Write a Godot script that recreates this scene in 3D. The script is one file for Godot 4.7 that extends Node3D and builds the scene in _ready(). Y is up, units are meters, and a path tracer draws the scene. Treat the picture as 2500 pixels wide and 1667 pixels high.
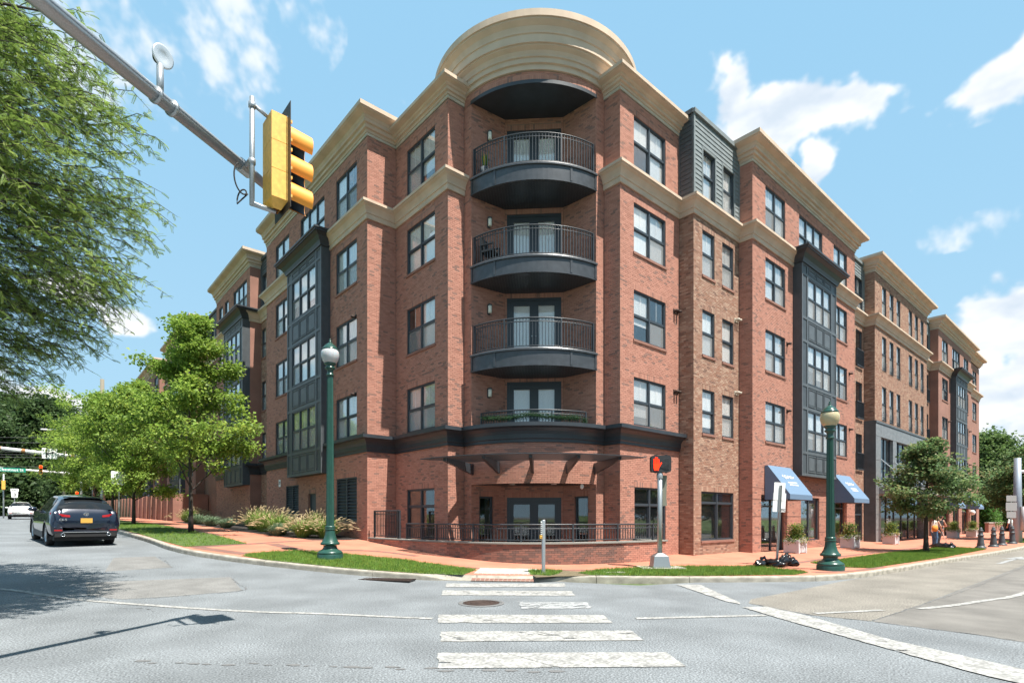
extends Node3D
# A five-storey brick apartment building on a street corner, seen from the crossing.
# World frame: the main corner of the building is the origin, its shop front runs along +X (facing +Z),
# its side street front runs along -Z (facing -X). Units are metres.

var rng := RandomNumberGenerator.new()
var mats := {}
var cache := {}
var BANDS: PackedFloat32Array = []
var bld: Node3D

# ---------------------------------------------------------------- camera, sky, sun
func setup_view() -> void:
	var cam := Camera3D.new()
	cam.name = "camera"
	cam.position = Vector3(-11.59, 1.70, 12.41)
	cam.rotation = Vector3(0, -0.7186, 0)
	cam.near = 0.1
	cam.far = 1200.0
	var f := 1360.0
	cam.projection = Camera3D.PROJECTION_FRUSTUM
	cam.keep_aspect = Camera3D.KEEP_HEIGHT
	cam.size = cam.near * 1667.0 / f
	cam.frustum_offset = Vector2(0, cam.near * (1264.0 - 833.5) / f)
	add_child(cam)
	cam.current = true
	var sun := DirectionalLight3D.new()
	sun.name = "sun"
	sun.light_energy = 1.4
	sun.light_color = Color(1.0, 0.975, 0.935)
	sun.light_angular_distance = 0.5
	sun.shadow_enabled = true
	add_child(sun)
	sun.look_at_from_position(Vector3.ZERO, Vector3(-0.036, -0.905, -0.42), Vector3.UP)
	var env := Environment.new()
	env.background_mode = Environment.BG_SKY
	env.tonemap_mode = Environment.TONE_MAPPER_LINEAR
	env.tonemap_exposure = 2.6
	env.sdfgi_enabled = true
	env.ssao_enabled = true
	env.ssil_enabled = true
	var sky := Sky.new()
	var pan := PanoramaSkyMaterial.new()
	pan.panorama = sky_picture()
	sky.sky_material = pan
	env.sky = sky
	var we := WorldEnvironment.new()
	we.name = "world_environment"
	we.environment = env
	add_child(we)

# air and clouds only; the same kinds of cloud are strewn all round
func sky_picture() -> ImageTexture:
	var W := 3584
	var H := 1792
	var im := Image.create(W, H, false, Image.FORMAT_RGBF)
	var n1 := FastNoiseLite.new()
	n1.seed = 5
	n1.noise_type = FastNoiseLite.TYPE_SIMPLEX_SMOOTH
	n1.frequency = 1.0
	n1.fractal_octaves = 6
	n1.fractal_gain = 0.52
	var fw := Vector3(0.6583, 0, -0.7526)
	var rt := Vector3(0.7526, 0, 0.6583)
	# clouds: place on the sky (azimuth from the view axis and height, degrees), half sizes, density, softness
	var blobs := []
	for b in [[-26.5, 40, 4.5, 3, 0.5, 1], [-30.5, 36, 2.8, 2.6, 0.42, 1], [-24, 38.5, 2.4, 3.2, 0.42, 1], [-28.5, 34.5, 2.2, 2, 0.28, 1], [-39, 33, 4, 4.5, 0.6, 1], [-12, 33, 4, 2.5, 0.14, 1],
			[21.7, 36.0, 1.7, 2.6, 0.9, 0], [25, 33.0, 4.6, 2.2, 1.05, 0], [23.5, 30.5, 3.2, 2.2, 0.95, 0], [30.8, 32.6, 4.2, 1.1, 0.85, 0], [28.6, 29.2, 1.4, 2.2, 0.95, 0], [35, 25.0, 1.6, 0.9, 0.5, 0],
			[41.8, 30.6, 2.6, 1.3, 0.95, 0], [45, 31.5, 2.6, 1.6, 0.8, 0], [42.5, 15.0, 4.6, 3.0, 1.1, 0], [39.2, 11.0, 3.0, 4.2, 1.0, 0], [44.5, 8.5, 6, 5, 1.05, 0], [36, 5, 5, 3, 0.75, 0], [52, 12, 7, 5, 1.0, 0], [40.9, 21.6, 3.6, 0.8, 0.3, 1],
			[-35, 16.2, 2.5, 1.3, 0.95, 0], [-37.6, 17.4, 2.6, 1.5, 0.85, 0], [-40, 9.0, 4.2, 1.7, 1.05, 0], [-45, 9.5, 4.5, 2.2, 1.0, 0], [-52, 14, 6, 3, 0.9, 0], [-30, 4, 9, 2, 0.6, 0]]:
		blobs.append(b)
	var r := RandomNumberGenerator.new()
	r.seed = 11
	for k in 46:
		var az := r.randf_range(62, 298)
		if r.randf() < 0.6:
			blobs.append([az, r.randf_range(4, 34), r.randf_range(4, 10), r.randf_range(2, 5), r.randf_range(0.7, 1.05), 0])
		else:
			blobs.append([az, r.randf_range(30, 75), r.randf_range(4, 9), r.randf_range(3, 6), r.randf_range(0.3, 0.6), 1])
	var top := Vector3(0.128, 0.245, 0.35)
	var low := Vector3(0.205, 0.308, 0.378)
	var ground := Color(0.16, 0.15, 0.13)
	im.fill(ground)
	var mask := PackedFloat32Array()
	mask.resize(W * H / 2)
	var soft := PackedFloat32Array()
	soft.resize(W * H / 2)
	# column 0 of the panorama and its direction: u = atan2(x, -z) / TAU
	var az0 := rad_to_deg(atan2(fw.x, -fw.z))
	for b in blobs:
		var uc: float = (az0 + b[0]) / 360.0
		var vc: float = 0.5 - b[1] / 180.0
		var cs: float = maxf(0.25, cos(deg_to_rad(b[1])))
		var hx: int = int(ceil(b[2] * 1.7 / cs / 360.0 * W))
		var hy: int = int(ceil(b[3] * 1.7 / 180.0 * H))
		var cx: int = int(uc * W)
		var cy: int = int(vc * H)
		for yy in range(maxi(0, cy - hy), mini(H / 2, cy + hy)):
			for xx in range(cx - hx, cx + hx):
				var dx := float(xx - cx) / hx * 1.7
				var dy := float(yy - cy) / hy * 1.7
				var m: float = b[4] * exp(-(dx * dx + dy * dy) * 1.1)
				var at := yy * W + posmod(xx, W)
				if m > 0.02:
					if b[5] == 1:
						soft[at] = maxf(soft[at], m)
					else:
						mask[at] = maxf(mask[at], m)
	for y in H / 2:
		var el := (0.5 - (y + 0.5) / H) * PI
		var s := sin(el)
		var c := cos(el)
		var k := pow(1.0 - s, 2.6)
		var base := top.lerp(low, k)
		for x in W:
			var at := y * W + x
			var col := base
			var mk := mask[at]
			var sk := soft[at]
			if mk > 0.02 or sk > 0.02:
				var a := (float(x) + 0.5) / W * TAU
				var d := Vector3(sin(a) * c, s, -cos(a) * c)
				if mk > 0.02:
					var n := n1.get_noise_3d(d.x * 6.5, d.y * 9.0, d.z * 6.5) + 0.45 * n1.get_noise_3d(d.x * 26.0 + 9.0, d.y * 34.0, d.z * 26.0)
					var t := smoothstep(0.30, 0.62, mk + n * 0.62)
					var n2 := n1.get_noise_3d(d.x * 9.0 + 3.0, d.y * 20.0 - 0.35, d.z * 9.0)
					var lit := clampf(0.62 + n2 * 1.3 + (0.62 - mk) * 0.2, 0.0, 1.0)
					col = col.lerp(Vector3(0.285, 0.325, 0.37).lerp(Vector3(0.43, 0.435, 0.44), lit), t)
				if sk > 0.02:
					var q := n1.get_noise_3d(d.x * 14.0 + d.y * 6.0, d.y * 10.0, d.z * 14.0) + 0.4 * n1.get_noise_3d(d.x * 45.0, d.y * 45.0, d.z * 45.0)
					var t2 := smoothstep(0.12, 0.95, sk * 1.35 + q * 0.85) * 0.85
					col = col.lerp(Vector3(0.40, 0.415, 0.43), t2)
			im.set_pixel(x, y, Color(col.x, col.y, col.z))
	return ImageTexture.create_from_image(im)

# ---------------------------------------------------------------- materials
func lin(r: float, g: float, b: float, a := 1.0) -> Color:
	var c := Color(r, g, b).linear_to_srgb()
	c.a = a
	return c

func noise_tex(sd: int, freq: float, lo: float, hi: float, size := 512, octaves := 4, tint_lo := Color.WHITE, tint_hi := Color.WHITE) -> NoiseTexture2D:
	var n := FastNoiseLite.new()
	n.seed = sd
	n.noise_type = FastNoiseLite.TYPE_SIMPLEX_SMOOTH
	n.frequency = freq
	n.fractal_octaves = octaves
	var t := NoiseTexture2D.new()
	t.width = size
	t.height = size
	t.seamless = true
	t.noise = n
	var g := Gradient.new()
	g.set_color(0, Color(lo * tint_lo.r, lo * tint_lo.g, lo * tint_lo.b))
	g.set_color(1, Color(hi * tint_hi.r, hi * tint_hi.g, hi * tint_hi.b))
	t.color_ramp = g
	return t

func bump_tex(sd: int, freq: float, size := 512, octaves := 3) -> NoiseTexture2D:
	var t := noise_tex(sd, freq, 0.0, 1.0, size, octaves)
	return t

# a surface with a fine and a coarse pattern in world space; sizes in metres
func mat(nm: String, c: Color, rough := 0.8, metal := 0.0, fine: Texture2D = null, fine_m := 1.0, coarse: Texture2D = null, coarse_m := 6.0, bump: Texture2D = null, bump_cm := 0.0) -> StandardMaterial3D:
	if mats.has(nm):
		return mats[nm]
	var m := StandardMaterial3D.new()
	m.resource_name = nm
	m.albedo_color = c
	m.roughness = rough
	m.metallic = metal
	if fine or bump:
		m.uv1_triplanar = true
		m.uv1_world_triplanar = true
		m.uv1_scale = Vector3.ONE / fine_m
		m.albedo_texture = fine
	if coarse:
		m.detail_enabled = true
		m.detail_albedo = coarse
		m.detail_blend_mode = BaseMaterial3D.BLEND_MODE_MUL
		m.detail_uv_layer = BaseMaterial3D.DETAIL_UV_2
		m.uv2_triplanar = true
		m.uv2_world_triplanar = true
		m.uv2_scale = Vector3.ONE / coarse_m
	if bump:
		m.heightmap_enabled = true
		m.heightmap_texture = bump
		m.heightmap_scale = bump_cm
	mats[nm] = m
	return m

func glass(nm: String, c: Color, alpha: float) -> StandardMaterial3D:
	if mats.has(nm):
		return mats[nm]
	var m := StandardMaterial3D.new()
	m.resource_name = nm
	c.a = alpha
	m.albedo_color = c
	m.transparency = BaseMaterial3D.TRANSPARENCY_ALPHA
	m.roughness = 0.02
	m.metallic_specular = 0.5
	mats[nm] = m
	return m

func glow(nm: String, c: Color, energy: float) -> StandardMaterial3D:
	if mats.has(nm):
		return mats[nm]
	var m := StandardMaterial3D.new()
	m.resource_name = nm
	m.albedo_color = c
	m.emission_enabled = true
	m.emission = c
	m.emission_energy_multiplier = energy
	mats[nm] = m
	return m

func tinted(nm: String, rough := 0.85, back := 0.0) -> StandardMaterial3D:
	if mats.has(nm):
		return mats[nm]
	var m := StandardMaterial3D.new()
	m.resource_name = nm
	m.albedo_color = Color.WHITE
	m.vertex_color_use_as_albedo = true
	m.roughness = rough
	m.metallic_specular = 0.35
	if back > 0.0:
		m.backlight_enabled = true
		m.backlight = Color(back, back, back)
	mats[nm] = m
	return m

func make_materials() -> void:
	var coarse := noise_tex(1, 0.012, 0.86, 1.0, 512, 4)
	var coarse2 := noise_tex(2, 0.02, 0.78, 1.0, 512, 5)
	var grain := noise_tex(3, 0.18, 0.62, 1.0, 512, 3)
	var grain2 := noise_tex(4, 0.35, 0.5, 1.0, 512, 2)
	var bumpf := bump_tex(7, 0.3, 512, 2)
	var brickish := noise_tex(8, 0.14, 0.66, 1.0, 512, 3)
	mat("mortar", lin(0.45, 0.335, 0.275), 0.95, 0, grain, 1.3, coarse, 7.0)
	mat("mortar_tan", lin(0.36, 0.285, 0.22), 0.95, 0, grain, 1.3, coarse, 7.0)
	mat("brick_far", lin(0.47, 0.235, 0.175), 0.9, 0, brickish, 2.2, coarse, 9.0)
	mat("brick_tan_far", lin(0.52, 0.285, 0.20), 0.9, 0, noise_tex(9, 0.2, 0.45, 1.0, 512, 2), 2.0, coarse, 9.0)
	mat("beige", lin(0.71, 0.55, 0.415), 0.8, 0, noise_tex(14, 0.2, 0.86, 1.0, 256, 2), 0.5, coarse, 6.0)
	mat("limestone", lin(0.86, 0.78, 0.64), 0.85, 0, grain, 0.5, coarse, 5.0)
	mat("black_metal", lin(0.036, 0.043, 0.052), 0.42, 0, null, 1, coarse, 3.0)
	mat("balcony_metal", lin(0.068, 0.075, 0.085), 0.38, 0.2, null, 1, coarse2, 3.0)
	mat("bay_metal", lin(0.10, 0.118, 0.132), 0.5, 0, grain, 0.4, coarse, 3.0)
	mat("bay_panel", lin(0.15, 0.17, 0.185), 0.5, 0, grain, 0.4, coarse, 3.0)
	mat("frame_paint", lin(0.035, 0.045, 0.056), 0.45)
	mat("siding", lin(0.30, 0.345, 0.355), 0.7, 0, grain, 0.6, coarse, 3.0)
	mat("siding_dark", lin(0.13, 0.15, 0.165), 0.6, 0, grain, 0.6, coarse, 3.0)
	mat("portal_metal", lin(0.44, 0.45, 0.455), 0.45, 0.3, grain, 0.6, coarse2, 3.0)
	mat("roofing", lin(0.12, 0.12, 0.12), 0.95)
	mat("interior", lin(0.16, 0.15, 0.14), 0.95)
	mat("interior_dark", lin(0.03, 0.03, 0.032), 0.9)
	mat("blind", lin(0.88, 0.88, 0.86), 0.9, 0, noise_tex(12, 0.05, 0.86, 1.0, 256, 3), 0.6)
	mat("blind_grey", lin(0.66, 0.66, 0.65), 0.9, 0, noise_tex(12, 0.05, 0.86, 1.0, 256, 3), 0.6)
	mat("curtain", lin(0.78, 0.78, 0.77), 0.9, 0, noise_tex(13, 0.05, 0.8, 1.0, 256, 3), 0.6)
	glass("pane", lin(0.10, 0.12, 0.13), 0.01)
	glass("pane_dark", lin(0.02, 0.025, 0.03), 0.12)
	var scr := StandardMaterial3D.new()
	scr.resource_name = "insect_screen"
	scr.albedo_color = lin(0.34, 0.345, 0.345, 0.40)
	scr.transparency = BaseMaterial3D.TRANSPARENCY_ALPHA
	scr.roughness = 0.9
	mats["screen"] = scr
	# ground
	var specks := noise_tex(21, 0.22, 0.40, 1.0, 1024, 3)
	var pat := noise_tex(22, 0.008, 0.80, 1.0, 1024, 7)
	mat("asphalt", lin(0.40, 0.435, 0.46), 0.92, 0, specks, 7.0, pat, 15.0, bump_tex(24, 0.25, 1024, 3), 1.2)
	mat("asphalt_patch", lin(0.42, 0.415, 0.40), 0.92, 0, specks, 6.1, noise_tex(25, 0.012, 0.82, 1.0, 512, 5), 5.0, bump_tex(24, 0.4, 1024, 2), 0.35)
	mat("road_concrete", lin(0.47, 0.435, 0.375), 0.9, 0, specks, 8.3, noise_tex(26, 0.01, 0.8, 1.0, 512, 6), 9.0, bump_tex(24, 0.4, 1024, 2), 0.25)
	mat("tar", lin(0.13, 0.13, 0.13), 0.7)
	mat("kerb", lin(0.80, 0.74, 0.62), 0.9, 0, grain2, 0.8, noise_tex(27, 0.02, 0.66, 1.0, 512, 5), 3.0, bumpf, 0.3)
	mat("pad", lin(0.86, 0.80, 0.69), 0.9, 0, grain2, 0.9, coarse2, 3.0, bumpf, 0.2)
	mat("paver", lin(0.70, 0.265, 0.165), 0.9, 0, noise_tex(28, 0.22, 0.72, 1.0, 512, 3), 1.6, noise_tex(29, 0.012, 0.84, 1.0, 512, 5), 8.0, bumpf, 0.15)
	mat("paver_dark", lin(0.30, 0.15, 0.115), 0.9, 0, noise_tex(28, 0.22, 0.72, 1.0, 512, 3), 1.2, coarse, 4.0)
	mat("soil", lin(0.33, 0.26, 0.15), 0.98, 0, grain2, 0.9, coarse2, 2.0, bumpf, 0.6)
	mat("mulch", lin(0.045, 0.035, 0.03), 0.98, 0, grain2, 0.4)
	mat("turf", lin(0.13, 0.21, 0.04), 0.98, 0, grain, 0.7, coarse2, 3.0)
	var paint := mat("road_paint", lin(0.585, 0.58, 0.555), 0.85, 0, noise_tex(31, 0.06, 0.60, 1.0, 512, 5), 2.2, noise_tex(32, 0.02, 0.74, 1.0, 512, 6), 3.0)
	paint.uv1_offset = Vector3(0.3, 0.1, 0.2)
	mat("worn_paint", lin(0.46, 0.475, 0.48), 0.88, 0, noise_tex(33, 0.05, 0.6, 1.0, 512, 5), 1.1)
	mat("iron", lin(0.085, 0.055, 0.045), 0.75, 0.4, grain, 0.4)
	mat("galvanised", lin(0.52, 0.55, 0.57), 0.42, 0.65, noise_tex(34, 0.06, 0.75, 1.0, 512, 4), 0.5)
	mat("aluminium", lin(0.55, 0.57, 0.58), 0.35, 0.75, noise_tex(34, 0.06, 0.75, 1.0, 512, 4), 0.5)
	mat("signal_yellow", lin(0.86, 0.47, 0.085), 0.5, 0, noise_tex(35, 0.03, 0.84, 1.0, 256, 4), 0.6)
	mat("signal_visor", lin(0.88, 0.33, 0.035), 0.5)
	mat("signal_black", lin(0.02, 0.02, 0.022), 0.5)
	mat("lamp_green", lin(0.022, 0.075, 0.058), 0.28, 0, null, 1, coarse, 1.0)
	mat("bark", lin(0.12, 0.10, 0.085), 0.95, 0, grain2, 0.5, coarse2, 1.5, bumpf, 1.2)
	mat("wood_pole", lin(0.30, 0.27, 0.21), 0.95, 0, grain, 0.8)
	mat("sign_white", lin(0.78, 0.79, 0.78), 0.5)
	mat("sign_back", lin(0.42, 0.40, 0.40), 0.5, 0.4)
	mat("black", lin(0.012, 0.012, 0.013), 0.6)
	mat("street_green", lin(0.0, 0.21, 0.14), 0.5)
	mat("awning_navy", lin(0.17, 0.28, 0.43), 0.8, 0, grain, 0.3)
	mat("white_paint", lin(0.72, 0.71, 0.70), 0.6)
	mat("bin_bag", lin(0.008, 0.008, 0.009), 0.22)
	mat("rubber", lin(0.016, 0.016, 0.017), 0.85)
	mat("chrome", lin(0.75, 0.76, 0.78), 0.12, 1.0)
	mat("trim_grey", lin(0.045, 0.045, 0.048), 0.6)
	tinted("brick_tint", 0.9)
	tinted("leaf", 0.5, 0.95)
	tinted("blade", 0.6, 0.6)

# ---------------------------------------------------------------- mesh helpers
class MB:
	var st := SurfaceTool.new()
	var n := 0
	func _init() -> void:
		st.begin(Mesh.PRIMITIVE_TRIANGLES)
		st.set_smooth_group(-1)
	func smooth(g := 0) -> void:
		st.set_smooth_group(g)
	func flat() -> void:
		st.set_smooth_group(-1)
	func tint(c: Color) -> void:
		st.set_color(c)
	# corners run counter-clockwise as seen from outside
	func tri(a: Vector3, b: Vector3, c: Vector3) -> void:
		st.add_vertex(a)
		st.add_vertex(c)
		st.add_vertex(b)
		n += 1
	func quad(a: Vector3, b: Vector3, c: Vector3, d: Vector3) -> void:
		tri(a, b, c)
		tri(a, c, d)
	func box(lo: Vector3, hi: Vector3, t := Transform3D()) -> void:
		var p := []
		for i in 8:
			p.append(t * Vector3(hi.x if i & 1 else lo.x, hi.y if i & 2 else lo.y, hi.z if i & 4 else lo.z))
		quad(p[4], p[5], p[7], p[6])
		quad(p[1], p[0], p[2], p[3])
		quad(p[5], p[1], p[3], p[7])
		quad(p[0], p[4], p[6], p[2])
		quad(p[6], p[7], p[3], p[2])
		quad(p[0], p[1], p[5], p[4])
	func lathe(prof: Array, segs: int, t := Transform3D(), from := 0.0, to := TAU) -> void:
		for j in segs:
			var a0 := lerpf(from, to, float(j) / segs)
			var a1 := lerpf(from, to, float(j + 1) / segs)
			for i in prof.size() - 1:
				var p: Vector2 = prof[i]
				var q: Vector2 = prof[i + 1]
				var a := t * Vector3(p.x * sin(a0), p.y, p.x * cos(a0))
				var b := t * Vector3(p.x * sin(a1), p.y, p.x * cos(a1))
				var c := t * Vector3(q.x * sin(a1), q.y, q.x * cos(a1))
				var d := t * Vector3(q.x * sin(a0), q.y, q.x * cos(a0))
				if p.x > 1e-5:
					tri(a, b, c)
				if q.x > 1e-5:
					tri(a, c, d)
	func tube(pts: Array, radii: Variant, segs := 8, caps := true) -> void:
		var rings := []
		var prev := Vector3.ZERO
		for i in pts.size():
			var d: Vector3 = (pts[mini(i + 1, pts.size() - 1)] - pts[maxi(i - 1, 0)]).normalized()
			var x: Vector3
			if prev == Vector3.ZERO:
				x = d.cross(Vector3.UP if absf(d.y) < 0.95 else Vector3.RIGHT).normalized()
			else:
				x = (prev - d * prev.dot(d)).normalized()
			prev = x
			var y := d.cross(x)
			var r: float = radii[i] if radii is Array else radii
			var ring := []
			for k in segs:
				var a := TAU * k / segs
				ring.append(pts[i] + (x * cos(a) + y * sin(a)) * r)
			rings.append(ring)
		for i in rings.size() - 1:
			for k in segs:
				var k2 := (k + 1) % segs
				quad(rings[i][k], rings[i][k2], rings[i + 1][k2], rings[i + 1][k])
		if caps:
			for k in range(1, segs - 1):
				tri(rings[0][0], rings[0][k + 1], rings[0][k])
				tri(rings[-1][0], rings[-1][k], rings[-1][k + 1])
	# profile points are (outward, height); the path runs left to right as seen from outside
	func sweep(prof: Array, path: Array, closed := false, ends := true) -> void:
		var m := path.size()
		var cols := []
		for j in m:
			var a: Vector2 = path[posmod(j - 1, m)] if closed or j > 0 else path[j]
			var b: Vector2 = path[j]
			var c: Vector2 = path[(j + 1) % m] if closed or j < m - 1 else path[j]
			var d1 := (b - a).normalized()
			var d2 := (c - b).normalized()
			if d1 == Vector2.ZERO:
				d1 = d2
			if d2 == Vector2.ZERO:
				d2 = d1
			var n1 := Vector2(-d1.y, d1.x)
			var n2 := Vector2(-d2.y, d2.x)
			var nn := (n1 + n2) / (1.0 + maxf(n1.dot(n2), -0.6))
			var col := []
			for p in prof:
				var q: Vector2 = b + nn * p.x
				col.append(Vector3(q.x, p.y, q.y))
			cols.append(col)
		for j in (m if closed else m - 1):
			var A: Array = cols[j]
			var B: Array = cols[(j + 1) % m]
			for i in prof.size() - 1:
				quad(A[i], B[i], B[i + 1], A[i + 1])
		if ends and not closed:
			var idx := Geometry2D.triangulate_polygon(PackedVector2Array(prof))
			for i in range(0, idx.size(), 3):
				tri(cols[0][idx[i]], cols[0][idx[i + 1]], cols[0][idx[i + 2]])
				tri(cols[-1][idx[i]], cols[-1][idx[i + 2]], cols[-1][idx[i + 1]])
	# a flat plate with thickness from an outline in (x, z), top at y1
	func slab(outline: Array, y0: float, y1: float, t := Transform3D()) -> void:
		var pts := PackedVector2Array(outline)
		if Geometry2D.is_polygon_clockwise(pts):
			pts.reverse()
		var idx := Geometry2D.triangulate_polygon(pts)
		for i in range(0, idx.size(), 3):
			var a := pts[idx[i]]
			var b := pts[idx[i + 1]]
			var c := pts[idx[i + 2]]
			if (b - a).cross(c - a) > 0:
				var s := b
				b = c
				c = s
			tri(t * Vector3(a.x, y1, a.y), t * Vector3(b.x, y1, b.y), t * Vector3(c.x, y1, c.y))
			tri(t * Vector3(a.x, y0, a.y), t * Vector3(c.x, y0, c.y), t * Vector3(b.x, y0, b.y))
		for i in pts.size():
			var a := pts[i]
			var b := pts[(i + 1) % pts.size()]
			quad(t * Vector3(a.x, y1, a.y), t * Vector3(b.x, y1, b.y), t * Vector3(b.x, y0, b.y), t * Vector3(a.x, y0, a.y))
	func mesh() -> ArrayMesh:
		st.generate_normals()
		return st.commit()

func part(nm: String, mesh: Mesh, m: Material, parent: Node3D, t := Transform3D()) -> MeshInstance3D:
	var o := MeshInstance3D.new()
	o.name = nm
	o.mesh = mesh
	o.material_override = m
	o.transform = t
	parent.add_child(o, true)
	return o

func put(nm: String, mb: MB, m: Material, parent: Node3D, t := Transform3D()) -> MeshInstance3D:
	return part(nm, mb.mesh(), m, parent, t)

func numbered(nm: String) -> String:
	var base := nm
	var k := 0
	while has_node(NodePath(nm)):
		k += 1
		nm = "%s_%03d" % [base, k]
	return nm

func tag(o: Node3D, label: String, category: String, group := "") -> void:
	o.set_meta("label", label)
	o.set_meta("category", category)
	if group:
		o.set_meta("group", group)

func thing(nm: String, label: String, category: String, at := Vector3.ZERO, turn := 0.0, group := "") -> Node3D:
	var o := Node3D.new()
	o.name = numbered(nm)
	add_child(o)
	o.position = at
	o.rotation.y = turn
	tag(o, label, category, group)
	return o

func struct(nm: String, mb: MB, m: Material) -> MeshInstance3D:
	var o := put(numbered(nm), mb, m, self)
	o.set_meta("kind", "structure")
	return o

func copy(o: Node3D, at: Vector3, turn: float, label: String) -> Node3D:
	var c: Node3D = o.duplicate()
	c.name = numbered(String(o.name).rstrip("0123456789").rstrip("_"))
	add_child(c)
	c.position = at
	c.rotation.y = turn
	c.set_meta("label", label)
	return c

func multi(nm: String, mesh: Mesh, m: Material, where: Array, tints: PackedColorArray, parent: Node3D) -> MultiMeshInstance3D:
	var mm := MultiMesh.new()
	mm.transform_format = MultiMesh.TRANSFORM_3D
	mm.use_colors = true
	mm.mesh = mesh
	mm.instance_count = where.size()
	for i in where.size():
		mm.set_instance_transform(i, where[i])
		mm.set_instance_color(i, tints[i])
	var o := MultiMeshInstance3D.new()
	o.name = nm
	o.multimesh = mm
	o.material_override = m
	o.set_meta("kind", "stuff")
	parent.add_child(o, true)
	return o

# ---------------------------------------------------------------- terrain: flat at the crossing, rising along the side street
func knot(z: float) -> float:
	var kz := [-200.0, -120.0, -60.0, -30.0, -20.0, -12.0, -8.0, -4.0, 0.0, 3.0, 300.0]
	var ky := [3.2, 2.2, 1.6, 1.22, 1.08, 0.86, 0.64, 0.34, 0.08, 0.0, 0.0]
	if z <= -200.0:
		return 3.2
	for i in 10:
		if z <= kz[i + 1]:
			return lerpf(ky[i], ky[i + 1], (z - kz[i]) / (kz[i + 1] - kz[i]))
	return 0.0

func make_bands() -> void:
	for z in [-400.0, -200.0, -160.0, -120.0, -90.0, -75.0, -60.0, -50.0]:
		BANDS.append(z)
	for z in range(-42, 13, 2):
		BANDS.append(float(z))
	for z in [30.0, 60.0, 300.0]:
		BANDS.append(z)

func soft_knot(z: float) -> float:
	return (knot(z - 2.0) + 2.0 * knot(z) + knot(z + 2.0)) / 4.0

func g(z: float) -> float:
	var k := BANDS.bsearch(z)
	k = clampi(k, 1, BANDS.size() - 1)
	return lerpf(soft_knot(BANDS[k - 1]), soft_knot(BANDS[k]), clampf((z - BANDS[k - 1]) / (BANDS[k] - BANDS[k - 1]), 0, 1))

# a sheet that follows the terrain, off metres above it
func sheet(mb: MB, pts: Array, off: float) -> void:
	var poly := PackedVector2Array(pts)
	var lo := 1e9
	var hi := -1e9
	for p in poly:
		lo = minf(lo, p.y)
		hi = maxf(hi, p.y)
	for k in BANDS.size() - 1:
		if BANDS[k + 1] <= lo or BANDS[k] >= hi:
			continue
		var strip := PackedVector2Array([Vector2(-500, BANDS[k]), Vector2(500, BANDS[k]), Vector2(500, BANDS[k + 1]), Vector2(-500, BANDS[k + 1])])
		for c in Geometry2D.intersect_polygons(poly, strip):
			var idx := Geometry2D.triangulate_polygon(c)
			for i in range(0, idx.size(), 3):
				var a: Vector2 = c[idx[i]]
				var b: Vector2 = c[idx[i + 1]]
				var d: Vector2 = c[idx[i + 2]]
				if (b - a).cross(d - a) > 0:
					var s := b
					b = d
					d = s
				mb.tri(Vector3(a.x, g(a.y) + off, a.y), Vector3(b.x, g(b.y) + off, b.y), Vector3(d.x, g(d.y) + off, d.y))

func on_ground(x: float, z: float, off := 0.14) -> Vector3:
	return Vector3(x, g(z) + off, z)

# ---------------------------------------------------------------- the apartment building
const BL := 0.2032
const BH := 0.0677
var bricks_at: Array = []
var bricks_tint: PackedColorArray = []
var brick_mesh: ArrayMesh

func brick_tint(tan_kind: bool) -> Color:
	var v := rng.randf_range(0.90, 1.09)
	if tan_kind:
		var k := rng.randf()
		if k < 0.2:
			return Color(0.365 * v, 0.245 * v, 0.18 * v)
		if k < 0.78:
			return Color(0.30 * v, 0.18 * v, 0.13 * v)
		if k < 0.93:
			return Color(0.27 * v, 0.145 * v, 0.10 * v)
		return Color(0.185 * v, 0.11 * v, 0.085 * v)
	var q := rng.randf()
	if q < 0.09:
		return Color(0.235 * v, 0.138 * v, 0.112 * v)
	if q < 0.28:
		return Color(0.345 * v, 0.165 * v, 0.122 * v)
	return Color(0.395 * v, 0.195 * v, 0.145 * v)

func one_brick(t: Transform3D, u0: float, u1: float, y0: float, y1: float, tan_kind: bool) -> void:
	var proud := rng.randf_range(-0.0015, 0.0015)
	bricks_at.append(t * Transform3D(Basis(Vector3(u1 - u0, 0, 0), Vector3(0, y1 - y0, 0), Vector3(0, 0, 0.03)), Vector3((u0 + u1) / 2, (y0 + y1) / 2, -0.016 + proud)))
	bricks_tint.append(brick_tint(tan_kind))

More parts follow.
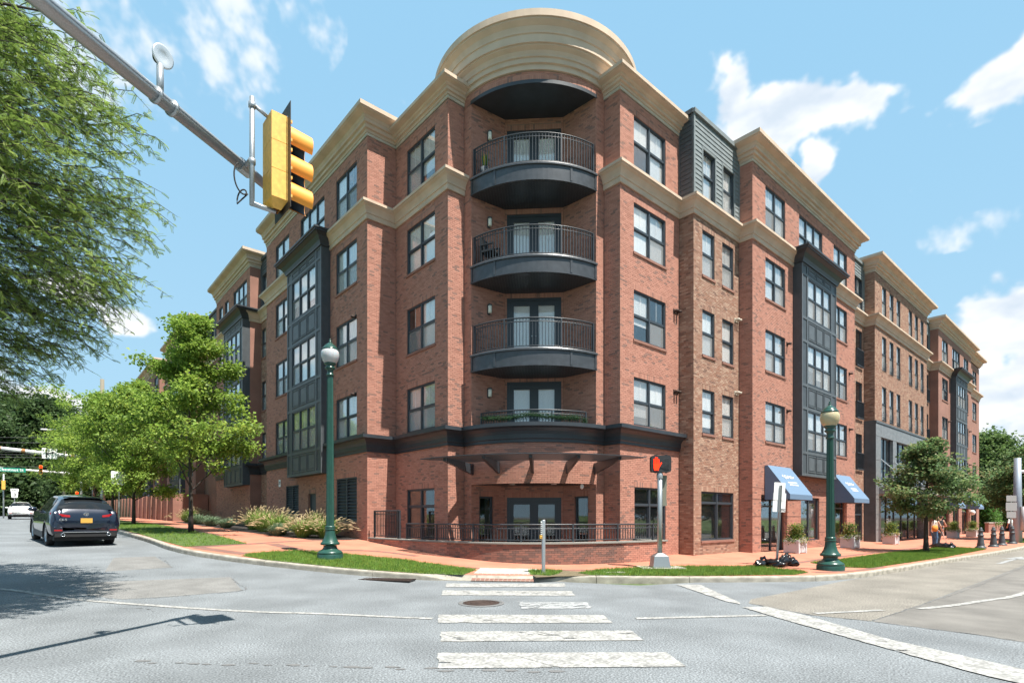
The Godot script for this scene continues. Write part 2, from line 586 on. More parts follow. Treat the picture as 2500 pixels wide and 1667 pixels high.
# running bond with openings left free; lintels: rects that get upright bricks
func lay_bricks(t: Transform3D, w: float, y0: float, y1: float, holes: Array, lintels: Array, tan_kind: bool, radius := 0.0) -> void:
	var rows := int((y1 - y0) / BH)
	var j := 0.0085
	for r in rows:
		var ya := y0 + r * BH
		var ym := ya + BH / 2
		var free := [Vector2(0, w)]
		for set_ in [holes, lintels]:
			for h in set_:
				if ym > h.position.y and ym < h.end.y:
					var nf := []
					for f in free:
						if h.end.x <= f.x or h.position.x >= f.y:
							nf.append(f)
							continue
						if h.position.x > f.x:
							nf.append(Vector2(f.x, h.position.x))
						if h.end.x < f.y:
							nf.append(Vector2(h.end.x, f.y))
					free = nf
		var shift := 0.5 * BL * (r % 2)
		for f in free:
			var k := int(floor((f.x - shift) / BL))
			while k * BL + shift < f.y:
				var a := maxf(k * BL + shift, f.x)
				var b := minf((k + 1) * BL + shift, f.y)
				k += 1
				if b - a < 0.035:
					continue
				if radius > 0.0:
					var phi := ((a + b) / 2 - w / 2) / radius
					var tt := t * Transform3D(Basis(Vector3.UP, phi), Vector3(sin(phi), 0, cos(phi)) * radius)
					one_brick(tt, -(b - a) / 2 + j / 2, (b - a) / 2 - j / 2, ya + j / 2, ya + BH - j / 2, tan_kind)
				else:
					one_brick(t, a + j / 2, b - j / 2, ya + j / 2, ya + BH - j / 2, tan_kind)
	for h in lintels:
		var nn := maxi(1, roundi(h.size.x / BH))
		var step: float = h.size.x / nn
		for i in nn:
			var a: float = h.position.x + i * step
			if radius > 0.0:
				var phi := (a + step / 2 - w / 2) / radius
				var tt := t * Transform3D(Basis(Vector3.UP, phi), Vector3(sin(phi), 0, cos(phi)) * radius)
				one_brick(tt, -step / 2 + j / 2, step / 2 - j / 2, h.position.y + j / 2, h.end.y - j / 2, tan_kind)
			else:
				one_brick(t, a + j / 2, a + step - j / 2, h.position.y + j / 2, h.end.y - j / 2, tan_kind)

func face_frame(p0: Vector2, p1: Vector2) -> Transform3D:
	var d := (p1 - p0).normalized()
	return Transform3D(Basis(Vector3(d.x, 0, d.y), Vector3.UP, Vector3(-d.y, 0, d.x)), Vector3(p0.x, 0, p0.y))

# a flat wall with openings; near walls carry laid bricks on a mortar bed, far walls a brick-coloured face
func wall(p0: Vector2, p1: Vector2, y0: float, y1: float, holes: Array, near: bool, tan_kind := false, lintel_h := 0.2, face_mat := "") -> Transform3D:
	var t := face_frame(p0, p1)
	var w := p0.distance_to(p1)
	var back := -0.012 if near else 0.0
	var xs := [0.0, w]
	var ys := [y0, y1]
	for h in holes:
		for v in [h.position.x, h.end.x]:
			if not xs.has(v):
				xs.append(v)
		for v in [h.position.y, h.end.y]:
			if not ys.has(v):
				ys.append(v)
	xs.sort()
	ys.sort()
	var mb := MB.new()
	for i in xs.size() - 1:
		for k in ys.size() - 1:
			var c := Vector2((xs[i] + xs[i + 1]) / 2, (ys[k] + ys[k + 1]) / 2)
			var inside := c.y < y0 or c.y > y1
			for h in holes:
				if h.has_point(c):
					inside = true
			if not inside and xs[i + 1] - xs[i] > 1e-4 and ys[k + 1] - ys[k] > 1e-4:
				mb.quad(Vector3(xs[i], ys[k], back), Vector3(xs[i + 1], ys[k], back), Vector3(xs[i + 1], ys[k + 1], back), Vector3(xs[i], ys[k + 1], back))
	var far_mat: StandardMaterial3D = mats[face_mat] if face_mat else (mats["brick_tan_far"] if tan_kind else mats["brick_far"])
	var bed: StandardMaterial3D = (mats["mortar_tan"] if tan_kind else mats["mortar"]) if near else far_mat
	put("wall", mb, bed, bld, t)
	if holes.size():
		for h in holes:
			var rb := MB.new()
			var a := Vector3(h.position.x, h.position.y, back)
			var b := Vector3(h.end.x, h.position.y, back)
			var c := Vector3(h.end.x, h.end.y, back)
			var d := Vector3(h.position.x, h.end.y, back)
			var z := Vector3(0, 0, -0.2)
			rb.quad(a, a + z, b + z, b)
			rb.quad(b, b + z, c + z, c)
			rb.quad(c, c + z, d + z, d)
			rb.quad(d, d + z, a + z, a)
			put("reveal", rb, far_mat, bld, t)
	if near:
		var lint := []
		if lintel_h > 0.0:
			for h in holes:
				if h.end.y + lintel_h < y1:
					lint.append(Rect2(h.position.x, h.end.y, h.size.x, lintel_h))
		lay_bricks(t, w, y0, y1, holes, lint, tan_kind)
	return t

# ---- windows. n sashes side by side; each has an upper and a lower half
func window_frame_mesh(w: float, h: float, n: int, split: float, muntin: bool) -> ArrayMesh:
	var key := "wf%.2f_%.2f_%d_%.2f_%s" % [w, h, n, split, muntin]
	if not cache.has(key):
		var mb := MB.new()
		var f := 0.045
		mb.box(Vector3(0, 0, -0.13), Vector3(w, f, -0.035))
		mb.box(Vector3(0, h - f, -0.13), Vector3(w, h, -0.035))
		mb.box(Vector3(0, f, -0.13), Vector3(f, h - f, -0.035))
		mb.box(Vector3(w - f, f, -0.13), Vector3(w, h - f, -0.035))
		for i in range(1, n):
			var x := w * i / n
			mb.box(Vector3(x - 0.04, f, -0.13), Vector3(x + 0.04, h - f, -0.04))
		for i in n:
			var a := w * i / n + (f if i == 0 else 0.04)
			var b := w * (i + 1) / n - (f if i == n - 1 else 0.04)
			var ys := f + (h - 2 * f) * split
			mb.box(Vector3(a, ys - 0.03, -0.12), Vector3(b, ys + 0.03, -0.055))
			# sash rails
			for q in [[f, ys - 0.03, -0.115, -0.08], [ys + 0.03, h - f, -0.10, -0.06]]:
				mb.box(Vector3(a, q[0], q[2]), Vector3(a + 0.025, q[1], q[3]))
				mb.box(Vector3(b - 0.025, q[0], q[2]), Vector3(b, q[1], q[3]))
				mb.box(Vector3(a + 0.025, q[0], q[2]), Vector3(b - 0.025, q[0] + 0.03, q[3]))
				mb.box(Vector3(a + 0.025, q[1] - 0.03, q[2]), Vector3(b - 0.025, q[1], q[3]))
		cache[key] = mb.mesh()
	return cache[key]

func rect_mesh(w: float, h: float) -> ArrayMesh:
	var key := "rect%.3f_%.3f" % [w, h]
	if not cache.has(key):
		var mb := MB.new()
		mb.quad(Vector3(0, 0, 0), Vector3(w, 0, 0), Vector3(w, h, 0), Vector3(0, h, 0))
		cache[key] = mb.mesh()
	return cache[key]

# double glazing: two sheets, each with two faces
func pane_mesh(w: float, h: float) -> ArrayMesh:
	var key := "pane%.3f_%.3f" % [w, h]
	if not cache.has(key):
		var mb := MB.new()
		for z in [0.0, -0.004, -0.014, -0.018]:
			mb.quad(Vector3(0, 0, z), Vector3(w, 0, z), Vector3(w, h, z), Vector3(0, h, z))
		cache[key] = mb.mesh()
	return cache[key]

# a pleated cloth or blind sheet
func pleat_mesh(w: float, h: float, amp: float, step: float) -> ArrayMesh:
	var key := "pleat%.3f_%.3f_%.3f" % [w, h, amp]
	if not cache.has(key):
		var mb := MB.new()
		mb.smooth()
		var n := maxi(2, int(w / step))
		for i in n:
			var a := w * i / n
			var b := w * (i + 1) / n
			var za := amp * sin(i * 1.9) * (0.6 + 0.4 * sin(i * 0.7))
			var zb := amp * sin((i + 1) * 1.9) * (0.6 + 0.4 * sin((i + 1) * 0.7))
			mb.quad(Vector3(a, 0, za), Vector3(b, 0, zb), Vector3(b, h, zb), Vector3(a, h, za))
		cache[key] = mb.mesh()
	return cache[key]

func window(t: Transform3D, r: Rect2, n: int, opts := {}) -> void:
	var w := r.size.x
	var h := r.size.y
	var split: float = opts.get("split", 0.5)
	var o := part("window", window_frame_mesh(w, h, n, split, opts.get("muntin", true)), mats["frame_paint"], bld, t * Transform3D(Basis(), Vector3(r.position.x, r.position.y, 0)))
	var ys := 0.045 + (h - 0.09) * split
	var dark: bool = opts.get("dark", false)
	for i in n:
		var a := w * i / n + 0.05
		var b := w * (i + 1) / n - 0.05
		var gm: StandardMaterial3D = mats["pane_dark"] if dark else mats["pane"]
		part("pane", pane_mesh(b - a, h - 0.1 - ys), gm, o, Transform3D(Basis(), Vector3(a, ys + 0.03, -0.083)))
		part("pane", pane_mesh(b - a, ys - 0.1), gm, o, Transform3D(Basis(), Vector3(a, 0.08, -0.10)))
		if opts.get("muntin", true):
			if not cache.has("grille"):
				var gb := MB.new()
				gb.box(Vector3(-0.007, 0, -0.096), Vector3(0.007, 1, -0.088))
				cache["grille"] = gb.mesh()
			part("grille_bar", cache["grille"], mats["white_paint"], o, Transform3D(Basis.from_scale(Vector3(1, h - 0.1 - ys, 1)), Vector3((a + b) / 2, ys + 0.03, 0)))
		if not dark and rng.randf() < 0.85:
			part("insect_screen", rect_mesh(b - a, ys - 0.1), mats["screen"], o, Transform3D(Basis(), Vector3(a, 0.08, -0.078)))
		if not dark:
			var k := rng.randf()
			var lo := 0.05
			if k < 0.07:
				lo = ys + 0.05
			elif k < 0.2:
				lo = h * rng.randf_range(0.15, 0.4)
			if k < 0.97:
				var kind: StandardMaterial3D = mats[["blind", "blind", "blind", "curtain", "blind_grey"][rng.randi() % 5]]
				part("blind", pleat_mesh(w / n - 0.03, h - lo - 0.03, 0.005, 0.055), kind, o, Transform3D(Basis(), Vector3(w * i / n + 0.015, lo, -0.142)))
	if opts.get("sill", false):
		var mb := MB.new()
		var nn := roundi((w + 0.1) / 0.0677)
		for i in nn:
			var s := (w + 0.1) / nn
			mb.box(Vector3(-0.05 + i * s + 0.004, -0.095, -0.1), Vector3(-0.05 + (i + 1) * s - 0.004, -0.005, 0.045))
		if not cache.has("sill%.2f" % w):
			cache["sill%.2f" % w] = mb.mesh()
		part("sill", cache["sill%.2f" % w], mats["brick_far"], o)

func room(p0: Vector2, p1: Vector2, y0: float, y1: float, depth := 1.3) -> void:
	var t := face_frame(p0, p1)
	var w := p0.distance_to(p1)
	var mb := MB.new()
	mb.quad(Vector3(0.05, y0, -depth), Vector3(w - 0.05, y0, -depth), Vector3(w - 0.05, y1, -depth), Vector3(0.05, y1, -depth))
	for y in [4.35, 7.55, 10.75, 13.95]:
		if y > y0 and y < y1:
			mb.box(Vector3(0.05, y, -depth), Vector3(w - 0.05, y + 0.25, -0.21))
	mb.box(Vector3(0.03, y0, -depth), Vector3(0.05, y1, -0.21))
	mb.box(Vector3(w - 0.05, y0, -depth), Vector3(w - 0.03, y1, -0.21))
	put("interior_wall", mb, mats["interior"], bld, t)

# a small hooded dryer vent
func vent(t: Transform3D, u: float, y: float, m := "iron") -> void:
	if not cache.has("vent"):
		var mb := MB.new()
		mb.smooth()
		mb.tube([Vector3(0, 0, -0.02), Vector3(0, 0, 0.14), Vector3(0, -0.015, 0.20)], [0.055, 0.055, 0.05], 8)
		mb.flat()
		mb.box(Vector3(-0.085, -0.085, 0.0), Vector3(0.085, 0.085, 0.02))
		cache["vent"] = mb.mesh()
	part("vent", cache["vent"], mats[m], bld, t * Transform3D(Basis(), Vector3(u, y, 0)))

const WT := [6.87, 10.07, 13.27, 16.47]
const WB := [5.10, 8.25, 11.45, 14.62]
var BELT := [Vector2(0.0, 13.66), Vector2(0.06, 13.66), Vector2(0.06, 13.84), Vector2(0.10, 13.86), Vector2(0.10, 13.92), Vector2(0.13, 13.99), Vector2(0.20, 14.09), Vector2(0.29, 14.14), Vector2(0.29, 14.17), Vector2(0.335, 14.18), Vector2(0.335, 14.28), Vector2(0.0, 14.30)]
var BAND := [Vector2(0.0, 4.34), Vector2(0.05, 4.34), Vector2(0.05, 4.44), Vector2(0.08, 4.47), Vector2(0.09, 4.62), Vector2(0.13, 4.72), Vector2(0.22, 4.82), Vector2(0.32, 4.86), Vector2(0.35, 4.87), Vector2(0.35, 5.0), Vector2(0.0, 5.03)]
var TRIM := [Vector2(0.0, 16.99), Vector2(0.035, 16.99), Vector2(0.035, 17.10), Vector2(0.0, 17.11)]
var CORN_LOW := [Vector2(0.0, 17.10), Vector2(0.07, 17.10), Vector2(0.07, 17.19), Vector2(0.15, 17.20), Vector2(0.15, 17.30), Vector2(0.21, 17.32), Vector2(0.24, 17.37), Vector2(0.41, 17.40), Vector2(0.41, 17.42), Vector2(0.46, 17.43), Vector2(0.46, 17.55), Vector2(0.0, 17.58)]
var CORN_HIGH := [Vector2(0.0, 17.10), Vector2(0.07, 17.10), Vector2(0.07, 17.21), Vector2(0.16, 17.22), Vector2(0.16, 17.36), Vector2(0.25, 17.37), Vector2(0.25, 17.50), Vector2(0.28, 17.53), Vector2(0.31, 17.60), Vector2(0.54, 17.66), Vector2(0.54, 17.69), Vector2(0.59, 17.70), Vector2(0.59, 17.86), Vector2(0.0, 17.89)]

func strip(nm: String, prof: Array, path: Array, m: String, closed := false) -> MeshInstance3D:
	var mb := MB.new()
	mb.sweep(prof, path, closed)
	return put(nm, mb, mats[m], bld)

func arc(c: Vector2, r: float, a0: float, a1: float, n: int) -> Array:
	# angles from the bay's axis, which points from the drum's centre to the crossing; positive is to the right
	var out := []
	for i in n + 1:
		var a := lerpf(a0, a1, float(i) / n)
		out.append(c + Vector2(-0.70711, 0.70711) * (r * cos(a)) + Vector2(0.70711, 0.70711) * (r * sin(a)))
	return out

const DC := Vector2(4.16, -4.16)
const DR := 3.44
const OPEN := 0.722   # half the opening, radians
const WALL_END := 0.852

func upper_windows(t: Transform3D, cx: float, w: float, n: int, floors: Array, sill_from := 1) -> Array:
	var out := []
	for f in floors:
		out.append([Rect2(cx - w / 2, WB[f], w, WT[f] - WB[f]), n, f >= sill_from and f < 3])
	return out

func build_side(p0: Vector2, p1: Vector2, y0: float, y1: float, near: bool, tan_kind: bool, specs: Array, lintel := 0.2) -> Transform3D:
	var holes := []
	for s in specs:
		holes.append(s[0])
	var t := wall(p0, p1, y0, y1, holes, near, tan_kind, lintel)
	for s in specs:
		window(t, s[0], s[1], {"sill": s[2], "dark": s[3] if s.size() > 3 else false, "split": s[4] if s.size() > 4 else 0.5, "muntin": not (s.size() > 3 and s[3])})
	return t

func storefront(t: Transform3D, r: Rect2, n: int, transom: float) -> void:
	var mb := MB.new()
	var f := 0.07
	mb.box(Vector3(0, 0, -0.16), Vector3(r.size.x, f, -0.08))
	mb.box(Vector3(0, r.size.y - f, -0.16), Vector3(r.size.x, r.size.y, -0.08))
	mb.box(Vector3(0, f, -0.16), Vector3(f, r.size.y - f, -0.08))
	mb.box(Vector3(r.size.x - f, f, -0.16), Vector3(r.size.x, r.size.y - f, -0.08))
	for i in range(1, n):
		mb.box(Vector3(r.size.x * i / n - 0.05, f, -0.155), Vector3(r.size.x * i / n + 0.05, r.size.y - f, -0.085))
	var ty := r.size.y - transom
	if transom > 0.0:
		mb.box(Vector3(f, ty - 0.04, -0.15), Vector3(r.size.x - f, ty + 0.04, -0.06))
	var o := put("shop_window", mb, mats["frame_paint"], bld, t * Transform3D(Basis(), Vector3(r.position.x, r.position.y, 0)))
	for i in n:
		var a := r.size.x * i / n + 0.05
		var b := r.size.x * (i + 1) / n - 0.05
		part("pane", pane_mesh(b - a, ty - 0.1), mats["pane"], o, Transform3D(Basis(), Vector3(a, 0.06, -0.12)))
		if transom > 0.0:
			part("pane", pane_mesh(b - a, transom - 0.08), mats["pane"], o, Transform3D(Basis(), Vector3(a, ty + 0.02, -0.12)))

# projecting metal bay with three rows of windows; local frame of its front face
func oriel(p0: Vector2, p1: Vector2, deep: float, side_deep := -1.0) -> void:
	var t := face_frame(p0, p1)
	var w := p0.distance_to(p1)
	var sd := deep if side_deep < 0.0 else side_deep
	var y0 := 3.70
	var y1 := 13.80
	var wx0 := w * 0.5 - 1.47
	var wx1 := w * 0.5 + 1.47
	var rows := [[4.92, 6.85], [8.12, 10.05], [11.32, 13.22]]
	var body := MB.new()
	# sides and bottom
	body.box(Vector3(0, y0, -deep), Vector3(0.06, y1, -0.03))
	body.box(Vector3(w - 0.06, y0, -sd), Vector3(w, y1, -0.03))
	body.box(Vector3(0.06, y0, -deep), Vector3(w - 0.06, y0 + 0.08, -0.03))
	# front sheet around the windows
	var ys := [y0 + 0.08, rows[0][0], rows[0][1], rows[1][0], rows[1][1], rows[2][0], rows[2][1], y1]
	for i in ys.size() - 1:
		if i % 2 == 0:
			body.box(Vector3(0.06, ys[i], -0.06), Vector3(w - 0.06, ys[i + 1], -0.03))
		else:
			body.box(Vector3(0.06, ys[i], -0.06), Vector3(wx0, ys[i + 1], -0.03))
			body.box(Vector3(wx1, ys[i], -0.06), Vector3(w - 0.06, ys[i + 1], -0.03))
	var b := put("metal_bay", body, mats["bay_metal"], bld, t)
	var trim := MB.new()
	for x in [[0.0, 0.10], [w - 0.10, w], [wx0 - 0.14, wx0], [wx1, wx1 + 0.14]]:
		trim.box(Vector3(x[0], y0, -0.03), Vector3(x[1], y1, 0.0))
	for y in [y0, 4.74, 6.86, 7.96, 10.06, 11.16, 13.23, 13.70]:
		trim.box(Vector3(0.10, y, -0.03), Vector3(wx0 - 0.14, y + 0.13, -0.003))
		trim.box(Vector3(wx0, y, -0.03), Vector3(wx1, y + 0.13, -0.003))
		trim.box(Vector3(wx1 + 0.14, y, -0.03), Vector3(w - 0.10, y + 0.13, -0.003))
	part("bay_trim", trim.mesh(), mats["bay_panel"], b)
	# raised panels below, between and above the windows
	for q in [[3.92, 4.66], [7.08, 7.88], [10.28, 11.08], [13.42, 13.64]]:
		for i in 3:
			var a: float = wx0 + (wx1 - wx0) * i / 3.0 + 0.10
			var c: float = wx0 + (wx1 - wx0) * (i + 1) / 3.0 - 0.10
			var pm := MB.new()
			pm.box(Vector3(a - 0.05, q[0] - 0.03, -0.03), Vector3(c + 0.05, q[0] + 0.02, 0.0))
			pm.box(Vector3(a - 0.05, q[1] - 0.02, -0.03), Vector3(c + 0.05, q[1] + 0.03, 0.0))
			pm.box(Vector3(a - 0.05, q[0] + 0.02, -0.03), Vector3(a, q[1] - 0.02, 0.0))
			pm.box(Vector3(c, q[0] + 0.02, -0.03), Vector3(c + 0.05, q[1] - 0.02, 0.0))
			pm.box(Vector3(a + 0.05, q[0] + 0.06, -0.03), Vector3(c - 0.05, q[1] - 0.06, -0.012))
			part("panel", pm.mesh(), mats["bay_panel"], b)
	for r in rows:
		window(t * Transform3D(Basis(), Vector3(0, 0, 0.02)), Rect2(wx0, r[0], wx1 - wx0, r[1] - r[0]), 3)
	var hat := MB.new()
	var hp := [Vector2(0.0, 13.78), Vector2(0.06, 13.78), Vector2(0.07, 13.84), Vector2(0.12, 13.96), Vector2(0.24, 14.12), Vector2(0.38, 14.20), Vector2(0.44, 14.21), Vector2(0.44, 14.27), Vector2(0.49, 14.29), Vector2(0.49, 14.36), Vector2(0.0, 14.42)]
	hat.sweep(hp, [Vector2(0, -deep), Vector2(0, 0), Vector2(w, 0), Vector2(w, -sd)])
	hat.box(Vector3(0.0, 14.30, -deep), Vector3(w, 14.41, 0.0))
	part("bay_cornice", hat.mesh(), mats["black_metal"], b)
	var room_mb := MB.new()
	room_mb.quad(Vector3(0, y0, -deep - 0.8), Vector3(w, y0, -deep - 0.8), Vector3(w, y1, -deep - 0.8), Vector3(0, y1, -deep - 0.8))
	put("interior_wall", room_mb, mats["interior"], bld, t)

# lapped boards above the tan brick, each board a piece
func siding(p0: Vector2, p1: Vector2, y0: float, y1: float, specs: Array, dark := false) -> void:
	var holes := []
	for s in specs:
		holes.append(s[0])
	var t := face_frame(p0, p1)
	var w := p0.distance_to(p1)
	wall(p0, p1, y0, y1, holes, false, false, 0.0, "siding_dark")
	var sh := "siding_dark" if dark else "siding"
	var y := y0
	while y < y1 - 0.05:
		var yb := minf(y + 0.185, y1)
		var segs := [Vector2(0.07, w - 0.07)]
		for h in holes:
			if y + 0.09 > h.position.y - 0.08 and y + 0.09 < h.end.y + 0.1:
				var nf := []
				for f in segs:
					if h.position.x - 0.08 > f.x:
						nf.append(Vector2(f.x, minf(f.y, h.position.x - 0.08)))
					if h.end.x + 0.08 < f.y:
						nf.append(Vector2(maxf(f.x, h.end.x + 0.08), f.y))
				segs = nf
		for f in segs:
			if f.y - f.x < 0.04:
				continue
			var key := "board%.3f_%.3f" % [f.y - f.x, yb - y]
			if not cache.has(key):
				var mb := MB.new()
				var L: float = f.y - f.x
				var H: float = yb - y
				mb.quad(Vector3(0, 0, 0.034), Vector3(L, 0, 0.034), Vector3(L, H, 0.012), Vector3(0, H, 0.012))
				mb.quad(Vector3(0, 0, 0.004), Vector3(L, 0, 0.004), Vector3(L, 0, 0.034), Vector3(0, 0, 0.034))
				cache[key] = mb.mesh()
			part("siding_board", cache[key], mats[sh], bld, t * Transform3D(Basis(), Vector3(f.x, y, 0)))
		y += 0.185
	var cb := MB.new()
	cb.box(Vector3(-0.035, y0, 0.002), Vector3(0.07, y1, 0.045))
	cb.box(Vector3(w - 0.07, y0, 0.002), Vector3(w, y1, 0.045))
	cb.box(Vector3(-0.06, y1, -0.3), Vector3(w + 0.02, y1 + 0.17, 0.10))
	for h in holes:
		cb.box(Vector3(h.position.x - 0.08, h.position.y, 0.002), Vector3(h.position.x, h.end.y + 0.1, 0.04))
		cb.box(Vector3(h.end.x, h.position.y, 0.002), Vector3(h.end.x + 0.08, h.end.y + 0.1, 0.04))
		cb.box(Vector3(h.position.x, h.end.y, 0.002), Vector3(h.end.x, h.end.y + 0.1, 0.04))
	put("siding_trim", cb, mats["siding" if not dark else "siding_dark"], bld, t)
	for s in specs:
		window(t, s[0], s[1], {})

func build_building() -> void:
	bld = thing("apartment_building", "five storey red brick corner apartment building with round balcony bay and tan cornices", "building")
	rng.seed = 42
	var bm := MB.new()
	bm.quad(Vector3(-0.5, -0.5, 0.5), Vector3(0.5, -0.5, 0.5), Vector3(0.5, 0.5, 0.5), Vector3(-0.5, 0.5, 0.5))
	bm.quad(Vector3(0.5, -0.5, 0.5), Vector3(0.5, -0.5, -0.5), Vector3(0.5, 0.5, -0.5), Vector3(0.5, 0.5, 0.5))
	bm.quad(Vector3(-0.5, -0.5, -0.5), Vector3(-0.5, -0.5, 0.5), Vector3(-0.5, 0.5, 0.5), Vector3(-0.5, 0.5, -0.5))
	bm.quad(Vector3(-0.5, 0.5, 0.5), Vector3(0.5, 0.5, 0.5), Vector3(0.5, 0.5, -0.5), Vector3(-0.5, 0.5, -0.5))
	bm.quad(Vector3(-0.5, -0.5, -0.5), Vector3(0.5, -0.5, -0.5), Vector3(0.5, -0.5, 0.5), Vector3(-0.5, -0.5, 0.5))
	brick_mesh = bm.mesh()
	var t: Transform3D
	var sp: Array

	# ---------- pier to the right of the bay (R1)
	wall(Vector2(4.39, -0.73), Vector2(4.39, 0), 0.0, 17.0, [], true)
	sp = upper_windows(t, 1.83, 2.04, 2, [0, 1, 2, 3])
	sp.append([Rect2(0.85, 0.55, 2.0, 2.28), 2, false, true, 0.72])
	t = build_side(Vector2(4.39, 0), Vector2(8.19, 0), -0.1, 17.0, true, false, sp)
	room(Vector2(4.39, 0), Vector2(8.19, 0), 0.3, 16.9)
	for y in [9.55, 6.35]:
		vent(t, 3.45, y + 0.35)
		vent(t, 3.62, y + 0.35)
	# ---------- tan brick step
	wall(Vector2(8.19, 0), Vector2(8.19, 0.64), -0.1, 13.7, [], true, true)
	sp = []
	for f in [0, 1, 2]:
		sp.append([Rect2(0.66, WB[f], 0.95, WT[f] - WB[f]), 1, true])
		sp.append([Rect2(2.25, WB[f], 0.95, WT[f] - WB[f]), 1, true])
	sp.append([Rect2(0.58, 0.78, 2.62, 1.98), 2, true, true, 0.78])
	t = build_side(Vector2(8.19, 0.64), Vector2(11.88, 0.64), -0.1, 13.7, true, true, sp)
	room(Vector2(8.19, 0.64), Vector2(11.88, 0.64), 0.3, 17.5)
	for y in [9.9, 6.75]:
		vent(t, 3.35, y + 0.35, "limestone")
		vent(t, 3.52, y + 0.35, "limestone")
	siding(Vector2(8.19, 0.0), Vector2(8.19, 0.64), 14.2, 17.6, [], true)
	siding(Vector2(8.19, 0.64), Vector2(11.88, 0.64), 14.2, 17.6, [[Rect2(0.66, WB[3], 0.95, 1.85), 1], [Rect2(2.25, WB[3], 0.95, 1.85), 1]])
	# ---------- wide red block with metal bay and shops (R2)
	wall(Vector2(11.88, 0.64), Vector2(11.88, 1.24), -0.1, 17.0, [], true)
	t = wide_block(Vector2(11.88, 1.24), Vector2(24.5, 1.24), true)
	wall(Vector2(24.5, 1.24), Vector2(24.5, 0.64), -0.1, 17.0, [], false)
	# ---------- the street front beyond it, block after block
	far_tan_gap(Vector2(24.5, 0.64), Vector2(28.1, 0.64))
	wall(Vector2(28.1, 0.64), Vector2(28.1, 1.24), 7.7, 17.0, [], true, true)
	portal_block()
	wall(Vector2(40.4, 1.24), Vector2(40.4, 0.64), -0.1, 17.0, [], false, true)
	far_tan_gap(Vector2(40.4, 0.64), Vector2(44.0, 0.64))
	wall(Vector2(44.0, 0.64), Vector2(44.0, 1.24), -0.1, 17.0, [], false)
	wide_block(Vector2(44.0, 1.24), Vector2(56.6, 1.24), false)
	sp = []
	for f in 4:
		sp.append([Rect2(0.9, WB[f], 0.95, 1.8), 1, f > 0 and f < 3])
		sp.append([Rect2(2.7, WB[f], 2.0, 1.8), 2, f > 0 and f < 3])
	sp.append([Rect2(0.9, 0.4, 3.8, 2.4), 3, false, true, 0.75])
	build_side(Vector2(56.6, 0.9), Vector2(62.6, 0.9), -0.1, 17.0, false, false, sp)
	room(Vector2(56.6, 0.9), Vector2(62.6, 0.9), 0.0, 17.0)
	wall(Vector2(62.6, 0.9), Vector2(62.6, -18.0), -0.1, 17.0, [], false)
	strip("cornice", CORN_HIGH, [Vector2(56.6, 0.9), Vector2(62.6, 0.9), Vector2(62.6, -10)], "beige")
	strip("belt_course", BELT, [Vector2(56.6, 0.9), Vector2(62.6, 0.9), Vector2(62.6, -10)], "beige")

	# ---------- pier to the left of the bay (L1)
	sp = upper_windows(t, 1.90, 2.03, 2, [0, 1, 2, 3])
	sp.append([Rect2(0.89, 0.45, 2.0, 2.38), 2, false, true, 0.72])
	t = build_side(Vector2(0, -8.17), Vector2(0, -4.39), 0.3, 17.0, true, false, sp)
	room(Vector2(0, -8.17), Vector2(0, -4.39), 0.4, 16.9)
	wall(Vector2(0, -4.39), Vector2(0.73, -4.39), 0.3, 17.0, [], true)
	# ---------- wide red block on the side street (L2)
	wall(Vector2(-1.29, -8.17), Vector2(0, -8.17), 0.4, 17.0, [], true)
	side_street_block()
	# ---------- the side street front beyond it
	sp = []
	for f in 3:
		sp.append([Rect2(0.12, WB[f], 0.75, 1.77), 1, true])
	build_side(Vector2(-0.64, -23.6), Vector2(-0.64, -20.5), 0.8, 13.7, true, true, sp)
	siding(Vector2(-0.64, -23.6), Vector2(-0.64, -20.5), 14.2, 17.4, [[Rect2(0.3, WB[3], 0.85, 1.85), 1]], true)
	room(Vector2(-0.64, -23.6), Vector2(-0.64, -20.5), 0.8, 17.0)
	wall(Vector2(-1.29, -23.6), Vector2(-0.64, -23.6), 0.8, 17.0, [], false)
	wall(Vector2(-0.64, -20.5), Vector2(-1.29, -20.5), 0.8, 17.0, [], false)
	left_far_block(-31.5, -23.6, true)
	left_gap(-38.0, -31.5)
	left_far_block(-50.0, -38.0, false)
	left_gap(-54.0, -50.0)
	left_far_block(-66.0, -54.0, false)
	left_gap(-70.0, -66.0)
	left_far_block(-84.0, -70.0, false)
	wall(Vector2(12.0, -84.0), Vector2(-1.29, -84.0), 0.8, 17.0, [], false)

	# ---------- mouldings
	var right_line := [Vector2(4.39, -0.73), Vector2(4.39, 0), Vector2(8.19, 0), Vector2(8.19, 0.64), Vector2(11.88, 0.64), Vector2(11.88, 1.24), Vector2(24.5, 1.24), Vector2(24.5, 0.64), Vector2(28.1, 0.64), Vector2(28.1, 1.24), Vector2(40.4, 1.24), Vector2(40.4, 0.64), Vector2(44.0, 0.64), Vector2(44.0, 1.24), Vector2(56.6, 1.24), Vector2(56.6, 0.9)]
	var left_line := [Vector2(-1.29, -84.0), Vector2(-1.29, -70), Vector2(-0.64, -70), Vector2(-0.64, -66), Vector2(-1.29, -66), Vector2(-1.29, -54), Vector2(-0.64, -54), Vector2(-0.64, -50), Vector2(-1.29, -50), Vector2(-1.29, -38), Vector2(-0.64, -38), Vector2(-0.64, -31.5), Vector2(-1.29, -31.5), Vector2(-1.29, -23.6), Vector2(-0.64, -23.6), Vector2(-0.64, -20.5), Vector2(-1.29, -20.5), Vector2(-1.29, -8.17), Vector2(0, -8.17), Vector2(0, -4.39), Vector2(0.73, -4.39)]
	strip("belt_course", BELT, right_line, "beige")
	strip("belt_course", BELT, left_line, "beige")
	var band_path := left_line.slice(12)
	band_path.append_array(arc(DC, DR, -WALL_END + 0.03, WALL_END - 0.03, 28))
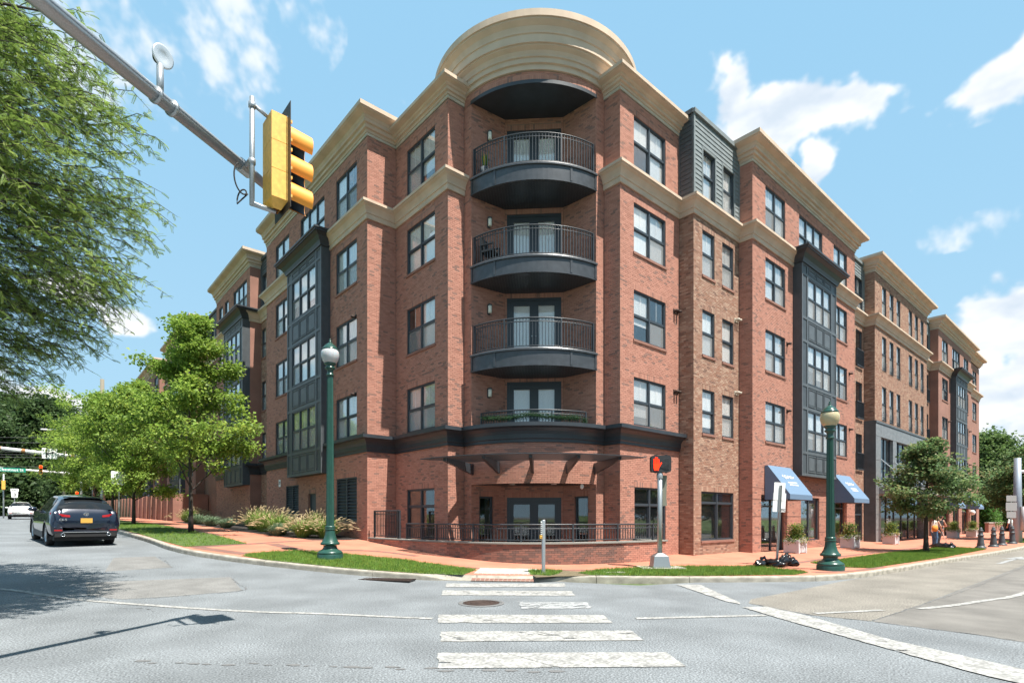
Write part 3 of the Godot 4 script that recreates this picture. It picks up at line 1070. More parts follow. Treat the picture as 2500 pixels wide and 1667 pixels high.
	band_path.append_array([Vector2(4.39, -0.73), Vector2(4.39, 0), Vector2(8.19, 0)])
	strip("metal_band", BAND, band_path, "black_metal")
	strip("cornice", CORN_LOW, [Vector2(0, -8.17), Vector2(0, -4.39), Vector2(0.9, -4.39)], "beige")
	strip("cornice", CORN_LOW, [Vector2(4.39, -0.9), Vector2(4.39, 0), Vector2(8.19, 0)], "beige")
	strip("frieze", TRIM, [Vector2(0, -8.17), Vector2(0, -4.39), Vector2(0.73, -4.39)], "limestone")
	strip("frieze", TRIM, [Vector2(4.39, -0.73), Vector2(4.39, 0), Vector2(8.19, 0)], "limestone")
	for p in [[Vector2(-1.29, -20.5), Vector2(-1.29, -8.17), Vector2(1.6, -8.17)], [Vector2(-1.29, -31.5), Vector2(-1.29, -23.6), Vector2(1.0, -23.6)], [Vector2(-1.29, -50), Vector2(-1.29, -38), Vector2(1, -38)], [Vector2(-1.29, -66), Vector2(-1.29, -54), Vector2(1, -54)], [Vector2(-1.29, -84), Vector2(-1.29, -70), Vector2(1, -70)],
			[Vector2(11.88, -1.2), Vector2(11.88, 1.24), Vector2(24.5, 1.24), Vector2(24.5, -1.2)], [Vector2(28.1, -1.2), Vector2(28.1, 1.24), Vector2(40.4, 1.24), Vector2(40.4, -1.2)], [Vector2(44, -1.2), Vector2(44, 1.24), Vector2(56.6, 1.24), Vector2(56.6, -1.2)]]:
		strip("cornice", CORN_HIGH, p, "beige")
		strip("frieze", TRIM, p, "limestone")
	# ---------- roofs
	var rf := MB.new()
	rf.slab([Vector2(0.02, -8.3), Vector2(0.02, -4.45), Vector2(0.8, -4.45), Vector2(4.16, -4.16), Vector2(4.45, -0.8), Vector2(4.45, -0.02), Vector2(8.3, -0.02), Vector2(8.3, -8.3)], 17.2, 17.45)
	rf.box(Vector3(-1.25, 17.3, -20.4), Vector3(8, 17.8, -8.2))
	rf.box(Vector3(8.3, 17.3, -8), Vector3(11.9, 17.5, 0.6))
	rf.box(Vector3(11.95, 17.3, -20), Vector3(24.4, 17.8, 1.2))
	rf.box(Vector3(24.4, 17.3, -20), Vector3(28.2, 17.5, 0.6))
	rf.box(Vector3(28.2, 17.3, -20), Vector3(40.3, 17.8, 1.2))
	rf.box(Vector3(40.3, 17.3, -20), Vector3(44.1, 17.5, 0.6))
	rf.box(Vector3(44.1, 17.3, -20), Vector3(62.5, 17.8, 0.85))
	rf.box(Vector3(-0.6, 17.2, -84), Vector3(12, 17.5, -20.4))
	for z in [[-31.4, -23.7], [-49.9, -38.1], [-65.9, -54.1], [-83.9, -70.1]]:
		rf.box(Vector3(-1.25, 17.5, z[0]), Vector3(12, 17.8, z[1]))
	put("roof", rf, mats["roofing"], bld)
	var bk := MB.new()
	bk.box(Vector3(8, 0, -20.2), Vector3(62.5, 17.3, -20))
	bk.box(Vector3(11.8, 0, -84), Vector3(12, 17.3, -20))
	bk.box(Vector3(8.0, 0.0, -20.0), Vector3(8.2, 17.3, -6.0))
	put("rear_wall", bk, mats["brick_far"], bld)
	build_bay()
	place_bricks()

func wide_block(p0: Vector2, p1: Vector2, near: bool) -> Transform3D:
	var w := p0.distance_to(p1)
	var c := w / 2
	var sp := []
	for f in [0, 1, 2, 3]:
		sp.append([Rect2(c - 5.07, WB[f], 2.03, WT[f] - WB[f]), 2, f < 3])
		sp.append([Rect2(c + 3.04, WB[f], 2.03, WT[f] - WB[f]), 2, f < 3])
	sp.append([Rect2(c - 1.47, WB[3], 2.94, WT[3] - WB[3]), 3, false])
	var holes := []
	for s in sp:
		holes.append(s[0])
	# shop openings at street level
	var shops := [Rect2(c - 5.5, 0.06, 2.3, 2.66), Rect2(c - 1.25, 0.55, 2.3, 2.15), Rect2(c + 2.35, 0.06, 2.3, 2.66)]
	var t := wall(p0, p1, -0.1, 17.0, holes + shops, near)
	for s in sp:
		window(t, s[0], s[1], {"sill": s[2]})
	for i in 3:
		storefront(t, shops[i], 2, 0.0 if i == 1 else 0.5)
	room(p0, p1, 0.0, 17.0)
	# rustication: dark grooves across the shop piers
	var grooves := MB.new()
	for y in [0.95, 1.75, 2.5, 3.0]:
		var last := 0.0
		for s in shops:
			if y < s.end.y and y > s.position.y:
				grooves.box(Vector3(last, y, -0.006), Vector3(s.position.x, y + 0.03, 0.003))
				last = s.end.x
		grooves.box(Vector3(last, y, -0.006), Vector3(w, y + 0.03, 0.003))
	put("pier_joint", grooves, mats["paver_dark"], bld, t)
	var d := (p1 - p0).normalized()
	var nrm := Vector2(-d.y, d.x)
	oriel(p0 + d * (c - 2.19) + nrm * 0.42, p0 + d * (c + 2.19) + nrm * 0.42, 0.42)
	for y in [9.55, 6.4]:
		vent(t, c - 2.85, y + 0.3)
		vent(t, c + 5.4, y + 0.3)
	return t

func far_tan_gap(p0: Vector2, p1: Vector2) -> void:
	var sp := []
	for f in 3:
		sp.append([Rect2(2.12, WB[f] - 0.45, 1.15, WT[f] - WB[f] + 0.45), 1, false, true, 0.35])
	sp.append([Rect2(2.0, 0.3, 1.3, 2.3), 1, false, true, 0.7])
	var t := build_side(p0, p1, -0.1, 13.7, p0.x < 30.0, true, sp)
	room(p0, p1, 0.0, 17.4)
	for f in 3:
		var rl := MB.new()
		rl.box(Vector3(2.07, WB[f] - 0.45, 0.06), Vector3(3.32, WB[f] - 0.38, 0.12))
		rl.box(Vector3(2.07, WB[f] + 0.55, 0.06), Vector3(3.32, WB[f] + 0.60, 0.12))
		for k in 12:
			rl.box(Vector3(2.09 + k * 0.11, WB[f] - 0.38, 0.075), Vector3(2.11 + k * 0.11, WB[f] + 0.55, 0.10))
		rl.box(Vector3(2.07, WB[f] - 0.42, -0.02), Vector3(2.11, WB[f] + 0.58, 0.06))
		rl.box(Vector3(3.28, WB[f] - 0.42, -0.02), Vector3(3.32, WB[f] + 0.58, 0.06))
		put("juliet_railing", rl, mats["black_metal"], bld, t)
	siding(p0, p1, 14.2, 17.4, [[Rect2(1.55, WB[3], 1.7, 1.85), 2]])

func portal_block() -> void:
	var p0 := Vector2(28.1, 1.24)
	var p1 := Vector2(40.4, 1.24)
	var sp := []
	for k in 2:
		for i in 3:
			var x := 1.45 + k * 6.0 + i * 1.55
			for f in [1, 2]:
				sp.append([Rect2(x, WB[f] - 0.35, 0.85, WT[f] - WB[f] + 0.35), 1, false])
			sp.append([Rect2(x, WB[3], 0.85, WT[3] - WB[3]), 1, false])
	var t := build_side(p0, p1, 7.6, 17.0, true, true, sp)
	room(p0, p1, 0.0, 17.0, 2.4)
	for s in sp:
		if s[0].position.y < 13.0:
			var rl := MB.new()
			for k in 4:
				rl.box(Vector3(s[0].position.x - 0.03, s[0].position.y + 0.05 + k * 0.14, 0.03), Vector3(s[0].end.x + 0.03, s[0].position.y + 0.075 + k * 0.14, 0.055))
			put("juliet_railing", rl, mats["black_metal"], bld, t)
	# metal-clad two-storey portal, its panels built one by one
	var q := thing_part("entrance_portal", face_frame(p0, p1))
	var opens := [Rect2(1.0, 3.9, 2.5, 2.9), Rect2(4.3, 3.9, 3.4, 2.9), Rect2(8.5, 3.9, 2.6, 2.9), Rect2(1.0, 0.05, 10.2, 3.1)]
	var xs := [0.0, 1.0, 3.5, 4.3, 7.7, 8.5, 11.1, 12.3]
	var ys := [0.0, 0.95, 1.9, 2.85, 3.15, 3.9, 5.3, 6.8, 7.6]
	for i in xs.size() - 1:
		for j in ys.size() - 1:
			var c := Vector2((xs[i] + xs[i + 1]) / 2, (ys[j] + ys[j + 1]) / 2)
			var free := true
			for o in opens:
				if o.has_point(c):
					free = false
			if free:
				var key := "pp%.2f_%.2f" % [xs[i + 1] - xs[i], ys[j + 1] - ys[j]]
				if not cache.has(key):
					var mb := MB.new()
					mb.box(Vector3(0.01, 0.01, -0.3), Vector3(xs[i + 1] - xs[i] - 0.01, ys[j + 1] - ys[j] - 0.01, 0.06))
					cache[key] = mb.mesh()
				part("cladding_panel", cache[key], mats["portal_metal"], q, Transform3D(Basis(), Vector3(xs[i], ys[j], 0)))
	var fr := MB.new()
	for o in opens:
		var nn := 2 if o.size.x < 3.0 else (3 if o.size.x < 5 else 6)
		for k in nn + 1:
			fr.box(Vector3(o.position.x + o.size.x * k / nn - 0.03, o.position.y, -0.2), Vector3(o.position.x + o.size.x * k / nn + 0.03, o.end.y, -0.1))
		fr.box(Vector3(o.position.x, o.position.y + o.size.y * 0.48, -0.19), Vector3(o.end.x, o.position.y + o.size.y * 0.48 + 0.05, -0.11))
		part("pane", rect_mesh(o.size.x, o.size.y), mats["pane_dark"], q, Transform3D(Basis(), Vector3(o.position.x, o.position.y, -0.15)))
	part("glazing_bars", fr.mesh(), mats["frame_paint"], q)
	var cn := MB.new()
	cn.box(Vector3(0.6, 3.2, 0.05), Vector3(11.6, 3.62, 1.9))
	part("canopy", cn.mesh(), mats["portal_metal"], q)
	for x in [1.0, 4.0, 8.2, 11.2]:
		var rod := MB.new()
		rod.tube([Vector3(x, 5.4, 0.06), Vector3(x, 3.6, 1.8)], 0.03, 6)
		part("tie_rod", rod.mesh(), mats["aluminium"], q)
	var side := MB.new()
	side.box(Vector3(-0.005, 0.0, -0.6), Vector3(0.02, 7.7, 0.05))
	side.box(Vector3(-0.03, 7.62, -0.6), Vector3(12.33, 7.75, 0.10))
	part("coping", side.mesh(), mats["bay_panel"], q)

func thing_part(nm: String, t: Transform3D) -> Node3D:
	var o := Node3D.new()
	o.name = nm
	bld.add_child(o, true)
	o.transform = t
	return o

func side_street_block() -> void:
	var p0 := Vector2(-1.29, -20.5)
	var p1 := Vector2(-1.29, -8.17)
	var sp := []
	for f in 4:
		sp.append([Rect2(9.36, WB[f], 2.03, WT[f] - WB[f]), 2, f > 0 and f < 3])
		sp.append([Rect2(1.5, WB[f], 2.03, WT[f] - WB[f]), 2, f > 0 and f < 3])
	sp.append([Rect2(5.15, WB[3], 2.94, WT[3] - WB[3]), 3, false])
	var holes := []
	for s in sp:
		holes.append(s[0])
	var door := Rect2(6.15, 0.5, 0.95, 2.35)
	var louvres := [Rect2(9.40, 1.55, 2.0, 1.85), Rect2(3.1, 1.75, 1.8, 1.6)]
	var t := wall(p0, p1, 0.3, 17.0, holes + louvres + [door], true)
	for s in sp:
		window(t, s[0], s[1], {"sill": s[2]})
	room(p0, p1, 0.8, 17.0)
	for r in louvres:
		var mb := MB.new()
		mb.box(Vector3(0, 0, -0.12), Vector3(r.size.x, 0.05, -0.02))
		mb.box(Vector3(0, r.size.y - 0.05, -0.12), Vector3(r.size.x, r.size.y, -0.02))
		for x in [0.0, r.size.x / 2 - 0.04, r.size.x - 0.06]:
			mb.box(Vector3(x, 0.05, -0.12), Vector3(x + (0.08 if x > 0.1 and x < r.size.x - 0.1 else 0.06), r.size.y - 0.05, -0.02))
		mb.quad(Vector3(0, 0, -0.13), Vector3(r.size.x, 0, -0.13), Vector3(r.size.x, r.size.y, -0.13), Vector3(0, r.size.y, -0.13))
		var o := put("louvre", mb, mats["frame_paint"], bld, t * Transform3D(Basis(), Vector3(r.position.x, r.position.y, 0)))
		var sl := MB.new()
		sl.box(Vector3(0.06, -0.006, -0.06), Vector3(r.size.x - 0.06, 0.006, 0.06))
		var sm := sl.mesh()
		for k in 13:
			part("slat", sm, mats["bay_metal"], o, Transform3D(Basis(Vector3.RIGHT, 0.75), Vector3(0, 0.1 + k * (r.size.y - 0.2) / 12.0, -0.075)))
	var dm := MB.new()
	dm.box(Vector3(0.04, 0, -0.19), Vector3(0.91, 2.3, -0.14))
	dm.box(Vector3(0.0, 0, -0.2), Vector3(0.04, 2.35, -0.1))
	dm.box(Vector3(0.91, 0, -0.2), Vector3(0.95, 2.35, -0.1))
	dm.box(Vector3(0.04, 2.3, -0.2), Vector3(0.91, 2.35, -0.1))
	var dd := put("service_door", dm, mats["bay_metal"], bld, t * Transform3D(Basis(), Vector3(door.position.x, door.position.y, 0)))
	var hm := MB.new()
	hm.box(Vector3(0.8, 1.0, -0.14), Vector3(0.86, 1.04, -0.06))
	part("handle", hm.mesh(), mats["aluminium"], dd)
	var plate := MB.new()
	plate.box(Vector3(-0.14, -0.19, 0.0), Vector3(0.14, 0.19, 0.02))
	var pl := put("number_plate", plate, mats["sign_white"], bld, t * Transform3D(Basis(), Vector3(2.2, 3.55, 0.004)))
	lettering("20", 0.16, mats["black"], pl, Vector3(0, 0.02, 0.022))
	oriel(Vector2(-1.72, -16.0), Vector2(-1.72, -11.74), 0.43)
	for y in [9.7, 6.5]:
		vent(t, 11.3, y + 0.3)
		vent(t, 8.95, y - 0.3, "limestone")

func lettering(txt: String, size: float, m: Material, parent: Node3D, at: Vector3, bold := true, depth := 0.004) -> MeshInstance3D:
	var tm := TextMesh.new()
	tm.text = txt
	var f := SystemFont.new()
	f.font_names = PackedStringArray(["Droid Sans"])
	f.font_weight = 700 if bold else 400
	tm.font = f
	tm.font_size = 32
	tm.pixel_size = size / 24.0
	tm.depth = depth
	var o := MeshInstance3D.new()
	o.name = "lettering"
	o.mesh = tm
	o.material_override = m
	o.position = at
	parent.add_child(o, true)
	return o

func left_far_block(z0: float, z1: float, bay_at_corner: bool) -> void:
	var p0 := Vector2(-1.29, z0)
	var p1 := Vector2(-1.29, z1)
	var w := z1 - z0
	var sp := []
	if bay_at_corner:
		for f in 4:
			sp.append([Rect2(0.7, WB[f], 0.95, 1.8), 1, f > 0 and f < 3])
			sp.append([Rect2(2.2, WB[f], 0.95, 1.8), 1, f > 0 and f < 3])
		sp.append([Rect2(w - 3.6, WB[3], 2.94, 1.85), 3, false])
		build_side(p0, p1, 0.8, 17.0, true, false, sp)
		oriel(Vector2(-1.72, z1 - 4.2), Vector2(-1.72, z1 - 0.02), 0.43, 1.05)
	else:
		for f in 4:
			sp.append([Rect2(w / 2 - 5.0, WB[f], 2.03, 1.8), 2, f > 0 and f < 3])
			sp.append([Rect2(w / 2 + 2.97, WB[f], 2.03, 1.8), 2, f > 0 and f < 3])
		build_side(p0, p1, 0.8, 17.0, false, false, sp)
		oriel(Vector2(-1.72, z0 + w / 2 - 2.1), Vector2(-1.72, z0 + w / 2 + 2.1), 0.43)
		wall(Vector2(-1.29, z1), Vector2(-0.64, z1), 0.8, 17.0, [], false)
	room(p0, p1, 0.8, 17.0)

func left_gap(z0: float, z1: float) -> void:
	var sp := []
	var w := z1 - z0
	for f in 3:
		sp.append([Rect2(0.4, WB[f], 0.95, 1.8), 1, true])
	build_side(Vector2(-0.64, z0), Vector2(-0.64, z1), 0.8, 13.7, false, true, sp)
	var up := [[Rect2(0.4, WB[3], 0.95, 1.85), 1]]
	if w > 5:
		up.append([Rect2(2.2, WB[3], 1.9, 1.85), 2])
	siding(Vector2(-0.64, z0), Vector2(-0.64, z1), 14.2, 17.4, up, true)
	room(Vector2(-0.64, z0), Vector2(-0.64, z1), 0.8, 17.0)

func place_bricks() -> void:
	# the bricks nearest the crossing are pieces of their own; the rest are one mass
	var eye := Vector3(-11.59, 1.7, 12.41)
	var order := range(bricks_at.size())
	var dist := PackedFloat32Array()
	for b in bricks_at:
		dist.append(b.origin.distance_squared_to(eye))
	order.sort_custom(func(a, b): return dist[a] < dist[b])
	var shades := []
	for k in 10:
		var m := StandardMaterial3D.new()
		m.resource_name = "brick_%d" % k
		var c := brick_tint(false)
		m.albedo_color = lin(c.r, c.g, c.b)
		m.roughness = 0.9
		shades.append(m)
	for i in 300:
		part("brick", brick_mesh, shades[rng.randi() % 10], bld, bricks_at[order[i]])
	var at := []
	var tints := PackedColorArray()
	for i in range(300, order.size()):
		at.append(bricks_at[order[i]])
		tints.append(bricks_tint[order[i]])
	var mm := multi("brickwork", brick_mesh, mats["brick_tint"], at, tints, bld)
	mm.set_meta("kind", "stuff")
	print("bricks ", order.size())

# ---------------------------------------------------------------- the round corner bay
func BW(x: float, z: float) -> Vector2:
	return DC + Vector2(0.70711, 0.70711) * x + Vector2(-0.70711, 0.70711) * z

func bay_t() -> Transform3D:
	return Transform3D(Basis(Vector3.UP, -PI / 4), Vector3(DC.x, 0, DC.y))

func larc(r: float, a0: float, a1: float, n: int) -> Array:
	var out := []
	for i in n + 1:
		var a := lerpf(a0, a1, float(i) / n)
		out.append(Vector2(r * sin(a), r * cos(a)))
	return out

func curved_railing(parent: Node3D, r: float, half: float, y0: float, h: float, rings: bool, m: Material, posts: Array) -> void:
	var mb := MB.new()
	mb.smooth()
	for q in [[y0 + h, 0.026], [y0 + h - 0.13, 0.016], [y0 + 0.10, 0.016]]:
		var pts := []
		for p in larc(r, -half, half, 30):
			pts.append(Vector3(p.x, q[0], p.y))
		mb.tube(pts, q[1], 6)
	put("rail", mb, m, parent)
	if not cache.has("post"):
		var pm := MB.new()
		pm.box(Vector3(-0.028, 0, -0.028), Vector3(0.028, 1, 0.028))
		cache["post"] = pm.mesh()
		var bm := MB.new()
		bm.box(Vector3(-0.011, 0, -0.011), Vector3(0.011, 1, 0.011))
		cache["baluster"] = bm.mesh()
		var rg := MB.new()
		rg.smooth()
		var pts := []
		for k in 13:
			pts.append(Vector3(cos(TAU * k / 12) * 0.05, sin(TAU * k / 12) * 0.05, 0))
		rg.tube(pts, 0.007, 5, false)
		cache["ring"] = rg.mesh()
	for a in posts:
		part("post", cache["post"], m, parent, Transform3D(Basis(Vector3.UP, a) * Basis.from_scale(Vector3(1, h, 1)), Vector3(r * sin(a), y0, r * cos(a))))
	var n := int(2 * half * r / 0.112)
	for k in range(1, n):
		var a := -half + 2 * half * k / n
		var top := h - 0.13 if rings else h
		part("baluster", cache["baluster"], m, parent, Transform3D(Basis(Vector3.UP, a) * Basis.from_scale(Vector3(1, top - 0.1, 1)), Vector3(r * sin(a), y0 + 0.1, r * cos(a))))
		if rings:
			part("ring", cache["ring"], m, parent, Transform3D(Basis(Vector3.UP, a), Vector3(r * sin(a - half / n), y0 + h - 0.065, r * cos(a - half / n))))

func double_door(p0: Vector2, p1: Vector2, r: Rect2, blinds: bool, stile: float) -> void:
	var t := face_frame(p0, p1) * Transform3D(Basis(), Vector3(r.position.x, r.position.y, 0))
	var w := r.size.x
	var h := r.size.y
	var mb := MB.new()
	mb.box(Vector3(0, h - 0.10, -0.16), Vector3(w, h, -0.04))
	mb.box(Vector3(0, 0, -0.16), Vector3(0.09, h - 0.1, -0.04))
	mb.box(Vector3(w - 0.09, 0, -0.16), Vector3(w, h - 0.1, -0.04))
	var o := put("balcony_door", mb, mats["frame_paint"], bld, t)
	for k in 2:
		var a := 0.09 + k * (w / 2 - 0.09)
		var b := a + w / 2 - 0.09
		var lf := MB.new()
		lf.box(Vector3(a, 0.02, -0.14), Vector3(a + stile, h - 0.1, -0.07))
		lf.box(Vector3(b - stile, 0.02, -0.14), Vector3(b, h - 0.1, -0.07))
		lf.box(Vector3(a + stile, 0.02, -0.14), Vector3(b - stile, 0.28, -0.07))
		lf.box(Vector3(a + stile, h - 0.1 - stile, -0.14), Vector3(b - stile, h - 0.1, -0.07))
		part("door_leaf", lf.mesh(), mats["frame_paint"], o)
		part("pane", pane_mesh(b - a - 2 * stile, h - 0.38 - stile), mats["pane"], o, Transform3D(Basis(), Vector3(a + stile, 0.28, -0.10)))
		if blinds:
			part("blind", pleat_mesh(b - a - 2 * stile + 0.04, h - 0.36 - stile, 0.006, 0.055), mats["blind"], o, Transform3D(Basis(), Vector3(a + stile - 0.02, 0.27, -0.15)))
		var hd := MB.new()
		hd.box(Vector3(w / 2 + (-0.09 if k == 0 else 0.05), 0.98, -0.07), Vector3(w / 2 + (-0.05 if k == 0 else 0.09), 1.02, -0.02))
		part("handle", hd.mesh(), mats["aluminium"], o)

func build_bay() -> void:
	var T := bay_t()
	var full := 2 * WALL_END * DR
	var e := (WALL_END - OPEN) * DR
	var holes := [Rect2(e, 4.45, full - 2 * e, 12.5), Rect2(e, -1.0, full - 2 * e, 3.91)]
	lay_bricks(T, full, 0.2, 17.3, holes, [Rect2(e, 16.95, full - 2 * e, 0.2)], false, DR)
	var bed := MB.new()
	for q in [[-WALL_END, -OPEN, 0.2, 17.3], [OPEN, WALL_END, 0.2, 17.3], [-OPEN, OPEN, 16.95, 17.3], [-OPEN, OPEN, 2.91, 4.45]]:
		bed.sweep([Vector2(-0.012, q[2]), Vector2(-0.012, q[3])], arc(DC, DR, q[0], q[1], 24), false, false)
	put("wall", bed, mats["mortar"], bld)
	var ol := Vector2(DR * sin(-OPEN), DR * cos(OPEN))
	var orr := Vector2(DR * sin(OPEN), DR * cos(OPEN))
	var bl := Vector2(-1.11, 1.64)
	var br := Vector2(1.11, 1.64)
	# upper recess: side walls, back wall with doors
	wall(BW(ol.x, ol.y), BW(bl.x, bl.y), 4.45, 16.95, [], true)
	wall(BW(br.x, br.y), BW(orr.x, orr.y), 4.45, 16.95, [], true)
	var decks := [4.5, 7.62, 10.86, 14.08]
	var dh := []
	for f in 4:
		dh.append(Rect2(0.075, decks[f] + 0.01, 2.07, WT[f] - decks[f]))
	wall(BW(bl.x, bl.y), BW(br.x, br.y), 4.45, 16.95, dh, true)
	for f in 4:
		double_door(BW(bl.x, bl.y), BW(br.x, br.y), dh[f], true, 0.17)
	var back := MB.new()
	back.quad(Vector3(-2, 0.3, 0.6), Vector3(2, 0.3, 0.6), Vector3(2, 17, 0.6), Vector3(-2, 17, 0.6))
	put("interior_wall", back, mats["interior"], bld, T)
	# balconies
	var outline := larc(DR + 0.035, -OPEN, OPEN, 28)
	outline.append_array([br, bl])
	for f in [1, 2, 3]:
		var y0: float = decks[f] - 0.61
		var mb := MB.new()
		mb.slab(outline, y0, decks[f] - 0.06)
		var b := put("balcony", mb, mats["balcony_metal"], bld, T)
		var cap := MB.new()
		cap.sweep([Vector2(0.0, decks[f] - 0.07), Vector2(0.05, decks[f] - 0.07), Vector2(0.05, decks[f] - 0.02), Vector2(0.03, decks[f] + 0.02), Vector2(-0.25, decks[f] + 0.02)], larc(DR + 0.035, -OPEN, OPEN, 28))
		cap.sweep([Vector2(0.0, y0 - 0.0), Vector2(0.012, y0), Vector2(0.012, y0 + 0.05), Vector2(0.0, y0 + 0.05)], larc(DR + 0.035, -OPEN, OPEN, 28))
		part("coping", cap.mesh(), mats["balcony_metal"], b)
		for a in [-OPEN + 0.02, -0.40, 0.40, OPEN - 0.02]:
			var jm := MB.new()
			jm.box(Vector3(-0.04, y0 + 0.05, -0.005), Vector3(0.04, decks[f] - 0.07, 0.022))
			part("fascia_batten", jm.mesh(), mats["balcony_metal"], b, Transform3D(Basis(Vector3.UP, a), Vector3((DR + 0.035) * sin(a), 0, (DR + 0.035) * cos(a))))
		var so := MB.new()
		for k in 44:
			var x := -2.2 + k * 0.1025
			var zf := sqrt(DR * DR - x * x) - 0.05
			var zb := 1.64 + maxf(0.0, absf(x) - 1.11) * 0.81 + 0.03
			if zf > zb:
				so.box(Vector3(x - 0.042, y0 - 0.012, zb), Vector3(x + 0.042, y0 - 0.001, zf))
		part("soffit_boards", so.mesh(), mats["black_metal"], b)
		curved_railing(b, DR - 0.05, OPEN - 0.02, decks[f] + 0.0, 1.08, f == 1, mats["black_metal"], [-OPEN + 0.03, -0.30, 0.30, OPEN - 0.03])
	# ceiling over the top balcony
	var cl := MB.new()
	cl.slab(outline, 16.90, 16.96)
	cl.sweep([Vector2(0.0, 16.83), Vector2(0.03, 16.83), Vector2(0.03, 16.95), Vector2(0.0, 16.95)], larc(DR + 0.01, -OPEN, OPEN, 28))
	put("balcony_ceiling", cl, mats["black_metal"], bld, T)
	# second-floor deck and its railing
	var deck := MB.new()
	deck.slab(outline, 4.40, 4.49)
	var db := put("balcony", deck, mats["balcony_metal"], bld, T)
	curved_railing(db, DR - 0.22, 0.63, 4.49, 1.02, true, mats["black_metal"], [-0.63, -0.21, 0.21, 0.63])
	# drum cornice
	var dp := [Vector2(-0.02, 17.28), Vector2(0.06, 17.28), Vector2(0.06, 17.46), Vector2(0.13, 17.47), Vector2(0.13, 17.63), Vector2(0.18, 17.65), Vector2(0.18, 17.72), Vector2(0.22, 17.82), Vector2(0.34, 17.90), Vector2(0.34, 17.94), Vector2(0.40, 17.95), Vector2(0.40, 18.22), Vector2(0.44, 18.24), Vector2(0.44, 18.30), Vector2(0.48, 18.44), Vector2(0.62, 18.56), Vector2(0.62, 18.61), Vector2(0.67, 18.62), Vector2(0.67, 18.85), Vector2(0.63, 18.88), Vector2(-3.3, 19.1)]
	var circ := arc(DC, DR, 0, TAU, 96)
	circ.pop_back()
	strip("drum_cornice", dp, circ, "beige", true)
	# wall lamps beside the balcony doors, a camera by the entrance
	for f in 4:
		var lt := face_frame(BW(ol.x, ol.y), BW(bl.x, bl.y)) * Transform3D(Basis(), Vector3(0.75, decks[f] + 1.85, 0))
		var lm := MB.new()
		lm.box(Vector3(-0.06, -0.17, 0.0), Vector3(0.06, 0.17, 0.03))
		lm.smooth()
		lm.lathe([Vector2(0, 0.19), Vector2(0.085, 0.18), Vector2(0.085, 0.13), Vector2(0.0, 0.13)], 12, Transform3D(Basis(), Vector3(0, 0, 0.1)))
		var lo := put("wall_lamp", lm, mats["bay_metal"], bld, lt)
		var gm := MB.new()
		gm.smooth()
		gm.lathe([Vector2(0, -0.14), Vector2(0.07, -0.13), Vector2(0.075, 0.13), Vector2(0, 0.135)], 12, Transform3D(Basis(), Vector3(0, 0, 0.1)))
		part("lamp_glass", gm.mesh(), mat("frosted", lin(0.75, 0.72, 0.62), 0.4), lo)
	# entrance under the bay
	wall(BW(ol.x, ol.y), BW(bl.x, bl.y), 0.2, 2.95, [Rect2(0.35, 0.45, 0.62, 2.05)], true)
	wall(BW(br.x, br.y), BW(orr.x, orr.y), 0.2, 2.95, [Rect2(0.52, 0.45, 0.62, 2.05)], true)
	wall(BW(bl.x, bl.y), BW(br.x, br.y), 0.2, 2.95, [Rect2(0.075, 0.43, 2.07, 2.04)], true)
	storefront(face_frame(BW(ol.x, ol.y), BW(bl.x, bl.y)), Rect2(0.35, 0.45, 0.62, 2.05), 1, 0.0)
	storefront(face_frame(BW(br.x, br.y), BW(orr.x, orr.y)), Rect2(0.52, 0.45, 0.62, 2.05), 1, 0.0)
	double_door(BW(bl.x, bl.y), BW(br.x, br.y), Rect2(0.075, 0.43, 2.07, 2.04), false, 0.16)
	var sf := MB.new()
	sf.slab(larc(DR - 0.03, -OPEN, OPEN, 20) + [br, bl], 2.91, 2.97)
	var sfo := put("entrance_soffit", sf, mats["black_metal"], bld, T)
	for x in [-0.75, 0.75]:
		var dl := MB.new()
		dl.smooth()
		dl.lathe([Vector2(0, 2.905), Vector2(0.1, 2.895), Vector2(0.11, 2.912)], 14, Transform3D(Basis(), Vector3(x, 0, 2.75)))
		part("downlight", dl.mesh(), mats["white_paint"], sfo)
	var sc := MB.new()
	sc.smooth()
	sc.lathe([Vector2(0, 2.72), Vector2(0.06, 2.76), Vector2(0.07, 2.84), Vector2(0.05, 2.91)], 12, Transform3D(Basis(), Vector3(1.75, 0, 2.75)))
	part("security_camera", sc.mesh(), mats["white_paint"], sfo)
	# slatted metal canopy on five brackets
	var cy := 3.66
	var cn := thing_part("canopy", T)
	var nS := 11
	for s in nS:
		var mb := MB.new()
		var s0 := float(s) / nS
		var s1 := (s + 0.74) / nS
		var prev := []
		for i in 25:
			var k := -1.0 + 2.0 * i / 24.0
			var fx := 3.75 * k
			var front := Vector2(fx, 0.55 + sqrt(5.39 * 5.39 - fx * fx))
			var a := 0.80 * k
			var bk := Vector2(3.85 * sin(a), 3.85 * cos(a))
			bk = bk.lerp(front, pow(absf(k), 8.0) * 0.92)
			var p := bk.lerp(front, s0)
			var q := bk.lerp(front, s1)
			var cur := [Vector3(p.x, cy, p.y), Vector3(q.x, cy, q.y), Vector3(q.x, cy + 0.025, q.y), Vector3(p.x, cy + 0.025, p.y)]
			if prev.size():
				mb.quad(prev[1], cur[1], cur[2], prev[2])
				mb.quad(prev[2], cur[2], cur[3], prev[3])
				mb.quad(prev[3], cur[3], cur[0], prev[0])
				mb.quad(prev[0], cur[0], cur[1], prev[1])
			prev = cur
		put("slat", mb, mats["balcony_metal"], cn)
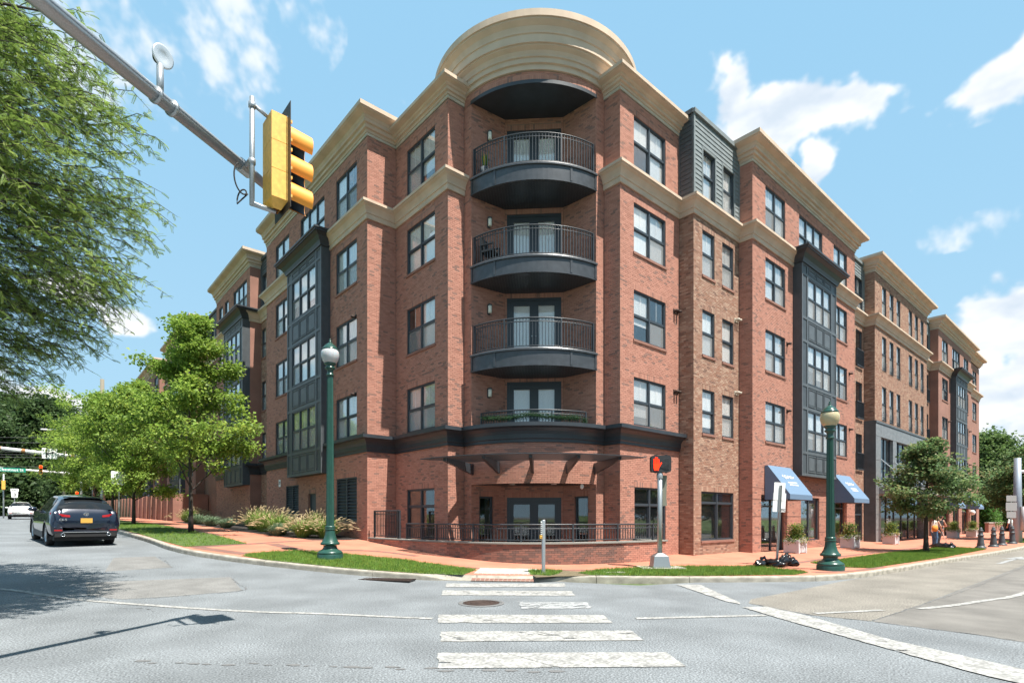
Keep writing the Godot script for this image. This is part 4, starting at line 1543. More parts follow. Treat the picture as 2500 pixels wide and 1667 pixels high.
	for q in [[-0.70, -2.85], [-0.36, -1.5], [0.0, 0.0], [0.36, 1.5], [0.70, 2.85]]:
		var a0 := Vector2(DR * sin(q[0]), DR * cos(q[0]))
		var a1 := Vector2(q[1], 0.55 + sqrt(5.39 * 5.39 - q[1] * q[1]) - 0.35)
		var L := a0.distance_to(a1)
		var d := (a1 - a0).normalized()
		var bt := Transform3D(Basis(Vector3(d.x, 0, d.y), Vector3.UP, Vector3(-d.y, 0, d.x)), Vector3(a0.x, cy, a0.y))
		var mb := MB.new()
		for z in [[-0.05, -0.035], [0.035, 0.05]]:
			mb.quad(bt * Vector3(0, -0.40, z[1]), bt * Vector3(L, -0.10, z[1]), bt * Vector3(L, 0, z[1]), bt * Vector3(0, 0, z[1]))
			mb.quad(bt * Vector3(L, -0.10, z[0]), bt * Vector3(0, -0.40, z[0]), bt * Vector3(0, 0, z[0]), bt * Vector3(L, 0, z[0]))
		mb.quad(bt * Vector3(0, -0.40, -0.05), bt * Vector3(L, -0.10, -0.05), bt * Vector3(L, -0.10, 0.05), bt * Vector3(0, -0.40, 0.05))
		mb.quad(bt * Vector3(L, -0.10, -0.05), bt * Vector3(L, 0, -0.05), bt * Vector3(L, 0, 0.05), bt * Vector3(L, -0.10, 0.05))
		put("bracket", mb, mats["black_metal"], cn)

# ---------------------------------------------------------------- terrace in front of the entrance
var TERRACE := [Vector2(-1.31, -8.0), Vector2(-1.26, -6.5), Vector2(-1.18, -5.2), Vector2(-1.0, -3.5), Vector2(-0.64, -1.75), Vector2(0.0, -0.62), Vector2(0.88, 0.12), Vector2(2.1, 0.68), Vector2(3.7, 1.06), Vector2(5.45, 1.2)]

func smooth_path(pts: Array, step: float) -> Array:
	var c := Curve2D.new()
	c.bake_interval = 0.05
	for i in pts.size():
		var a: Vector2 = pts[maxi(i - 1, 0)]
		var b: Vector2 = pts[mini(i + 1, pts.size() - 1)]
		var tan_ := (b - a) / 6.0
		c.add_point(pts[i], -tan_, tan_)
	var L := c.get_baked_length()
	var n := maxi(2, roundi(L / step))
	var out := []
	for i in n + 1:
		out.append(c.sample_baked(L * i / n))
	return out

func build_terrace() -> void:
	var path := smooth_path(TERRACE, BL)
	path.append(Vector2(5.45, 0.0))
	var floor_mb := MB.new()
	floor_mb.slab(offset_line(path, 0.2).slice(0, path.size() - 1) + [Vector2(5.2, 0.0), Vector2(4.4, 0.0), Vector2(4.39, -0.73), Vector2(3.0, -3.0), Vector2(0.73, -4.39), Vector2(0, -4.39), Vector2(0, -8.0)], 0.0, 0.42)
	var fl := struct("terrace_floor", floor_mb, mats["pad"])
	var w := thing("terrace_wall", "low curved red brick wall with grey stone coping before the entrance", "wall")
	var bed := MB.new()
	bed.sweep([Vector2(-0.012, -0.05), Vector2(-0.012, 0.86), Vector2(-0.28, 0.86), Vector2(-0.28, 0.3)], path)
	put("mortar_bed", bed, mats["mortar"], w)
	# bricks along the curve
	var at := []
	var run := path.slice(0, path.size() - 1)
	for r in 13:
		var y := 0.86 - (r + 1) * BH
		for i in run.size() - 1:
			var a: Vector2 = run[i]
			var b: Vector2 = run[i + 1]
			if r % 2 == 1:
				a = a.lerp(b, 0.5)
				b = b.lerp(run[mini(i + 2, run.size() - 1)], 0.5)
			var d := b - a
			var L := d.length()
			if L < 0.08:
				continue
			d /= L
			var m := (a + b) / 2
			var bs := Basis(Vector3(d.x, 0, d.y) * (L - 0.0085), Vector3.UP * (BH - 0.0085), Vector3(-d.y, 0, d.x) * 0.03)
			at.append(Transform3D(bs, Vector3(m.x, y + BH / 2, m.y) + Vector3(-d.y, 0, d.x) * (-0.016 + rng.randf_range(-0.002, 0.002))))
	for r in 12:
		for k in 5:
			var z := 1.2 - (k + 0.5 + 0.5 * (r % 2)) * BL
			at.append(Transform3D(Basis(Vector3(0, 0, -(BL - 0.0085)), Vector3.UP * (BH - 0.0085), Vector3(0.03, 0, 0)), Vector3(5.45 - 0.016, 0.86 - (r + 0.5) * BH, z)))
	var eye := Vector3(-11.59, 1.7, 12.41)
	at = at.filter(func(a): return a.origin.y > g(a.origin.z) + 0.08)
	at.sort_custom(func(a, b): return a.origin.distance_squared_to(eye) < b.origin.distance_squared_to(eye))
	var shades := []
	for k in 10:
		var m := StandardMaterial3D.new()
		m.resource_name = "terrace_brick_%d" % k
		var c := brick_tint(false)
		m.albedo_color = lin(c.r, c.g, c.b)
		m.roughness = 0.9
		m.albedo_texture = mats["mortar"].albedo_texture
		m.uv1_triplanar = true
		m.uv1_world_triplanar = true
		shades.append(m)
	for i in 300:
		part("brick", brick_mesh, shades[rng.randi() % 10], w, at[i])
	var tints := PackedColorArray()
	for i in range(300, at.size()):
		tints.append(brick_tint(false))
	multi("brickwork", brick_mesh, mats["brick_tint"], at.slice(300), tints, w).set_meta("kind", "stuff")
	# coping stones
	var i := 0
	while i < path.size() - 1:
		var seg := path.slice(i, mini(i + 8, path.size()))
		if seg.size() > 1:
			var cm := MB.new()
			cm.sweep([Vector2(-0.31, 0.862), Vector2(0.035, 0.862), Vector2(0.045, 0.872), Vector2(0.045, 0.915), Vector2(0.035, 0.925), Vector2(-0.31, 0.925)], seg)
			put("coping_stone", cm, mats["limestone_cap"] if mats.has("limestone_cap") else mat("limestone_cap", lin(0.36, 0.355, 0.32), 0.85, 0, mats["kerb"].albedo_texture, 0.7), w)
		i += 7
	# railings
	var inner := []
	var rp := smooth_path(TERRACE, 0.115)
	for k in rp.size():
		var d: Vector2 = (rp[mini(k + 1, rp.size() - 1)] - rp[maxi(k - 1, 0)]).normalized()
		inner.append(rp[k] + Vector2(d.y, -d.x) * 0.13)
	var tall := 0
	for k in inner.size():
		if inner[k].y < -5.4:
			tall = k
	var r1 := thing("terrace_railing", "long low black metal railing with rings along the curved brick wall", "railing")
	rail_run(r1, inner.slice(tall), 0.925, 0.56, true)
	var r2 := thing("ramp_railing", "tall black metal railing beside the brick pilaster at the ramp", "railing")
	rail_run(r2, inner.slice(2, tall - 3), 0.925, 1.04, false)

func rail_run(parent: Node3D, pts: Array, y0: float, h: float, rings: bool) -> void:
	var m: StandardMaterial3D = mats["black_metal"]
	for q in [[h, 0.028], [h - 0.13, 0.014], [0.07, 0.016]]:
		var mb := MB.new()
		mb.smooth()
		var line := []
		for p in pts:
			line.append(Vector3(p.x, y0 + q[0], p.y))
		mb.tube(line, q[1], 6)
		put("rail", mb, m, parent)
	for k in pts.size():
		var p: Vector2 = pts[k]
		var d: Vector2 = (pts[mini(k + 1, pts.size() - 1)] - pts[maxi(k - 1, 0)]).normalized()
		var b := Basis(Vector3(d.x, 0, d.y), Vector3.UP, Vector3(-d.y, 0, d.x))
		if k % 15 == 0 or k == pts.size() - 1:
			part("post", cache["post"], m, parent, Transform3D(b * Basis.from_scale(Vector3(1, h + 0.02, 1)), Vector3(p.x, y0, p.y)))
		else:
			var top := h - 0.13 if rings else h
			part("baluster", cache["baluster"], m, parent, Transform3D(b * Basis.from_scale(Vector3(1, top - 0.07, 1)), Vector3(p.x, y0 + 0.07, p.y)))
		if rings and k < pts.size() - 1:
			var q: Vector2 = (p + pts[k + 1]) / 2
			part("ring", cache["ring"], m, parent, Transform3D(b, Vector3(q.x, y0 + h - 0.068, q.y)))

# ---------------------------------------------------------------- ground
var KERB := [Vector2(-8.8, -60), Vector2(-8.7, -30), Vector2(-8.5, -16.4), Vector2(-8.25, -10.8), Vector2(-8.1, -8.4), Vector2(-7.66, -6.5), Vector2(-6.56, -4.1), Vector2(-4.92, -1.3), Vector2(-3.86, 0.12), Vector2(-3.0, 0.85), Vector2(-1.95, 1.72), Vector2(-1.1, 2.25), Vector2(-0.3, 2.85), Vector2(1.77, 4.68), Vector2(3.95, 6.3), Vector2(5.24, 6.85), Vector2(7.6, 7.18), Vector2(15.35, 7.5), Vector2(26.8, 8.0), Vector2(60, 8.4), Vector2(120, 8.8)]
var kerb_line: Array = []

func kerb_drop(p: Vector2) -> float:
	# the kerb dips to the road at the crossing ramp
	var a := Vector2(-3.25, 0.65)
	var b := Vector2(-1.75, 1.85)
	var q := Geometry2D.get_closest_point_to_segment(p, a, b)
	return smoothstep(0.0, 0.95, p.distance_to(q))

func build_ground() -> void:
	var mb := MB.new()
	sheet(mb, [Vector2(-400, -399), Vector2(400, -399), Vector2(400, 299), Vector2(-400, 299)], -0.05)
	struct("ground", mb, mats["turf"])
	mb = MB.new()
	sheet(mb, [Vector2(-17.5, -180), Vector2(-8.0, -180), Vector2(-8.0, -9), Vector2(0, 4), Vector2(8, 6.9), Vector2(160, 6.9), Vector2(160, 20), Vector2(-2, 20), Vector2(-2, 60), Vector2(-60, 60), Vector2(-60, 8), Vector2(-17.5, 2)], 0.0)
	var road := struct("road", mb, mats["asphalt"])
	kerb_line = smooth_path(KERB, 0.35)
	# concrete carriageway of the shop street
	mb = MB.new()
	sheet(mb, [Vector2(-0.76, 7.17), Vector2(-0.18, 6.95), Vector2(2.0, 7.0), Vector2(5.1, 7.02), Vector2(7.4, 7.2), Vector2(15, 7.4), Vector2(160, 7.4), Vector2(160, 9.6), Vector2(1.5, 9.48), Vector2(-1.13, 9.41), Vector2(-1.25, 8.55)], 0.004)
	struct("concrete_lane", mb, mats["road_concrete"])
	mb = MB.new()
	sheet(mb, [Vector2(-1.13, 9.43), Vector2(1.5, 9.50), Vector2(160, 9.62), Vector2(160, 19), Vector2(-1.0, 19), Vector2(-1.3, 11.2), Vector2(-1.17, 10.8)], 0.004)
	var l2 := struct("concrete_lane", mb, mat("road_concrete_worn", lin(0.38, 0.36, 0.33), 0.9, 0, mats["road_concrete"].albedo_texture, 2.7, mats["road_concrete"].detail_albedo, 6.0))
	for q in [[Vector2(-10.59, -2.99), Vector2(-7.78, -2.46), Vector2(-8.06, -0.49), Vector2(-9.3, -0.45), Vector2(-10.18, -0.59), Vector2(-10.67, -1.35)], [Vector2(-9.69, -7.02), Vector2(-8.7, -6.95), Vector2(-8.66, -4.59), Vector2(-10.12, -4.47)]]:
		mb = MB.new()
		sheet(mb, q, 0.003)
		struct("road_patch", mb, mats["asphalt_patch"])
	# sealed cracks and seams
	var cracks := [[Vector2(-1.04, 9.42), Vector2(1.46, 9.49), Vector2(5.24, 9.6), Vector2(11.6, 9.61), Vector2(30, 9.61)], [Vector2(-0.76, 7.17), Vector2(-1.25, 8.55), Vector2(-1.13, 9.41), Vector2(-1.19, 10.02), Vector2(-1.17, 10.87), Vector2(-1.3, 11.3)],
		[Vector2(-10.67, -1.35), Vector2(-10.18, -0.59), Vector2(-9.3, -0.45), Vector2(-8.06, -0.49), Vector2(-7.9, -1.5), Vector2(-7.78, -2.46)], [Vector2(-8.66, -4.59), Vector2(-8.7, -6.95), Vector2(-9.69, -7.02)], [Vector2(-10.4, 0.3), Vector2(-10.0, 0.6), Vector2(-9.9, 1.0)]]
	for c in cracks:
		mb = MB.new()
		var line := smooth_path(c, 0.12)
		for i in line.size() - 1:
			var a: Vector2 = line[i]
			var b: Vector2 = line[i + 1]
			if rng.randf() < 0.3:
				continue
			var n := Vector2(-(b - a).normalized().y, (b - a).normalized().x) * rng.randf_range(0.004, 0.014)
			var o := Vector2(rng.randf_range(-0.02, 0.02), rng.randf_range(-0.02, 0.02))
			sheet(mb, [a - n + o, b - n + o, b + n + o, a + n + o], 0.009)
		struct("road_seam", mb, mats["tar"])
	paint_markings()
	build_kerb()
	# pavement
	var line := []
	for p in kerb_line:
		line.append(p)
	mb = MB.new()
	var inner := offset_line(line, 0.15)
	var pav := inner.duplicate()
	pav.append_array([Vector2(120, -30), Vector2(62.5, -30), Vector2(62.5, 0.5), Vector2(4.0, -2.0), Vector2(0.5, -5), Vector2(0.5, -60)])
	sheet(mb, pav, 0.14)
	struct("pavement", mb, mats["paver"])
	# darker paver bands
	for q in [[[Vector2(-7.4, -7.6), Vector2(-6.55, -5.6)], 0.22], [[Vector2(-7.6, -7.75), Vector2(-5.8, -8.25), Vector2(-3.7, -8.85), Vector2(-1.5, -8.8)], 0.16], [[Vector2(-5.0, -8.1), Vector2(-4.76, -6.1)], 0.22], [[Vector2(-4.6, -5.95), Vector2(-2.7, -5.2), Vector2(-1.9, -3.4)], 0.14], [[Vector2(5.4, 6.1), Vector2(6.8, 6.72), Vector2(9, 6.83)], 0.12], [[Vector2(-2.3, -0.9), Vector2(-1.2, 0.35), Vector2(0.8, 1.75), Vector2(3.0, 2.4)], 0.09], [[Vector2(7.4, 4.5), Vector2(13, 4.3), Vector2(25, 4.6)], 0.12], [[Vector2(-5.7, -12), Vector2(-5.75, -20), Vector2(-5.8, -40)], 0.12]]:
		mb = MB.new()
		var ln := smooth_path(q[0], 0.6)
		var A := offset_line(ln, q[1])
		var B := offset_line(ln, -q[1])
		for i in ln.size() - 1:
			sheet(mb, [A[i], A[i + 1], B[i + 1], B[i]], 0.144)
		struct("paver_band", mb, mats["paver_dark"])
	# ramp slab and its ribbed brick-red strip
	mb = MB.new()
	for q in [[Vector2(-1.70, -0.28), Vector2(-0.42, 0.75), Vector2(-1.31, 1.67), Vector2(-2.63, 0.62)]]:
		sheet(mb, q, 0.15)
	struct("ramp", mb, mats["pad"])
	mb = MB.new()
	var r0 := [Vector2(-2.63, 0.62), Vector2(-1.31, 1.67)]
	var r1 := [Vector2(-3.0, 0.98), Vector2(-1.72, 1.98)]
	mb.quad(Vector3(r0[0].x, g(r0[0].y) + 0.15, r0[0].y), Vector3(r1[0].x, g(r1[0].y) + 0.02, r1[0].y), Vector3(r1[1].x, g(r1[1].y) + 0.02, r1[1].y), Vector3(r0[1].x, g(r0[1].y) + 0.15, r0[1].y))
	struct("ramp_lip", mb, mats["pad"])
	for i in 5:
		for k in 14:
			var a: Vector2 = (r0[0] as Vector2).lerp(r0[1], (k + 0.5) / 14.0)
			var b: Vector2 = (r1[0] as Vector2).lerp(r1[1], (k + 0.5) / 14.0)
			var p: Vector2 = a.lerp(b, (i + 0.5) / 5.0)
			var y := lerpf(g(a.y) + 0.15, g(b.y) + 0.02, (i + 0.5) / 5.0)
			if not cache.has("tactile"):
				var tm := MB.new()
				tm.box(Vector3(-0.052, -0.01, -0.046), Vector3(0.052, 0.012, 0.046))
				cache["tactile"] = tm.mesh()
			part("paver", cache["tactile"], mat("tactile", lin(0.50, 0.27, 0.21), 0.9, 0, mats["kerb"].albedo_texture, 0.5), get_node("ramp_lip"), Transform3D(Basis(Vector3.RIGHT, 0.12).rotated(Vector3.UP, -0.69), Vector3(p.x, y, p.y)))

func offset_line(line: Array, d: float) -> Array:
	# positive d is to the building side
	var out := []
	for k in line.size():
		var t: Vector2 = (line[mini(k + 1, line.size() - 1)] - line[maxi(k - 1, 0)]).normalized()
		out.append(line[k] + Vector2(t.y, -t.x) * d)
	return out

func build_kerb() -> void:
	var holder := Node3D.new()
	holder.name = "kerb"
	holder.set_meta("kind", "structure")
	add_child(holder)
	var i := 0
	var stone := 0
	while i < kerb_line.size() - 1:
		var n: int = [9, 7, 10, 8][stone % 4]
		if kerb_line[i].y < -25 or kerb_line[i].x > 30:
			n = 24
		var seg := kerb_line.slice(i, mini(i + n + 1, kerb_line.size()))
		stone += 1
		i += n
		if seg.size() < 2:
			break
		# hairline joints between stones
		seg[0] = (seg[0] as Vector2).lerp(seg[1], 0.02)
		seg[-1] = (seg[-1] as Vector2).lerp(seg[-2], 0.02)
		var mb := MB.new()
		var prof := [Vector2(0.0, -0.12), Vector2(0.005, 0.10), Vector2(0.012, 0.128), Vector2(0.035, 0.144), Vector2(0.16, 0.148), Vector2(0.16, -0.05)]
		var prev := []
		for p in seg.size():
			var q := []
			var t: Vector2 = (seg[mini(p + 1, seg.size() - 1)] - seg[maxi(p - 1, 0)]).normalized()
			var nn := Vector2(t.y, -t.x)
			var k := kerb_drop(seg[p])
			var wob := rng.randf_range(-0.003, 0.003)
			for pr in prof:
				var w: Vector2 = seg[p] + nn * pr.x
				var y: float = pr.y
				if y > 0.0 and pr.x < 0.15:
					y = lerpf(0.012, y, k) + wob
				q.append(Vector3(w.x, g(seg[p].y) + y, w.y))
			if prev.size():
				for j in prof.size() - 1:
					mb.quad(prev[j], q[j], q[j + 1], prev[j + 1])
			else:
				for j in range(1, prof.size() - 1):
					mb.tri(q[0], q[j], q[j + 1])
			prev = q
		for j in range(1, prof.size() - 1):
			mb.tri(prev[0], prev[j + 1], prev[j])
		put("kerb_stone", mb, mats["kerb"], holder)

# road paint as polygons with ragged edges and worn-through gaps
func paint_poly(nm: String, pts: Array, m: Material, off := 0.0085, rag := 0.012, wear := 0.0) -> void:
	var fine := []
	for i in pts.size():
		var a: Vector2 = pts[i]
		var b: Vector2 = pts[(i + 1) % pts.size()]
		var n := maxi(1, int(a.distance_to(b) / 0.09))
		for k in n:
			fine.append(a.lerp(b, float(k) / n) + Vector2(rng.randf_range(-rag, rag), rng.randf_range(-rag, rag)))
	var polys := [PackedVector2Array(fine)]
	# chips
	var lo := Vector2(1e9, 1e9)
	var hi := Vector2(-1e9, -1e9)
	for p in pts:
		lo = lo.min(p)
		hi = hi.max(p)
	for k in int(wear * (hi.x - lo.x) * (hi.y - lo.y)):
		var c := Vector2(rng.randf_range(lo.x, hi.x), rng.randf_range(lo.y, hi.y))
		var chip := PackedVector2Array()
		var r := rng.randf_range(0.015, 0.07)
		for j in 7:
			var a := TAU * j / 7.0
			chip.append(c + Vector2(cos(a) * 1.8, sin(a) * 0.5).rotated(0.7) * r * rng.randf_range(0.5, 1.2))
		var nxt := []
		for p in polys:
			var res := Geometry2D.clip_polygons(p, chip)
			var has_hole := false
			for q in res:
				if Geometry2D.is_polygon_clockwise(q) != Geometry2D.is_polygon_clockwise(p):
					has_hole = true
			if has_hole:
				# cut the outline through the chip so that it stays one simple polygon
				var slit := PackedVector2Array([c + Vector2(-0.004, -3), c + Vector2(0.004, -3), c + Vector2(0.004, 0), c + Vector2(-0.004, 0)])
				for q in Geometry2D.clip_polygons(p, slit):
					for z in Geometry2D.clip_polygons(q, chip):
						if Geometry2D.is_polygon_clockwise(z) == Geometry2D.is_polygon_clockwise(p):
							nxt.append(z)
			else:
				for q in res:
					nxt.append(q)
		polys = nxt
	var mb := MB.new()
	for p in polys:
		sheet(mb, Array(p), off)
	if mb.n > 0:
		struct(nm, mb, m)

func line_poly(pts: Array, w: float) -> Array:
	var ln := smooth_path(pts, 0.4)
	var a := offset_line(ln, w / 2)
	var b := offset_line(ln, -w / 2)
	b.reverse()
	return a + b

func paint_markings() -> void:
	var p: StandardMaterial3D = mats["road_paint"]
	var V := func(a): 
		var o := []
		for i in range(0, a.size(), 2):
			o.append(Vector2(a[i], a[i + 1]))
		return o
	paint_poly("crosswalk_stripe", V.call([-3.72, 0.95, -1.23, 2.60, -1.69, 3.06, -4.09, 1.42]), p, 0.0085, 0.012, 3)
	paint_poly("crosswalk_stripe", V.call([-4.40, 1.80, -2.13, 3.68, -2.62, 4.23, -4.84, 2.39]), p, 0.0085, 0.02, 5)
	paint_poly("crosswalk_stripe", V.call([-4.14, 4.09, -3.11, 4.99, -3.62, 5.55, -4.63, 4.73]), mats["worn_paint"], 0.0085, 0.03, 40)
	paint_poly("crosswalk_stripe", V.call([-6.17, 4.25, -4.00, 6.15, -4.45, 6.71, -6.59, 4.88]), p, 0.0085, 0.012, 4)
	paint_poly("crosswalk_stripe", V.call([-6.94, 5.47, -4.73, 7.29, -5.15, 7.81, -7.30, 6.02]), p, 0.0085, 0.012, 4)
	paint_poly("crosswalk_stripe", V.call([-7.69, 6.54, -5.51, 8.41, -5.92, 8.94, -8.09, 7.14]), p, 0.0085, 0.01, 3)
	paint_poly("edge_line", line_poly(V.call([-12.30, -3.27, -11.60, -2.28, -11.19, -1.51, -10.68, -0.72, -10.00, 0.13, -9.33, 1.04, -8.45, 2.09, -7.63, 2.98, -6.45, 4.5]), 0.13), p, 0.0085, 0.006, 1)
	paint_poly("edge_line", line_poly(V.call([-3.84, 6.73, -2.88, 7.37, -1.89, 8.02]), 0.14), p, 0.0085, 0.006)
	paint_poly("edge_line", line_poly(V.call([-1.07, 8.53, 0.24, 9.2]), 0.13), p, 0.013, 0.008)
	paint_poly("edge_line", line_poly(V.call([0.93, 9.6, 1.81, 9.9, 3.33, 10.24, 5.06, 10.55, 12, 10.9, 40, 11.3]), 0.14), p, 0.013, 0.008)
	paint_poly("stop_bar", V.call([0.81, 4.55, 1.25, 4.95, -0.80, 7.0, -1.04, 7.15, -0.90, 6.78]), p, 0.0125, 0.015, 4)
	paint_poly("stop_bar", V.call([-1.37, 7.35, -0.95, 7.62, -1.35, 8.4, -1.59, 8.75, -2.51, 9.99, -3.20, 11.49, -3.6, 12.4, -4.5, 12.4, -3.94, 11.57, -3.82, 11.21, -3.03, 9.93, -2.09, 8.42]), p, 0.013, 0.012, 2)
	# worn arrow and sharrow marks on the shop street, far off
	paint_poly("lane_mark", V.call([15.5, 8.7, 19.5, 8.75, 19.5, 8.9, 15.5, 8.85]), mats["worn_paint"], 0.013, 0.05, 20)
	paint_poly("lane_mark", V.call([19.0, 8.4, 21, 8.8, 19, 9.2]), mats["worn_paint"], 0.013, 0.05, 20)
	# drips of old tar in a row across the near lane
	for k in 22:
		var t := k / 21.0
		var q := Vector2(-10.6, 4.6).lerp(Vector2(-7.2, 8.1), t) + Vector2(rng.randfn(), rng.randfn()) * 0.05
		var blot := []
		var sz := rng.randf_range(0.015, 0.05)
		for j in 8:
			var a := TAU * j / 8.0
			blot.append(q + Vector2(cos(a) * 2.2, sin(a)).rotated(0.75) * sz * rng.randf_range(0.6, 1.2))
		var bmb := MB.new()
		sheet(bmb, blot, 0.005)
		struct("tar_spot", bmb, mats["tar"])
	# iron cover and the gully at the kerb
	var mc := thing("manhole_cover", "round rusty iron manhole cover beside the crosswalk stripes", "manhole cover", on_ground(-4.8, 3.72, 0.0))
	var mb := MB.new()
	mb.smooth()
	mb.lathe([Vector2(0.36, 0.011), Vector2(0.0, 0.013)], 32)
	for r in [0.1, 0.2, 0.3]:
		mb.lathe([Vector2(r + 0.02, 0.012), Vector2(r + 0.018, 0.018), Vector2(r - 0.018, 0.018), Vector2(r - 0.02, 0.012)], 32)
	put("lid", mb, mats["iron"], mc)
	mb = MB.new()
	mb.smooth()
	mb.lathe([Vector2(0.46, 0.006), Vector2(0.45, 0.016), Vector2(0.40, 0.016), Vector2(0.395, 0.004), Vector2(0.375, 0.004), Vector2(0.37, 0.012)], 32)
	put("rim", mb, mats["tar"], mc)
	var dr := thing("storm_drain", "rusty grated storm drain set in the road at the kerb", "drain", on_ground(-4.55, -0.4, 0.0), 0.0)
	dr.rotation.y = -0.94
	mb = MB.new()
	for k in 14:
		mb.box(Vector3(-0.65 + k * 0.096, 0.004, -0.01), Vector3(-0.61 + k * 0.096, 0.03, 0.32))
	mb.box(Vector3(-0.70, 0.004, -0.05), Vector3(0.70, 0.03, -0.01))
	mb.box(Vector3(-0.70, 0.004, 0.32), Vector3(0.70, 0.03, 0.36))
	put("grate", mb, mats["iron"], dr)
	mb = MB.new()
	mb.box(Vector3(-0.68, -0.02, -0.03), Vector3(0.68, 0.010, 0.34))
	put("pit", mb, mats["black"], dr)

# ---------------------------------------------------------------- street furniture
func lamp_post(at: Vector3, height: float, label: String, tone: Color, lean := 0.0) -> void:
	var o := thing("street_lamp", label, "street lamp", at, 0.0, "green fluted street lamps")
	o.rotation.z = lean
	var gm: StandardMaterial3D = mats["lamp_green"]
	var b := MB.new()
	b.smooth()
	b.lathe([Vector2(0.38, -0.05), Vector2(0.38, 0.12), Vector2(0.365, 0.15)], 36)
	b.smooth(1)
	b.lathe([Vector2(0.36, 0.15), Vector2(0.375, 0.17), Vector2(0.35, 0.215), Vector2(0.30, 0.25), Vector2(0.22, 0.30), Vector2(0.19, 0.36), Vector2(0.20, 0.40)], 36)
	b.smooth(2)
	b.lathe([Vector2(0.27, 0.42), Vector2(0.285, 0.455), Vector2(0.27, 0.49), Vector2(0.23, 0.52)], 36)
	b.smooth(3)
	b.lathe([Vector2(0.235, 0.52), Vector2(0.19, 0.60), Vector2(0.155, 0.72), Vector2(0.14, 0.86)], 36)
	b.smooth(4)
	b.lathe([Vector2(0.14, 0.86), Vector2(0.155, 0.87), Vector2(0.155, 0.90), Vector2(0.135, 0.92), Vector2(0.15, 0.94), Vector2(0.15, 0.97), Vector2(0.12, 0.99)], 36)
	# bell flutes on the base
	b.flat()
	put("base", b, gm, o)
	var top := height - 1.12
	var sh := MB.new()
	# fluted shaft
	var n := 16
	for j in n * 2:
		var a0 := TAU * j / (n * 2)
		var a1 := TAU * (j + 1) / (n * 2)
		var r0 := 1.0 if j % 2 == 0 else 0.86
		var r1 := 0.86 if j % 2 == 0 else 1.0
		var lo := 0.118
		var hi := 0.088
		sh.quad(Vector3(sin(a0) * lo * r0, 0.98, cos(a0) * lo * r0), Vector3(sin(a1) * lo * r1, 0.98, cos(a1) * lo * r1), Vector3(sin(a1) * hi * r1, top, cos(a1) * hi * r1), Vector3(sin(a0) * hi * r0, top, cos(a0) * hi * r0))
	put("shaft", sh, gm, o)
	var cp := MB.new()
	cp.smooth()
	cp.lathe([Vector2(0.09, top - 0.02), Vector2(0.11, top), Vector2(0.11, top + 0.03), Vector2(0.09, top + 0.05), Vector2(0.085, top + 0.13), Vector2(0.10, top + 0.17), Vector2(0.15, top + 0.21), Vector2(0.15, top + 0.24), Vector2(0.11, top + 0.27), Vector2(0.13, top + 0.31), Vector2(0.17, top + 0.34), Vector2(0.17, top + 0.37), Vector2(0.10, top + 0.38)], 28)
	put("capital", cp, gm, o)
	var gl := MB.new()
	gl.smooth()
	gl.lathe([Vector2(0.15, top + 0.36), Vector2(0.185, top + 0.39), Vector2(0.235, top + 0.47), Vector2(0.262, top + 0.57), Vector2(0.265, top + 0.65), Vector2(0.25, top + 0.72), Vector2(0.215, top + 0.78)], 32)
	var g_m := mat("globe_%.2f" % tone.r, tone, 0.25, 0, mats["kerb"].albedo_texture, 0.15)
	g_m.subsurf_scatter_enabled = true
	g_m.subsurf_scatter_strength = 0.3
	put("lamp_globe", gl, g_m, o)
	var cap := MB.new()
	cap.smooth()
	cap.lathe([Vector2(0.235, top + 0.765), Vector2(0.245, top + 0.785), Vector2(0.225, top + 0.81), Vector2(0.195, top + 0.84)], 28)
	cap.smooth(1)
	cap.lathe([Vector2(0.20, top + 0.84), Vector2(0.165, top + 0.885)], 28)
	cap.smooth(2)
	cap.lathe([Vector2(0.17, top + 0.885), Vector2(0.10, top + 0.94), Vector2(0.05, top + 0.975), Vector2(0.03, top + 1.0), Vector2(0.05, top + 1.02), Vector2(0.03, top + 1.04), Vector2(0.022, top + 1.07), Vector2(0.03, top + 1.085), Vector2(0.0, top + 1.12)], 28)
	put("lamp_cap", cap, gm, o)

